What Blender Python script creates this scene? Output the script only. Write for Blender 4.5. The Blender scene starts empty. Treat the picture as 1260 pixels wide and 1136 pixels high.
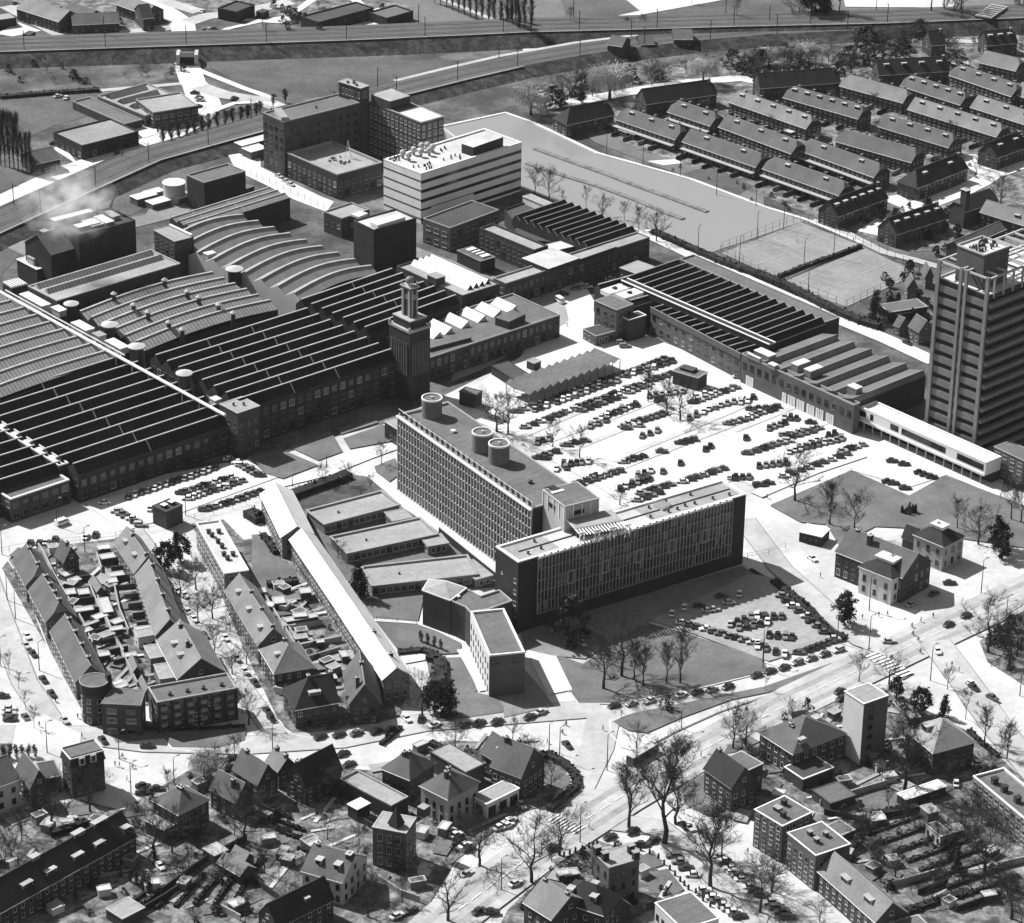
import bpy,math,random
from mathutils import Vector,Matrix
random.seed(7)
R=math.radians
scene=bpy.context.scene
C=scene.collection
# ------------------------------------------------------------------ camera
F,PITCH,ROLL,CAMH=3856.1,R(25.594),R(-0.962),430.0
CX,CY=630.0,568.0
cp,sp=math.cos(PITCH),math.sin(PITCH)
FW=Vector((0,cp,-sp));RT0=Vector((1,0,0));DN0=Vector((0,-sp,-cp))
RT=math.cos(ROLL)*RT0+math.sin(ROLL)*DN0
DN=-math.sin(ROLL)*RT0+math.cos(ROLL)*DN0
CAM=Vector((0,-CAMH*cp/sp,CAMH))
cam_data=bpy.data.cameras.new('camera')
cam=bpy.data.objects.new('camera',cam_data);C.objects.link(cam)
cam_data.sensor_fit='HORIZONTAL';cam_data.sensor_width=36.0
cam_data.lens=F/1260.0*36.0
cam_data.clip_start=10.0;cam_data.clip_end=20000.0
mw=Matrix(((RT.x,-DN.x,-FW.x,CAM.x),(RT.y,-DN.y,-FW.y,CAM.y),(RT.z,-DN.z,-FW.z,CAM.z),(0,0,0,1)))
cam.matrix_world=mw
scene.camera=cam
# ------------------------------------------------------------------ light
SUN_DIR_FROM_VIEW=R(56.0)
SUN_EL=R(47.0)
shx,shy=math.sin(SUN_DIR_FROM_VIEW),-math.cos(SUN_DIR_FROM_VIEW)
sun_d=bpy.data.lights.new('sun','SUN');sun_d.energy=5.0;sun_d.angle=R(0.5);sun_d.color=(1.0,0.985,0.96)
sun=bpy.data.objects.new('sun',sun_d);C.objects.link(sun)
ldir=Vector((shx*math.cos(SUN_EL),shy*math.cos(SUN_EL),-math.sin(SUN_EL)))
sun.rotation_euler=ldir.to_track_quat('-Z','Y').to_euler();sun.location=(0,0,600)
world=bpy.data.worlds.new('World');scene.world=world;world.use_nodes=True
nt=world.node_tree;bg=nt.nodes['Background']
sky=nt.nodes.new('ShaderNodeTexSky');sky.sky_type='NISHITA';sky.sun_disc=False
sky.sun_elevation=SUN_EL;sky.sun_rotation=math.atan2(-shx,-shy);sky.dust_density=2.0
hs=nt.nodes.new('ShaderNodeHueSaturation');hs.inputs['Saturation'].default_value=0.0
nt.links.new(sky.outputs[0],hs.inputs['Color']);nt.links.new(hs.outputs[0],bg.inputs[0]);bg.inputs[1].default_value=0.048
sun_d.color=(1,1,1)
scene.view_settings.view_transform='Standard';scene.view_settings.look='None'
scene.view_settings.exposure=0.55;scene.view_settings.gamma=1.0
# ------------------------------------------------------------------ pixels of the photograph -> points of the place
S,S2=3.919,3.818
TILE={'p':(0,0,1)}
for r_,y_ in enumerate((0,280,560,846)):
 for c_,x_ in enumerate((0,310,620,930)):
  TILE['%d%d'%(r_,c_)]=(x_,y_,S if c_<3 else S2)
for n_,(x_,y_) in dict(n1=(480,220),n2=(640,220),n3=(700,300),n4=(880,380),n5=(1060,440),n6=(1060,270),m1=(0,630),m2=(90,740),m3=(230,630),m4=(330,740),m5=(490,680),m6=(560,570),k1=(640,50),j1=(300,90),j2=(460,140),j3=(0,230),j4=(160,180),j5=(380,370)).items():
 TILE[n_]=(x_,y_,6.3)
TILE['k2']=(820,60,5.727);TILE['k3']=(1040,40,5.727);TILE['k4']=(1000,150,4.846)
def px(s):
 """'12 705,890 100,20' -> pixel points; the first word names the zoom the numbers were read from"""
 t,out=TILE['p'],[]
 for w in s.split():
  if ',' in w:
   x,y=w.split(',');out.append((t[0]+float(x)/t[2],t[1]+float(y)/t[2]))
  else:t=TILE[w]
 return out
def G(p,z=0.0):
 d=RT*(p[0]-CX)+DN*(p[1]-CY)+FW*F
 k=(z-CAM.z)/d.z
 q=CAM+d*k;q.z=z
 return q
def W(s,z=0.0):return[G(p,z) for p in px(s)]
AD=Vector((math.cos(R(41.22)),math.sin(R(41.22)),0));BD=Vector((AD.y,-AD.x,0))
# ------------------------------------------------------------------ materials (a grey print: every colour is neutral)
MATS={}
def mat(name,v,var=0.22,sc=0.25,rough=0.85,spec=0.25,fine=2.5,kind=None,metal=0.0,bump=0.0):
 if name in MATS:return MATS[name]
 m=bpy.data.materials.new(name);m.use_nodes=True;t=m.node_tree;b=t.nodes['Principled BSDF']
 b.inputs['Roughness'].default_value=rough;b.inputs['Specular IOR Level'].default_value=spec;b.inputs['Metallic'].default_value=metal
 tc=t.nodes.new('ShaderNodeTexCoord')
 n1=t.nodes.new('ShaderNodeTexNoise');n1.inputs['Scale'].default_value=sc;n1.inputs['Detail'].default_value=5
 n2=t.nodes.new('ShaderNodeTexNoise');n2.inputs['Scale'].default_value=fine;n2.inputs['Detail'].default_value=3
 t.links.new(tc.outputs['Object'],n1.inputs['Vector']);t.links.new(tc.outputs['Object'],n2.inputs['Vector'])
 r1=t.nodes.new('ShaderNodeMapRange');r1.inputs[1].default_value=.28;r1.inputs[2].default_value=.72
 r1.inputs[3].default_value=1-var;r1.inputs[4].default_value=1+var;t.links.new(n1.outputs[0],r1.inputs[0])
 r2=t.nodes.new('ShaderNodeMapRange');r2.inputs[1].default_value=.25;r2.inputs[2].default_value=.75
 r2.inputs[3].default_value=1-var*.8;r2.inputs[4].default_value=1+var*.8;t.links.new(n2.outputs[0],r2.inputs[0])
 mu=t.nodes.new('ShaderNodeMath');mu.operation='MULTIPLY';t.links.new(r1.outputs[0],mu.inputs[0]);t.links.new(r2.outputs[0],mu.inputs[1])
 last=mu.outputs[0]
 if kind:
  w=None
  if kind[0]=='wave':
   w=t.nodes.new('ShaderNodeTexWave');w.inputs['Scale'].default_value=0.314/kind[1];w.bands_direction=kind[3] if len(kind)>3 else 'X'
   w.inputs['Distortion'].default_value=0.4
   mp=t.nodes.new('ShaderNodeMapping');mp.inputs['Rotation'].default_value=(0,0,-R(41.22))
   t.links.new(tc.outputs['Object'],mp.inputs[0]);t.links.new(mp.outputs[0],w.inputs['Vector']);wo=w.outputs['Fac']
  elif kind[0]=='grid':
   w=t.nodes.new('ShaderNodeTexBrick');w.inputs['Scale'].default_value=1.0;w.inputs['Brick Width'].default_value=kind[1]
   w.inputs['Row Height'].default_value=kind[4];w.inputs['Mortar Size'].default_value=kind[1]*.03;w.inputs['Mortar Smooth'].default_value=.4
   w.inputs['Color1'].default_value=(1,1,1,1);w.inputs['Color2'].default_value=(.8,.8,.8,1);w.inputs['Mortar'].default_value=(0,0,0,1)
   mp=t.nodes.new('ShaderNodeMapping');mp.inputs['Rotation'].default_value=(0,0,-R(41.22))
   t.links.new(tc.outputs['Object'],mp.inputs[0]);t.links.new(mp.outputs[0],w.inputs['Vector']);wo=w.outputs['Color']
  elif kind[0]=='blot':
   w=t.nodes.new('ShaderNodeTexNoise');w.inputs['Scale'].default_value=kind[1];w.inputs['Detail'].default_value=6;w.inputs['Roughness'].default_value=.7
   t.links.new(tc.outputs['Object'],w.inputs['Vector'])
   cr=t.nodes.new('ShaderNodeMapRange');cr.inputs[1].default_value=.42;cr.inputs[2].default_value=.6;t.links.new(w.outputs[0],cr.inputs[0]);wo=cr.outputs[0]
  r3=t.nodes.new('ShaderNodeMapRange');r3.inputs[3].default_value=kind[2];r3.inputs[4].default_value=1.0;t.links.new(wo,r3.inputs[0])
  m3=t.nodes.new('ShaderNodeMath');m3.operation='MULTIPLY';t.links.new(last,m3.inputs[0]);t.links.new(r3.outputs[0],m3.inputs[1]);last=m3.outputs[0]
 m4=t.nodes.new('ShaderNodeMath');m4.operation='MULTIPLY';m4.inputs[1].default_value=v;t.links.new(last,m4.inputs[0])
 cc=t.nodes.new('ShaderNodeCombineColor')
 for i in range(3):t.links.new(m4.outputs[0],cc.inputs[i])
 t.links.new(cc.outputs[0],b.inputs['Base Color'])
 MATS[name]=m
 return m
mat('grass',.13,.25,.06,fine=.9);mat('lawn',.145,.2,.07,fine=1.2,kind=('blot',.09,.78));mat('rough_grass',.11,.35,.05,fine=.5,kind=('blot',.05,.55))
mat('garden',.22,.45,.15,fine=1.0,kind=('blot',.22,.3));mat('field',.16,.18,.012,fine=.25,kind=('blot',.02,.8));mat('field_dark',.10,.22,.02,fine=.4,kind=('blot',.04,.75));mat('plough',.13,.2,.03,fine=.5,kind=('wave',5,.7))
mat('pavement',.56,.12,.08,fine=.5);mat('yard',.56,.08,.04,fine=.3,kind=('grid',6,.9,0,6));mat('road',.42,.15,.06,fine=.4,kind=('blot',.08,.85));mat('asphalt',.2,.2,.06,fine=.4);mat('street',.5,.13,.05,fine=.5,kind=('blot',.05,.9))
mat('paint_line',.75,.06);mat('kerb_stone',.5,.1);mat('sand',.55,.2,.05);mat('soil',.09,.3,.08,fine=.6);mat('ballast',.085,.2,.05,fine=.5);mat('bank',.055,.5,.1,fine=.8,kind=('blot',.3,.3))
mat('court',.24,.14,.05,fine=.5,kind=('blot',.08,.85));mat('court_line',.42,.05);mat('steel_rail',.22,.1,rough=.4)
mat('brick',.055,.25,.2,fine=2);mat('brick_mid',.10,.2,.2,fine=2);mat('brick_dark',.032,.25,.2,fine=2);mat('brick_light',.17,.2,.2,fine=2)
mat('render',.55,.08,.2);mat('stone',.33,.15,.2);mat('concrete',.42,.12,.2);mat('white_paint',.72,.06,.3);mat('white_tile',.84,.07,.1,fine=.6)
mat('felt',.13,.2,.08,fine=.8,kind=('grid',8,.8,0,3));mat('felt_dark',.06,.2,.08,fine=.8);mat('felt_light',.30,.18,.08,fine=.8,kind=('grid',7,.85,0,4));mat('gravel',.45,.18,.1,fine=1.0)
mat('zinc',.6,.1,.12,fine=.5,rough=.6,kind=('wave',2.4,.9));mat('coping',.36,.2,.3);mat('coping_grey',.28,.12,.3)
mat('tile_roof',.105,.22,.15,fine=1.6);mat('tile_dark',.028,.25,.15,fine=1.6);mat('tile_light',.19,.2,.15,fine=1.6);mat('slate',.10,.2,.2,fine=1.5)
mat('saw_glass',.022,.5,.08,fine=.6,rough=.8,spec=.06,kind=('wave',1.6,.55));mat('saw_rib',.30,.15,.1,fine=.8,kind=('wave',1.4,.55));mat('saw_slope',.25,.15,.1)
mat('glass',.012,.3,.5,rough=.15,spec=.5);mat('glass_grey',.05,.4,.5,rough=.25,spec=.5);mat('frame_white',.42,.2);mat('frame_grey',.16,.2)
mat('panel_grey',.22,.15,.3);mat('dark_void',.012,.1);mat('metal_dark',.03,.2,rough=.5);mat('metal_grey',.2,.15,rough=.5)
mat('bark',.04,.3,1.0);mat('twig',.028,.3,.4);mat('twig_light',.07,.3,.4);mat('willow',.42,.25,.4);mat('leaf_dark',.022,.4,.6);mat('leaf',.035,.4,.5);mat('hedge',.022,.45,.4,fine=2);mat('bush',.06,.45,.3,fine=1.5)
mat('skin',.35,.1);mat('cloth_dark',.02,.1);mat('cloth_light',.4,.1);mat('rubber',.012,.1)
for n_,v_ in dict(car_black=.012,car_dark=.035,car_grey=.10,car_mid=.2,car_light=.45,car_white=.75).items():mat(n_,v_,.02,rough=.3,spec=.5)
mat('car_glass',.01,.05,rough=.12,spec=.5)
mat('reed',.16,.4,.3,fine=1)
def water_mat():
 m=bpy.data.materials.new('pond_water');m.use_nodes=True;t=m.node_tree;b=t.nodes['Principled BSDF']
 b.inputs['Base Color'].default_value=(.25,.25,.25,1);b.inputs['Roughness'].default_value=.12;b.inputs['Specular IOR Level'].default_value=.6
 n=t.nodes.new('ShaderNodeTexNoise');n.inputs['Scale'].default_value=.6;bp=t.nodes.new('ShaderNodeBump');bp.inputs['Strength'].default_value=.05
 tc=t.nodes.new('ShaderNodeTexCoord');t.links.new(tc.outputs['Object'],n.inputs['Vector'])
 t.links.new(n.outputs[0],bp.inputs['Height']);t.links.new(bp.outputs[0],b.inputs['Normal']);MATS['pond_water']=m
water_mat()
# ------------------------------------------------------------------ mesh and object helpers
WL={}
def tag(o,label=None,cat=None,group=None,kind=None):
 if label:o['label']=label
 if cat:o['category']=cat
 if group:o['group']=group
 if kind:o['kind']=kind
 return o
def thing(name,label,cat,loc=(0,0,0),group=None,rz=0.0):
 o=bpy.data.objects.new(name,None);C.objects.link(o);o.location=loc;o.rotation_euler=(0,0,rz);o.empty_display_size=1
 WL[o.name]=Vector(loc);return tag(o,label,cat,group)
class MB:
 def __init__(s):s.v,s.f,s.m,s.mats=[],[],[],[]
 def mi(s,m):
  if m not in s.mats:s.mats.append(m)
  return s.mats.index(m)
 def face(s,pts,m):
  i=len(s.v);s.v+=[tuple(p) for p in pts];s.f.append(list(range(i,i+len(pts))));s.m.append(s.mi(m));return s
 def prism(s,pts,z0,z1,m,top=None,bottom=False):
  n=len(pts)
  for i in range(n):
   a,b=pts[i],pts[(i+1)%n]
   s.face([(a[0],a[1],z0),(b[0],b[1],z0),(b[0],b[1],z1),(a[0],a[1],z1)],m)
  if top is not False:s.face([(p[0],p[1],z1) for p in pts],top or m)
  if bottom:s.face([(p[0],p[1],z0) for p in reversed(pts)],m)
  return s
 def box(s,o,ux,uy,z0,z1,m,top=None,bottom=False):
  o=Vector(o);ux=Vector(ux);uy=Vector(uy)
  pts=[o,o+ux,o+ux+uy,o+uy]
  if ux.x*uy.y-ux.y*uy.x<0:pts.reverse()
  return s.prism(pts,z0,z1,m,top,bottom)
 def cbox(s,c,dx,dy,z0,z1,m,ang=0.0,top=None,bottom=False):
  ca,sa=math.cos(ang),math.sin(ang)
  ux=Vector((ca,sa,0))*dx;uy=Vector((-sa,ca,0))*dy
  return s.box(Vector(c)-ux/2-uy/2,ux,uy,z0,z1,m,top,bottom)
 def cyl(s,c,r,z0,z1,n,m,r2=None,top=None):
  r2=r if r2 is None else r2
  p=[(c[0]+r*math.cos(2*math.pi*i/n),c[1]+r*math.sin(2*math.pi*i/n),z0) for i in range(n)]
  q=[(c[0]+r2*math.cos(2*math.pi*i/n),c[1]+r2*math.sin(2*math.pi*i/n),z1) for i in range(n)]
  for i in range(n):s.face([p[i],p[(i+1)%n],q[(i+1)%n],q[i]],m)
  s.face(q,top or m);return s
 def tube(s,a,b,r,m,n=4,r2=None):
  a=Vector(a);b=Vector(b);d=(b-a)
  if d.length<1e-6:return s
  d.normalize();u=d.orthogonal().normalized();w=d.cross(u);r2=r if r2 is None else r2
  P=[a+(u*math.cos(2*math.pi*i/n)+w*math.sin(2*math.pi*i/n))*r for i in range(n)]
  if r2<1e-4:
   for i in range(n):s.face([P[i],P[(i+1)%n],b],m)
   return s
  Q=[b+(u*math.cos(2*math.pi*i/n)+w*math.sin(2*math.pi*i/n))*r2 for i in range(n)]
  for i in range(n):s.face([P[i],P[(i+1)%n],Q[(i+1)%n],Q[i]],m)
  s.face(list(reversed(P)),m);s.face(Q,m);return s
 def build(s,name,parent=None,local=False,loc=None):
  me=bpy.data.meshes.new(name)
  off=Vector((0,0,0))
  if parent is not None and not local:off=WL[parent.name]
  elif loc is not None:off=Vector(loc)
  me.from_pydata([(p[0]-off.x,p[1]-off.y,p[2]-off.z) for p in s.v],[],s.f)
  for m in s.mats:me.materials.append(MATS[m])
  me.polygons.foreach_set('material_index',s.m);me.update()
  o=bpy.data.objects.new(name,me);C.objects.link(o)
  if parent is not None:o.parent=parent
  elif loc is not None:o.location=loc
  WL[o.name]=off if parent is not None else(Vector(loc) if loc is not None else Vector((0,0,0)))
  return o
def inset(pts,d):
 n=len(pts);out=[]
 for i in range(n):
  p0,p1,p2=pts[i-1],pts[i],pts[(i+1)%n]
  e1=Vector((p1[0]-p0[0],p1[1]-p0[1])).normalized();e2=Vector((p2[0]-p1[0],p2[1]-p1[1])).normalized()
  n1=Vector((-e1.y,e1.x));n2=Vector((-e2.y,e2.x));b=(n1+n2)
  k=d/max(.3,(1+n1.dot(n2)));out.append(Vector((p1[0]+b.x*k,p1[1]+b.y*k,0)))
 return out
def ccw(pts):
 a=sum(pts[i-1][0]*pts[i][1]-pts[i][0]*pts[i-1][1] for i in range(len(pts)))
 return list(pts) if a>0 else list(reversed(pts))
def rect3(a,b,c):
 u=(b-a).normalized();d=c-b;d=d-u*d.dot(u)
 return[a,b,b+d,a+d]
LAID,ZCNT=[],{}
def step_z(z):
 """every laid sheet lies 3 mm above the one laid before it at its level"""
 k=round(z/.03);ZCNT[k]=ZCNT.get(k,0)+1
 return(k-1)*.075+.01+ZCNT[k]*.003
def inside(p,poly):
 r=False;j=len(poly)-1
 for i in range(len(poly)):
  a,b=poly[i],poly[j]
  if(a[1]>p[1])!=(b[1]>p[1]) and p[0]<(b[0]-a[0])*(p[1]-a[1])/(b[1]-a[1])+a[0]:r=not r
  j=i
 return r
def zat(p):
 z=0.0
 for q,zz,x0,x1,y0,y1 in LAID:
  if zz>z and x0<=p[0]<=x1 and y0<=p[1]<=y1 and inside(p,q):z=zz
 return z
def note(poly,z):
 LAID.append((poly,z,min(p[0] for p in poly),max(p[0] for p in poly),min(p[1] for p in poly),max(p[1] for p in poly)))
def sheet(name,s,m,z,kind='structure',pts=None):
 z=step_z(z)
 p=ccw(pts or W(s,0));note(p,z);mb=MB();mb.face([(q[0],q[1],z) for q in p],m)
 o=mb.build(name);o['kind']=kind
 return o
def strip(name,s,w,m,z,kind='structure',closed=False,h=0.0,pts=None,label=None,cat=None,group=None):
 """a band of width w along a line; h>0 gives it a real height (kerb, wall, hedge)"""
 P=[Vector((q[0],q[1],0)) for q in(pts or W(s,0))]
 if closed:P=P+[P[0]]
 L,Rr=[],[]
 for i,p in enumerate(P):
  t=((P[min(i+1,len(P)-1)]-P[i]).normalized()+(P[i]-P[max(i-1,0)]).normalized())
  t.normalize();n=Vector((-t.y,t.x,0));L.append(p+n*w/2);Rr.append(p-n*w/2)
 mb=MB()
 if not h and z<1:z=step_z(z)
 if not h:note([p[:2] for p in Rr+L[::-1]],z)
 for i in range(len(P)-1):
  a,b,c,d=Rr[i],Rr[i+1],L[i+1],L[i]
  T=z+h
  mb.face([(a.x,a.y,T),(b.x,b.y,T),(c.x,c.y,T),(d.x,d.y,T)],m)
  if h:
   mb.face([(a.x,a.y,z),(b.x,b.y,z),(b.x,b.y,T),(a.x,a.y,T)],m);mb.face([(c.x,c.y,z),(d.x,d.y,z),(d.x,d.y,T),(c.x,c.y,T)],m)
 if h:
  for a,d,o_ in((Rr[0],L[0],1),(Rr[-1],L[-1],0)):
   q=[(a.x,a.y,z),(a.x,a.y,T),(d.x,d.y,T),(d.x,d.y,z)]
   mb.face(q if o_ else q[::-1],m)
 if kind=='structure':
  o=mb.build(name);o['kind']='structure'
 else:
  o=mb.build(name,loc=(P[0].x,P[0].y,z));tag(o,label,cat,group)
 return o
def copy_tree(o,parent=None,loc=None,rz=None,sc=None):
 c=o.copy();C.objects.link(c)
 if parent is not None:c.parent=parent
 if loc is not None:c.location=loc
 if rz is not None:c.rotation_euler=(0,0,rz)
 if sc is not None:c.scale=(sc,sc,sc)
 for ch in KIDS.get(o.name,[]):
  d=copy_tree(ch,c);d.matrix_parent_inverse.identity()
 return c
KIDS={}
def kid(o,parent):
 KIDS.setdefault(parent.name,[]).append(o);return o
WM={}
def win_mesh(w,h,style):
 k=(round(w,2),round(h,2),style)
 if k in WM:return WM[k]
 fr,gl={'w':('frame_white','glass'),'g':('frame_grey','glass'),'d':('metal_dark','glass'),'l':('frame_white','glass_grey'),'s':('stone','glass'),'p':('panel_grey','panel_grey')}[style]
 t=.12 if min(w,h)>.7 else.07
 mb=MB();x=w/2
 def fb(x0,x1,z0,z1,y,m):
  mb.face([(x0,-y,z0),(x1,-y,z0),(x1,-y,z1),(x0,-y,z1)],m)
  mb.face([(x0,0,z1),(x0,-y,z1),(x1,-y,z1),(x1,0,z1)],m);mb.face([(x0,0,z0),(x1,0,z0),(x1,-y,z0),(x0,-y,z0)],m)
  mb.face([(x0,0,z0),(x0,-y,z0),(x0,-y,z1),(x0,0,z1)],m);mb.face([(x1,0,z0),(x1,0,z1),(x1,-y,z1),(x1,-y,z0)],m)
 fb(-x,x,0,t,.08,fr);fb(-x,x,h-t,h,.08,fr);fb(-x,-x+t,t,h-t,.08,fr);fb(x-t,x,t,h-t,.08,fr)
 nm=max(0,int(w/1.3))
 for i in range(nm):
  xx=-x+(i+1)*w/(nm+1);fb(xx-t*.35,xx+t*.35,t,h-t,.07,fr)
 mb.face([(-x+t,-.03,t),(x-t,-.03,t),(x-t,-.03,h-t),(-x+t,-.03,h-t)],gl)
 fb(-x-.08,x+.08,-.14,0,.14,fr)
 me=bpy.data.meshes.new('window');me.from_pydata(mb.v,[],mb.f)
 for m in mb.mats:me.materials.append(MATS[m])
 me.polygons.foreach_set('material_index',mb.m);me.update();WM[k]=me
 return me
def put_windows(root,specs,name='window'):
 """specs: list of (point on the wall, angle of the wall, w, h, style); the 100 nearest are parts, the rest one part"""
 loc=WL[root.name]
 specs=sorted(specs,key=lambda s:(Vector(s[0])-CAM).length)
 for p,ang,w,h,st in specs[:100]:
  o=bpy.data.objects.new(name,win_mesh(w,h,st));C.objects.link(o);o.parent=root
  o.location=Vector(p)-loc;o.rotation_euler=(0,0,ang)
 if len(specs)>100:
  V,Fc,Mi,ms=[],[],[],[]
  for p,ang,w,h,st in specs[100:]:
   me=win_mesh(w,h,st);i0=len(V);ca,sa=math.cos(ang),math.sin(ang)
   for v in me.vertices:V.append((p[0]+v.co.x*ca-v.co.y*sa-loc.x,p[1]+v.co.x*sa+v.co.y*ca-loc.y,p[2]+v.co.z-loc.z))
   mp=[]
   for m in me.materials:
    if m not in ms:ms.append(m)
    mp.append(ms.index(m))
   for f in me.polygons:Fc.append([i0+i for i in f.vertices]);Mi.append(mp[f.material_index])
  me=bpy.data.meshes.new(name);me.from_pydata(V,[],Fc)
  for m in ms:me.materials.append(m)
  me.polygons.foreach_set('material_index',Mi);me.update()
  o=bpy.data.objects.new('remaining_'+name+'s',me);C.objects.link(o);o.parent=root;o['kind']='stuff'
def wall_windows(a,b,z,rows,w,h,gap,style,margin=.8,n=None):
 """row of windows on the wall a->b (counter-clockwise outline, outside on the right)"""
 a=Vector((a[0],a[1],0));b=Vector((b[0],b[1],0));L=(b-a).length;u=(b-a)/L
 n=n or int((L-2*margin+gap)/(w+gap))
 if n<1:return[]
 st=L/n if n*(w+gap)>L*.8 else(L-2*margin)/n
 x0=(L-st*n)/2;ang=math.atan2(u.y,u.x);nn=Vector((u.y,-u.x,0))*.01;out=[]
 for zz in rows:
  for i in range(n):
   p=a+u*(x0+st*(i+.5))+nn;out.append(((p.x,p.y,z+zz),ang,w,h,random.choice(style+{'w':'wwwlg','g':'gggdl','d':'dddg','l':'llw'}.get(style,''))))
 return out
def visible(a,b):
 n=Vector((b[1]-a[1],-(b[0]-a[0]),0));m=Vector(((a[0]+b[0])/2,(a[1]+b[1])/2,0))
 v=CAM-m;v.z=0
 return n.normalized().dot(v.normalized())>.05
class Bld:
 def at(s,u,v,z=0):
  p=s.a+(s.b-s.a)*u+(s.d-s.a)*v;return Vector((p.x,p.y,z))
def flat(name,label,cat,s,h,wall='brick',roof='felt',cop='coping',z0=0.0,rows=None,win=(1.3,1.6,1.2,'w'),group=None,ov=0.0,cw=.35,pts=None,edges=None,para=.25,sq=True,deep=0.35):
 P=pts or W(s,h)
 if len(P)==3:P=rect3(*P) if sq else[P[0],P[1],P[2],P[0]+P[2]-P[1]]
 b=Bld();b.h=h;b.a,b.b,b.d=P[0],P[1],P[-1]
 Q=ccw(P);c=sum(Q,Vector((0,0,0)))/len(Q)
 if max((p-c).length for p in Q)<8.5:para,deep,cw,ov=.04,.05,min(cw,.22),max(ov,.15)
 root=thing(name,label,cat,(c.x,c.y,z0),group);b.root=root;b.pts=Q;b.z0=z0
 mb=MB();mb.prism(Q,z0,h,wall,top=False);b.wall=mb.build('wall',root)
 I=inset(Q,cw);O=inset(Q,-ov-.04);mb=MB();zt=h+para
 n=len(Q)
 for i in range(n):
  j=(i+1)%n
  mb.face([(O[i].x,O[i].y,zt),(O[j].x,O[j].y,zt),(I[j].x,I[j].y,zt),(I[i].x,I[i].y,zt)],cop)
  mb.face([(O[i].x,O[i].y,h-.18),(O[j].x,O[j].y,h-.18),(O[j].x,O[j].y,zt),(O[i].x,O[i].y,zt)],cop)
  mb.face([(I[j].x,I[j].y,h-deep),(I[i].x,I[i].y,h-deep),(I[i].x,I[i].y,zt),(I[j].x,I[j].y,zt)],cop)
  mb.face([(O[j].x,O[j].y,h-.18),(O[i].x,O[i].y,h-.18),(Q[i].x,Q[i].y,h-.18),(Q[j].x,Q[j].y,h-.18)],cop)
 mb.build('coping',root)
 mb=MB();mb.face([(p.x,p.y,h-deep) for p in I],roof);b.roof=mb.build('roof',root);b.rz=h-deep
 sp_=[]
 if rows:
  for i in range(n):
   if(edges is None and visible(Q[i],Q[(i+1)%n])) or(edges and i in edges):
    sp_+=wall_windows(Q[i],Q[(i+1)%n],z0,rows,win[0],win[1],win[2],win[3])
  put_windows(root,sp_)
 return b
def roofbox(b,u,v,w,d,h,m='brick_dark',top='felt_light',name='roof_hut',ang=None,z=None):
 """a small box on a flat roof as a part of the building"""
 c=b.at(u,v);ang=math.atan2((b.b-b.a).y,(b.b-b.a).x) if ang is None else ang;z=b.rz if z is None else z
 mb=MB();mb.cbox(c,w,d,z,z+h,m,ang);mb.cbox(c,w+.3,d+.3,z+h,z+h+.15,top,ang,bottom=True)
 return mb.build(name,b.root)
def vent(b,u,v,r=.35,h=1.0,m='metal_dark',name='roof_vent',z=None):
 c=b.at(u,v);z=b.rz if z is None else z;mb=MB();mb.cyl(c,r,z,z+h*.75,8,m);mb.cyl((c.x,c.y),r*1.5,z+h*.75,z+h,8,m,r*.6);return mb.build(name,b.root)
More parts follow.
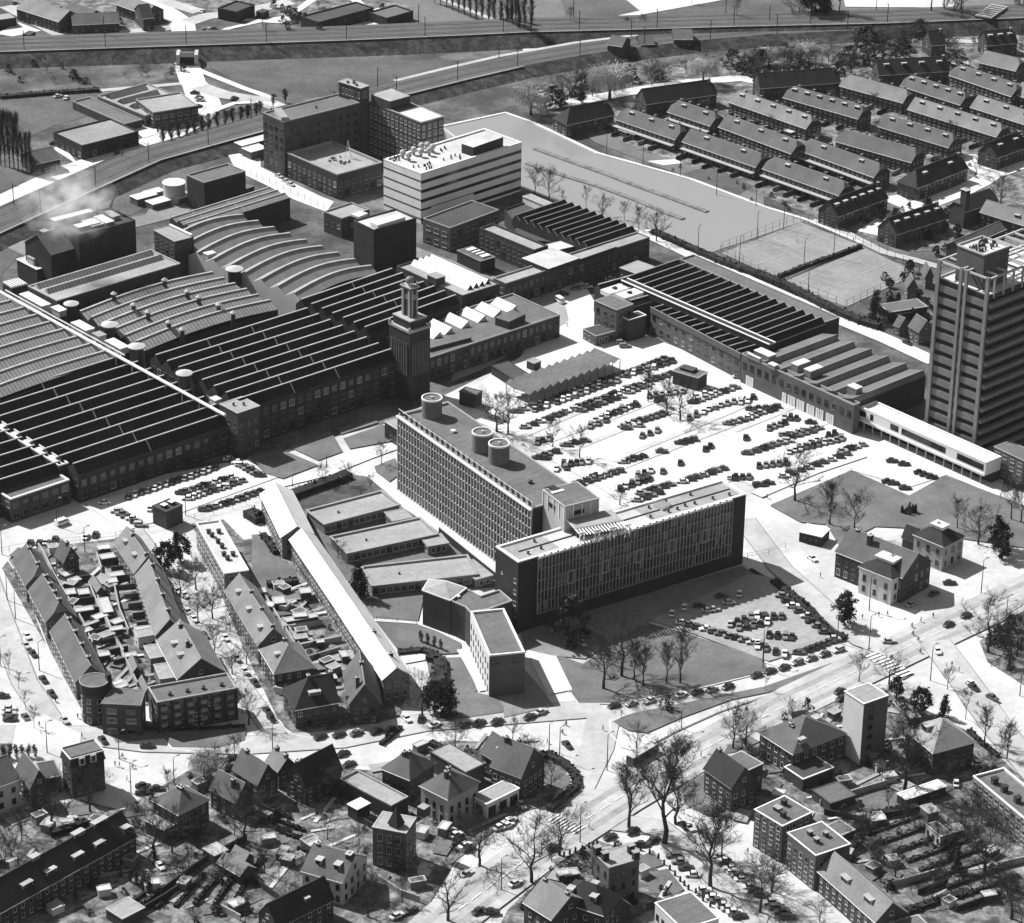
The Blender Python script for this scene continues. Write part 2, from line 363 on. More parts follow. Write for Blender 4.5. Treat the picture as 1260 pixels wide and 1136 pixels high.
def gable(name,label,cat,s,he,rise,wall='brick',roof='tile_roof',end='gable',group=None,chim=(),dorm=(),rows=(1.0,3.8),win=(1.1,1.4,1.3,'w'),ov=.4,pts=None,trim='white_paint',ends=('gable','gable'),winroof=0,base=0,sq=True):
 """pitched house: a->b is the ridge direction at eaves height, b->c its depth. end: gable / hip / half per end"""
 P=pts or W(s,he)
 P=rect3(*P[:3]);a,bb,c,d=P
 if(bb-a).cross(d-a).z<0:a,bb,c,d=d,c,bb,a
 if isinstance(end,tuple):ends=end
 elif end!='gable':ends=(end,end)
 u=(bb-a).normalized();L=(bb-a).length;w=(d-a).normalized();D=(d-a).length
 cen=(a+c)/2
 root=thing(name,label,cat,(cen.x,cen.y,base),group)
 b=Bld();b.root,b.a,b.b,b.d,b.h,b.u,b.w,b.L,b.D,b.rise,b.he=root,a,bb,d,he,u,w,L,D,rise,he
 b.pts=[a,bb,c,d];b.rz=he
 zr=he+rise
 def P3(x,y,z):q=a+u*x+w*y;return Vector((q.x,q.y,z))
 hip=[min(D*.5,L*.45)*(1.0 if e=='hip' else.38 if e=='half' else 0) for e in ends]
 mb=MB();mb.prism([a,bb,c,d],base,he,wall,top=False)
 zh=[zr if e!='half' else he+rise*.55 for e in ends]
 for k,x in((0,0),(1,L)):
  if ends[k]=='gable':
   f=[P3(x,0,he),P3(x,D,he),P3(x,D/2,zr)]
  elif ends[k]=='half':
   t=.55;f=[P3(x,0,he),P3(x,D,he),P3(x,D-D/2*t,zh[k]),P3(x,D/2*t,zh[k])]
  else:continue
  mb.face(f if k==1 else f[::-1],wall)
 b.wall=mb.build('wall',root)
 mb=MB();k_=rise/(D/2);ze=he-ov*k_;T=.18
 def slab(poly):
  n=(Vector(poly[1])-Vector(poly[0])).cross(Vector(poly[2])-Vector(poly[0])).normalized()*T
  if n.z<0:n=-n;poly=poly[::-1]
  up=[Vector(p)+n for p in poly];mb.face(up,roof);mb.face([Vector(p) for p in reversed(poly)],roof)
  for i in range(len(poly)):
   j=(i+1)%len(poly);mb.face([Vector(poly[i]),Vector(poly[j]),up[j],up[i]],roof)
 x0=-ov*.6 if ends[0]!='hip' else-ov;x1=L+(ov*.6 if ends[1]!='hip' else ov)
 rx0=hip[0] if ends[0]!='gable' else x0;rx1=L-hip[1] if ends[1]!='gable' else x1
 t=.55
 for sd in(0,1):
  Y=(lambda y:y) if sd==0 else(lambda y:D-y)
  poly=[P3(x0,Y(-ov),ze),P3(x1,Y(-ov),ze)]
  if ends[1]=='half':poly.append(P3(x1,Y(D/2*t),zh[1]))
  poly+=[P3(rx1,Y(D/2),zr),P3(rx0,Y(D/2),zr)]
  if ends[0]=='half':poly.append(P3(x0,Y(D/2*t),zh[0]))
  slab(poly)
 for k,x,rx in((0,x0,rx0),(1,x1,rx1)):
  if ends[k]=='hip':slab([P3(x,-ov,ze),P3(rx,D/2,zr),P3(x,D+ov,ze)])
  elif ends[k]=='half':slab([P3(x,D/2*t,zh[k]),P3(rx,D/2,zr),P3(x,D-D/2*t,zh[k])])
 b.roof=mb.build('roof',root)
 mb=MB();r0=P3(rx0,D/2,zr+T*1.15);r1=P3(rx1,D/2,zr+T*1.15);mb.tube(r0,r1,.13,'coping_grey' if roof!='tile_dark' else 'tile_roof',6);mb.build('ridge',root)
 if trim:
  for sd in(0,1):
   y=-ov-.02 if sd==0 else D+ov+.02
   mb=MB();mb.tube(P3(x0,y,ze+.1),P3(x1,y,ze+.1),.11,trim,6);mb.build('gutter',root)
 for ch in chim:
  x,y=min(max(ch[0]*L,hip[0] if ends[0]!='gable' else 0),L-(hip[1] if ends[1]!='gable' else 0)),ch[1]*D;hh=ch[2] if len(ch)>2 else 1.2;sz=ch[3] if len(ch)>3 else.8
  q=P3(x,y,0);z1=zr+hh;z0_=he if 'gable' not in ends else he+(1-abs(2*ch[1]-1))*rise-.8
  mb=MB();an=math.atan2(u.y,u.x);mb.cbox(q,sz,sz*1.3,z0_,z1,'brick',an);mb.cbox(q,sz*1.2,sz*1.5,z1,z1+.18,'concrete',an,bottom=True)
  for o_ in(-.22,.22):mb.cyl(q+w*o_*sz,.14,z1+.18,z1+.55,6,'brick_mid')
  mb.build('chimney',root)
 for dm in dorm:
  xf,sd=dm[0],dm[1];wd=dm[2] if len(dm)>2 else 1.8;hd=dm[3] if len(dm)>3 else 1.3;yb=dm[4] if len(dm)>4 else.16
  Y=(lambda y:y) if sd==0 else(lambda y:D-y)
  y0=D*yb;zb=he+y0*k_+.1;y1=y0+hd/k_+.3;x=xf*L
  mb=MB();zt=zb+hd
  pts_=[P3(x-wd/2,Y(y0),0),P3(x+wd/2,Y(y0),0),P3(x+wd/2,Y(y1),0),P3(x-wd/2,Y(y1),0)]
  mb.prism(ccw(pts_),zb-.3,zt,'frame_white',top=False)
  pt2=[P3(x-wd/2-.15,Y(y0-.25),0),P3(x+wd/2+.15,Y(y0-.25),0),P3(x+wd/2+.15,Y(y1),0),P3(x-wd/2-.15,Y(y1),0)]
  mb.prism(ccw(pt2),zt,zt+.14,dm[5] if len(dm)>5 else 'coping',bottom=True)
  f=[P3(x-wd/2+.15,Y(y0-.03),zb+.1),P3(x+wd/2-.15,Y(y0-.03),zb+.1),P3(x+wd/2-.15,Y(y0-.03),zt-.12),P3(x-wd/2+.15,Y(y0-.03),zt-.12)]
  mb.face(f if sd==0 else f[::-1],'glass');mb.build('dormer',root)
 sp_=[]
 if rows:
  for i in range(4):
   p,q=b.pts[i],b.pts[(i+1)%4]
   if visible(p,q):
    rr=[z for z in rows if z+win[1]<he-base-.1]
    sp_+=wall_windows(p,q,base,rr,win[0],win[1],win[2],win[3])
    if(i in(1,3)) and ends[0 if i==3 else 1]=='gable' and rise>3:
     m_=(p+q)/2;uu=(q-p).normalized();sp_.append(((m_.x+uu.y*.01,m_.y-uu.x*.01,he+.5),math.atan2(uu.y,uu.x),1.1,1.2,win[3]))
  put_windows(root,sp_)
 return b
def saw_hall(name,label,s,he,n,th=3.0,glass='saw_glass',slope='saw_slope',cap='coping',wall='brick_dark',lean=.75,sub=0,bow=0.0,rows=None,win=None,capw=.45,split=(),cat='factory',drop=0.0):
 """shed roofed with n saw teeth; a->b runs along the ridges (front edge), b->c goes back across them"""
 a,b_,c,d=rect3(*W(s,he));he-=drop;u=(b_-a).normalized();L=(b_-a).length;v=(d-a).normalized();D=(d-a).length
 cen=(a+c)/2;root=thing(name,label,cat,(cen.x,cen.y,0))
 b=Bld();b.root,b.a,b.b,b.d,b.h,b.rz=root,a,b_,d,he,he
 b.pts=ccw([a,b_,c,d])
 mb=MB();mb.prism(b.pts,0,he,wall,top=False);mb.build('wall',root)
 pr=D/n;g=.25;gl=th*lean
 ns=10 if bow else 1
 def P3(x,y,z):q=a+u*x+v*y;return Vector((q.x,q.y,z+bow*math.sin(math.pi*min(max(x/L,0),1))))
 if drop:mb=MB();mb.box(a+u*.02,d-a,u*-.35,he-.6,he+drop,wall,'coping_grey',bottom=True);mb.build('parapet',root)
 mr=MB()
 for k in range(n):
  y0=k*pr
  for j in range(ns):
   x0,x1=L*j/ns,L*(j+1)/ns
   mr.face([P3(x0,y0,he),P3(x1,y0,he),P3(x1,y0+g,he),P3(x0,y0+g,he)],'felt_dark')
   mr.face([P3(x0,y0+g,he),P3(x1,y0+g,he),P3(x1,y0+g+gl,he+th),P3(x0,y0+g+gl,he+th)],glass)
   mr.face([P3(x0,y0+g+gl,he+th),P3(x1,y0+g+gl,he+th),P3(x1,y0+pr,he),P3(x0,y0+pr,he)],slope)
  for x,o_ in((0,0),(L,1)):
   f=[P3(x,y0+g,he),P3(x,y0+pr,he),P3(x,y0+g+gl,he+th)]
   mr.face(f if o_ else f[::-1],wall)
 mr.build('roof',root)
 for k in range(n):
  y=k*pr+g+gl;mc=MB()
  for j in range(ns):
   x0,x1=L*j/ns,L*(j+1)/ns;zt=he+th
   p0,p1,p2,p3=P3(x0,y-capw/2,zt),P3(x1,y-capw/2,zt),P3(x1,y+capw/2,zt),P3(x0,y+capw/2,zt)
   hi=Vector((0,0,.16));lo=Vector((0,0,-.1))
   mc.face([p0+hi,p1+hi,p2+hi,p3+hi],cap);mc.face([p0+lo,p1+lo,p1+hi,p0+hi],cap);mc.face([p3+hi,p2+hi,p2+lo,p3+lo],cap)
   if j==0:mc.face([p3+lo,p0+lo,p0+hi,p3+hi],cap)
   if j==ns-1:mc.face([p1+lo,p2+lo,p2+hi,p1+hi],cap)
  mc.build('ridge_cap',root)
 for fr in split:
  mc=MB();x=L*fr
  for k in range(n):
   y0=k*pr;w_=Vector((0,0,.14));e=u*.35
   for(ya,za,yb,zb) in((y0+g,he,y0+g+gl,he+th),(y0+g+gl,he+th,y0+pr,he)):
    A_,B_=P3(x,ya,za)+w_,P3(x,yb,zb)+w_;mc.face([A_-e/2,A_+e/2,B_+e/2,B_-e/2],cap)
    mc.face([A_-e/2-w_,A_-e/2,B_-e/2,B_-e/2-w_],cap);mc.face([A_+e/2,A_+e/2-w_,B_+e/2-w_,B_+e/2],cap)
  mc.build('walkway',root)
 sp_=[]
 if rows:
  for i in range(4):
   if visible(b.pts[i],b.pts[(i+1)%4]):sp_+=wall_windows(b.pts[i],b.pts[(i+1)%4],0,rows,*win)
  put_windows(root,sp_)
 return b
SOLO=[]
def mesh_thing(mb,name,label,cat,loc,group=None):
 o=mb.build(name,loc=loc);tag(o,label,cat,group);return o
# ================================================================== ground, roads, water
def ground_sheet():
 mb=MB();X=6000
 mb.face([(-X,-2500,0),(X,-2500,0),(X,9000,0),(-X,9000,0)],'rough_grass');o=mb.build('ground');o['kind']='structure'
ground_sheet()
def offs(P,d,z):
 out=[]
 for i,p in enumerate(P):
  t=(P[min(i+1,len(P)-1)]-P[max(i-1,0)]).normalized();out.append(Vector((p.x+t.y*d,p.y-t.x*d,z)))
 return out
def lay(name,s,m,lv=1):return sheet(name,s,m,.03*lv)
# --- fields and ground beyond the railway
lay('field','p 390,0 690,0 720,25 740,40 560,52 470,40 470,20','field')
lay('field','p 690,0 1000,0 985,35 740,42 700,30','field_dark',2)
lay('field','p 960,0 1040,0 1260,-10 1300,25 1040,34 990,36','field',1)
lay('field','p 440,-60 900,-60 900,0 440,0','field',1)
lay('field','p 390,42 460,25 472,33 400,48','sand',3)
lay('field','p 500,38 580,26 585,30 505,42','sand',3)
lay('field','p 770,0 885,0 800,12 790,16','sand',4)
lay('field','p 1035,-20 1180,-20 1175,10 1040,9','sand',4)
lay('field','p 0,120 85,110 150,118 120,140 65,155 30,172 -20,160','field_dark',2)
lay('field','p 0,205 30,195 0,215','field_dark',2)
lay('field','p -40,205 20,200 45,218 -20,245','field_dark',2)
lay('field','p 245,75 440,70 520,76 600,72 560,92 470,112 345,124 300,105','field_dark',2)
lay('lawn','00 670,160 855,155 860,235 680,235','field_dark',3)
lay('sand_lot','00 -20,165 90,110 200,150 60,178','sand',3)
lay('lawn','00 950,230 1000,150 1160,90 1240,90 1100,140','field_dark',3)
lay('lawn','00 1040,560 1120,510 1254,500 1254,520','field_dark',3)
lay('housing_ground','p -10,-30 200,-30 180,20 205,28 160,36 80,38 30,18','garden',2)
lay('housing_ground','p 180,-30 400,-30 510,10 480,35 385,45 330,25 260,14 200,0','garden',2)
def rd(s,w,m='road',lv=4,name='road'):
 if name=='side_street':
  for d in(-w/2-.15,w/2+.15):strip('kerb','',.3,'asphalt',.03*lv,pts=offs(W(s,0),d,0))
 return strip(name,s,w,m,.03*lv)
rd('00 40,30 310,178 640,158 830,130 905,100',9)
rd('00 600,-60 740,20 880,110 900,240 905,330 930,400 985,460 1010,520 940,590 800,660 600,735 400,800 240,865 0,980 -200,1060',11,'pavement')
rd('00 905,110 1000,80 1180,60 1400,10',9);rd('00 935,225 1010,180 1100,140 1254,105 1400,95',3,'pavement')
rd('00 700,-80 800,10 960,60',8);rd('00 930,330 1080,390 1180,430 1254,455 1320,480',3.5,'pavement',5);rd('00 960,420 1080,460 1200,480 1254,483 1340,520',9,'road',5);rd('00 900,610 1050,530 1130,500 1254,495 1340,510',3,'pavement',5)
rd('00 0,470 460,440 700,420 880,405',3.5,'road',3)
lay('forecourt','00 740,600 690,580 780,545 910,515 880,420 960,450 1000,510 940,580 840,630 780,650','pavement',6);lay('forecourt','00 600,590 750,605 760,650 690,670','yard',6)
lay('forecourt','00 250,720 360,790 270,810 380,800 300,700','pavement',6)
rd('p 385,0 345,28 300,25',4,'pavement');rd('p 545,0 640,38',3,'road');rd('p 700,36 790,16 890,-2 950,-20',5,'pavement');rd('p 330,25 372,18 375,32',4,'pavement');rd('p 430,-5 455,15 470,12',5,'pavement')
# --- railway: earth banks with the tracks on top
def bank(s,w,h,run,name='railway_embankment',top='ballast',side='bank',sn=None):
 P=W(s,0)
 mb=MB();prof=[(-w/2-run,0.0),(-w/2,h),(w/2,h),(w/2+run,0.0)]
 rings=[]
 for i,p in enumerate(P):
  t=(P[min(i+1,len(P)-1)]-P[max(i-1,0)]).normalized();n=Vector((t.y,-t.x,0))
  rings.append([Vector((p.x+n.x*o,p.y+n.y*o,z)) for o,z in prof])
 for i in range(len(P)-1):
  for k in range(3):mb.face([rings[i][k],rings[i][k+1],rings[i+1][k+1],rings[i+1][k]][::-1],top if k==1 else side)
 o=mb.build(name);o['kind']='structure'
 return P
RAIL1='p -120,74 0,68 120,64 240,60 420,54 560,48 640,44 760,41 900,37 1080,33 1260,26 1400,20'
P1=bank(RAIL1,20,5,9)
RAIL2='p -160,345 -40,300 60,254 180,200 330,158 430,132 501,115 565,99 630,84 720,68 830,54 940,44 1080,38'
P2=bank(RAIL2,15,3.2,8)
for P,ds,z in((P1,(-6,0,6),5),(P2,(-4,3),3.2)):
 for d in ds:
  strip('railway_track','',2.6,'soil',z+.035,pts=offs(P,d,0))
  for e in(-.75,.75):strip('rail','',.22,'steel_rail',z+.05,pts=offs(P,d+e,0),h=.15)
strip('bank_path','',2.5,'road',3.25,pts=offs(P2[6:],-8.6,0));strip('bank_path','',1.2,'court',3.25,pts=offs(P2[:9],8.2,0))
strip('bank_path','',.9,'court',5.06,pts=offs(P1,10.5,0))
lay('railway_yard','p 640,55 735,38 830,40 900,38 1100,33 1000,44 840,52 720,64 650,74','sand',2)
lay('railway_yard','10 -200,200 0,60 150,-60 330,-140 470,-110 700,-230 900,-330 1000,-290 640,-60 400,-20 130,90 0,240','soil',2)
lay('railway_yard','00 -100,1160 150,1000 330,900 700,770 1254,590 1254,620 700,830 470,960 200,1100','rough_grass',3)
lay('works_lane','j1 -120,640 130,600 130,730 330,830 600,960 700,1000 640,1080 380,980 150,860 -60,760','pavement',3)
lay('works_lane','p 395,262 430,262 500,300 620,345 600,352 480,312','asphalt',3)
lay('works_yard','10 0,80 160,60 700,-60 760,-140 1000,-200 900,-60 500,40 160,160','asphalt',3)
# --- water with its reed strips
lay('pond','p 545,157 622,140 655,152 735,190 850,222 940,256 990,272 872,312 830,298 640,232 560,200','pond_water',2)
strip('pond_edge','p 540,157 622,139.5 655,151 735,189 850,221 940,255 995,272 1060,300',1.6,'pavement',.05,h=.35)
strip('pond_edge','p 545,158 600,200 640,230 720,262 830,299 880,318',1.2,'road',.05,h=.3)
lay('bank_green','p 560,205 640,234 830,301 872,314 995,274 1060,300 1040,310 880,318 800,296 640,244','rough_grass',3)
for s_ in('02 150,720 300,775 470,835 640,900 820,965 980,1025','02 110,790 270,845 450,900 640,970 780,1030 865,1060'):
 o=strip('reed_bed',s_,2.4,'reed',.06,h=.5);o['kind']='stuff'
lay('meadow','02 380,640 490,640 640,720 850,790 1000,850 1254,950 1254,1000 860,850 440,690','grass',3)
lay('meadow','02 690,780 830,770 860,790 770,800','sand',4);lay('meadow','02 860,840 1000,800 1200,900 1120,950','field_dark',4)
# --- sports courts
lay('sports_court','p 888,312 985,274 1062,304 962,346','court',3);lay('sports_court','p 958,350 1064,306 1130,337 1042,378','court',3)
def court_lines(s):
 a,b,c,d=W(s);
 for(u0,u1,v0,v1) in((.08,.45,.12,.88),(.55,.92,.12,.88)):
  q=lambda u,v:a+(b-a)*u+(d-a)*v
  P=[q(u0,v0),q(u1,v0),q(u1,v1),q(u0,v1)];strip('court_line','',.3,'court_line',.12,pts=P,closed=True)
  strip('court_line','',.3,'court_line',.12,pts=[q(u0,.5),q(u1,.5)]);strip('court_line','',.25,'court_line',.125,pts=[q((u0+u1)/2,v0+.18),q((u0+u1)/2,v1-.18)])
court_lines('p 888,312 985,274 1062,304 962,346');court_lines('p 958,350 1064,306 1130,337 1042,378')
rd('p 790,285 860,318 930,350 1010,385 1090,418 1150,446',7,'pavement',4,'factory_lane');rd('k4 330,670 420,610 520,560 690,490 900,410 1000,360 1060,320 1254,250 1400,200',9,'pavement',4)
rd('k4 455,450 560,500 690,490',9,'pavement',5);rd('k4 910,200 1000,280 1100,330',9,'pavement',5);rd('k4 0,590 150,640 300,720 420,780 620,830 760,870',4,'road',4)
rd('03 390,370 560,310 720,290 1000,300',6,'road',4);rd('02 200,520 360,490 640,440 900,400 1140,380 1254,400',8,'pavement',4);rd('k3 700,60 930,70 980,60',5,'road',4)
lay('allotments','p 640,110 740,95 860,75 1000,70 1180,40 1260,40 1260,80 1140,85 1040,88 900,95 780,110 690,130 640,135','garden',2)
lay('terrace_ground','p 690,150 800,110 920,90 1060,85 1280,60 1280,300 1120,310 1010,270 860,210','garden',2)
# --- southern streets: one bright paved ground, with lawns, gardens and carriageways on it
lay('paved_ground','p -120,660 -60,625 60,610 330,560 480,520 560,480 640,440 690,350 640,345 700,335 716,345 745,395 1060,512 1330,640 1330,1250 -160,1250','street',1)
lay('yard','p 545,500 640,440 700,395 690,350 716,345 745,395 800,415 1060,520 1235,592 1230,612 1165,585 1120,600 1050,580 960,625 930,600 905,590 800,640 720,590 610,530','yard',3)
lay('yard','p 556,470 600,452 700,395 690,350 670,350 560,415','felt_light',2)
lay('yard','p 105,620 330,560 350,585 200,640 150,655','yard',3)
for s_ in('12 90,1010 420,870 700,740','12 180,1050 500,930 760,830','12 370,1060 690,930 1000,800','12 520,1130 900,975 1170,860','22 740,0 1180,-170','22 360,150 760,-10 1140,-160','13 -100,960 200,840 330,770','13 0,1060 230,960 380,900'):
 strip('car_park_lane',s_,2.2,'street',.12)
lay('lawn','23 65,240 450,75 720,195 890,100 1260,240 1260,440 990,400 770,350 560,340 390,430 330,330 210,320','lawn',4)
lay('car_lot','p 796,763 913,705 950,712 1036,786 946,815 850,780','felt_light',4)
lay('drive','p 640,775 700,760 913,697 925,706 800,765 720,812 680,808 645,800','asphalt',4)
lay('lawn','p 683,806 717,818 760,790 798,768 848,782 938,810 945,826 850,849 760,866 712,866 702,852','lawn',5)
lay('lawn','p 754,889 778,879 940,846 1060,804 1064,808 945,853 900,862 837,885 796,903 773,900','lawn',5)
lay('front_lawn','p 913,706 925,700 975,730 1045,786 1036,788 980,750 950,716','hedge',5)
for s_ in('11 415,970 590,920 610,945 430,1003','11 440,1022 630,955 705,990 690,1032 470,1072','11 180,1062 380,985 438,1085 320,1128','11 -20,1110 130,1070 320,1150 150,1215 60,1190'):
 lay('lawn',s_,'lawn',4)
lay('lawn','21 590,60 690,20 710,100 660,135 600,90','lawn',4)
lay('lawn','21 120,190 430,90 560,110 700,230 500,300 250,270','rough_grass',4);rd('21 530,60 600,120 720,220 900,340 1060,470 1190,570',5,'pavement',5,'footpath');rd('21 120,150 360,90 560,10 700,-40',4,'pavement',5,'footpath')
lay('school_ground','21 180,190 460,90 720,220 1190,570 1190,640 840,650 800,820 590,800 450,640 340,450 250,300','grass',3)
lay('lawn','21 590,640 850,600 800,810 590,800','lawn',4);lay('lawn','21 600,810 830,825 1010,915 1000,960 850,970 700,940','lawn',4);lay('lawn','21 840,985 1020,980 1085,1140 1000,1200 880,1190','lawn',4)
lay('lawn','31 950,0 1130,40 1240,30 1240,120 900,170','lawn',4);lay('terrace','21 710,965 830,960 850,990 740,1010','yard',5)
rd('21 590,800 800,815 900,850 1020,910 1060,1000 1120,1130',1.5,'pavement',6,'footpath');rd('21 1020,940 1060,1010 1130,1140',4,'yard',6,'footpath')
lay('lawn','21 0,390 60,385 130,500 210,560 220,600 30,650 0,590','lawn',4)
lay('drive','32 100,-80 190,20 240,95 0,150 0,100 -60,0 60,-120','asphalt',4);lay('drive','22 95,930 150,905 245,960 330,1136 215,1160','pavement',5)
lay('gardens','p 2,700 20,678 140,664 165,652 255,838 285,850 105,882 60,800','garden',3)
lay('gardens','p 236,645 275,640 300,665 340,660 400,740 500,858 490,886 370,908 345,892 300,800','garden',3)
lay('gardens','p -60,1012 100,985 150,998 230,950 262,936 410,945 470,950 520,915 560,912 620,915 690,940 715,965 700,985 640,1000 560,1060 530,1110 480,1250 -60,1250','garden',3)
lay('gardens','p -60,900 20,905 70,915 100,960 20,985 -60,1000','garden',3)
lay('gardens','p 625,1120 690,1060 735,1035 790,1052 880,1140 900,1250 560,1250','garden',3)
lay('gardens','p 838,965 870,930 940,890 1005,862 1045,838 1110,860 1200,905 1260,960 1330,1010 1330,1250 1180,1250 1030,1110 930,1010 870,1005 842,990','garden',3)
lay('gardens','p 1205,790 1260,752 1330,740 1330,860 1262,845 1215,815','garden',3)
lay('forecourt','p 20,895 55,880 100,905 95,960 60,985 0,1000','street',4)
for s_ in('32 180,430 250,380 320,440 310,490 240,500 170,440','32 870,460 920,420 985,470 960,560 890,580 865,520','32 640,830 720,790 770,860 680,890','32 680,900 790,880 870,980 830,1000 700,1000'):lay('lawn',s_,'grass',5)
lay('lawn','30 490,170 620,160 760,170 1190,200 1180,260 1050,295 830,290 790,250 560,270','lawn',5)
for s_ in('33 200,780 560,470 700,540 480,690','33 520,720 760,600 860,730 600,800','33 700,980 1100,830 1254,900 1254,1000 800,1060','33 850,560 1000,500 1130,620 900,640'):lay('lawn',s_,'grass',5)
rd('p 1290,716 1130,791 985,860 850,932 760,985 660,1050 560,1125 500,1180',15,'road',4,'main_road')
for d_,w_,m_ in((-3.6,2.2,'asphalt'),(3.6,2.2,'asphalt')):
 strip('wheel_track','',w_,'asphalt' if False else 'felt_light',.12,pts=offs(W('p 1290,716 1130,791 985,860 850,932 760,985 660,1050 560,1125 500,1180'),d_,0))
strip('kerb','p 1290,700 1129,771 1066,804 964,850 885,877 830,902 785,926',.5,'asphalt',.14,h=.12)
strip('kerb','p 785,926 765,920 752,905 750,888 778,878',.5,'kerb_stone',.14,h=.12)
def dashes(s,n,ln,w=.25,m='paint_line',z=.21):
 P=W(s);L=[(P[i+1]-P[i]).length for i in range(len(P)-1)];T=sum(L)
 for k in range(n):
  d=T*(k+.5)/n;i=0
  while d>L[i]:d-=L[i];i+=1
  t=(P[i+1]-P[i]).normalized();c=P[i]+t*d;strip('lane_marking','',w,m,z,pts=[c-t*ln/2,c+t*ln/2])
dashes('p 1290,716 1130,791 985,860 850,932 760,985 660,1050 560,1125',42,4)
def zebra(s,n,ln):
 a,b=W(s);t=(b-a).normalized();nn=Vector((-t.y,t.x,0))
 for k in range(n):
  c=a+(b-a)*((k+.5)/n);strip('crossing_stripe','',(b-a).length/n*.5,'paint_line',.21,pts=[c-nn*ln/2,c+nn*ln/2])
lay('crossing_ground','23 520,945 560,925 740,1030 690,1060','asphalt',5);zebra('23 535,940 715,1045',10,5)
lay('crossing_ground','32 200,645 250,610 400,680 350,730','asphalt',5);zebra('32 230,635 370,700',9,4.5)
rd('p -60,905 100,905 180,915 300,918 420,910 520,890 640,880 740,872',9,'road',3,'side_street');rd('p 745,872 735,920 700,990',9,'road',3)
rd('p -20,700 0,760 30,840 70,900',7,'road',3,'side_street');rd('p 165,655 230,740 300,850 340,905',6,'road',3,'side_street');rd('p 740,1010 810,1020 880,1075 950,1150',8,'road',3,'side_street')
rd('p 1150,790 1180,830 1230,900 1290,970',9,'road',4,'side_street');rd('p 915,640 960,700 1060,790 1090,800',7,'road',4,'side_street')
rd('p 930,610 1000,580 1060,560',5,'pavement',4,'side_street')
strip('kerb','p 702,855 712,866 760,867 850,850 950,826',.5,'kerb_stone',.16,h=.12);strip('kerb','p 683,808 700,852',.5,'kerb_stone',.16,h=.12)
strip('kerb','p 10,690 30,722 60,800 100,880',.4,'kerb_stone',.14,h=.12);strip('kerb','31 130,160 180,230 290,245 700,205 740,150',.4,'kerb_stone',.14,h=.12)
strip('pavement_strip','p 172,668 215,740 262,828',2.2,'pavement',.16,h=.1);strip('kerb','30 790,250 830,300 950,315 1120,300 1220,250',.6,'kerb_stone',.16,h=.12)
# ================================================================== the works: sheds, brick blocks, clock tower
FW_WIN=(2.0,2.2,1.4,'g')
def part_box(b,name,s,z0,z1,m,top=None,sq=True):
 P=W(s,z1);P=rect3(*P) if len(P)==3 else P
 mb=MB();mb.prism(ccw(P),z0,z1,m,top);return mb.build(name,b.root)
saw_hall('factory_hall','dark saw-tooth factory hall in the left foreground beside the long white strip','p 97,585.5 292,520 150.5,439.5',9.4,9,th=3.0,lean=.9,split=(.45,),capw=.42,cap='concrete',rows=(1.2,5.4),win=FW_WIN)
saw_hall('factory_hall','dark saw-tooth factory hall left of the brick clock tower','p 300,505 488,443 371,385',13,8,th=3.0,lean=.9,capw=.42,cap='concrete',split=(.33,.62),rows=(1.2,5.2,9.2),win=FW_WIN)
saw_hall('factory_hall','grey ribbed shed roof with bowed ridges between brick block and dark hall','p 178,432 342,381 262,338',11.5,6,th=2.2,lean=1.9,glass='saw_rib',bow=1.6,capw=.8)
saw_hall('factory_hall','grey ribbed shed roof at the left edge beyond the pipe duct','p -60,514 150.5,441 36,363',11,8,th=2.2,lean=1.9,glass='saw_rib',bow=1.2,capw=.8)
saw_hall('factory_hall','hall with bowed grey and dark saw teeth and white end walls','p 371,372 466,338 335,252',11.5,9,th=2.4,lean=1.5,bow=2.2,capw=.9,wall='render',glass='panel_grey')
saw_hall('factory_hall','dark saw-tooth hall directly behind the clock tower','p 455,414 567,374 484,333',11,7,th=2.6,lean=.9,capw=.42,cap='concrete',split=(.55,))
saw_hall('factory_hall','dark saw-tooth hall at the left edge below the white strip','p -60,625 80,581 -6,521',8.5,6,th=2.8,lean=.9,capw=.42,cap='concrete')
saw_hall('factory_hall','low hall of three grey roof bays behind the bowed saw teeth','j4 475,640 1240,400 1090,325',9,3,th=1.2,lean=2.2,glass='panel_grey',slope='felt',capw=.5,split=(.2,.55))
def block(name,label,s,h,**k):return flat(name,label,k.pop('cat','building'),s,h,**k)
b=block('factory_block','long white walkway roof at the left between two dark halls','10 -40,905 330,1136 300,1160',10.9,wall='brick_dark',roof='zinc',cop='zinc',cat='factory')
b=block('factory_block','low two-storey front block with gray flat roof and white rim at lower left','20 50,215 335,120 275,82',8,rows=(1.2,4.8),win=(2.2,1.9,.9,'g'),roof='felt',cop='white_paint',cat='factory',cw=.6)
b=block('stair_block','square brick stair block with pale flat roof standing up between the front halls','10 1060,850 1145,895 1250,858',15.5,roof='felt_light',rows=(2,6,10),win=(1.2,1.6,1.6,'g'),cat='factory')
vent(b,.4,.3);vent(b,.6,.6)
b=block('factory_block','long narrow brick block with bright lit roof beside the smoking boiler house','10 275,355 870,175 735,105',14,roof='felt_light',rows=(8.5,),win=(2,2,1.4,'g'),cat='factory')
for v in(.42,.75):
 A_,B_=b.at(.03,v,b.rz),b.at(.97,v,b.rz);w_=(b.d-b.a).normalized()*3.2
 mb=MB();mb.face([A_,B_,B_+w_*.5+Vector((0,0,1.6)),A_+w_*.5+Vector((0,0,1.6))],'saw_rib');mb.face([B_+w_,A_+w_,A_+w_*.5+Vector((0,0,1.6)),B_+w_*.5+Vector((0,0,1.6))],'zinc')
 mb.face([A_,A_+w_*.5+Vector((0,0,1.6)),A_+w_],'render');mb.face([B_+w_,B_+w_*.5+Vector((0,0,1.6)),B_],'render');mb.build('roof_light',b.root)
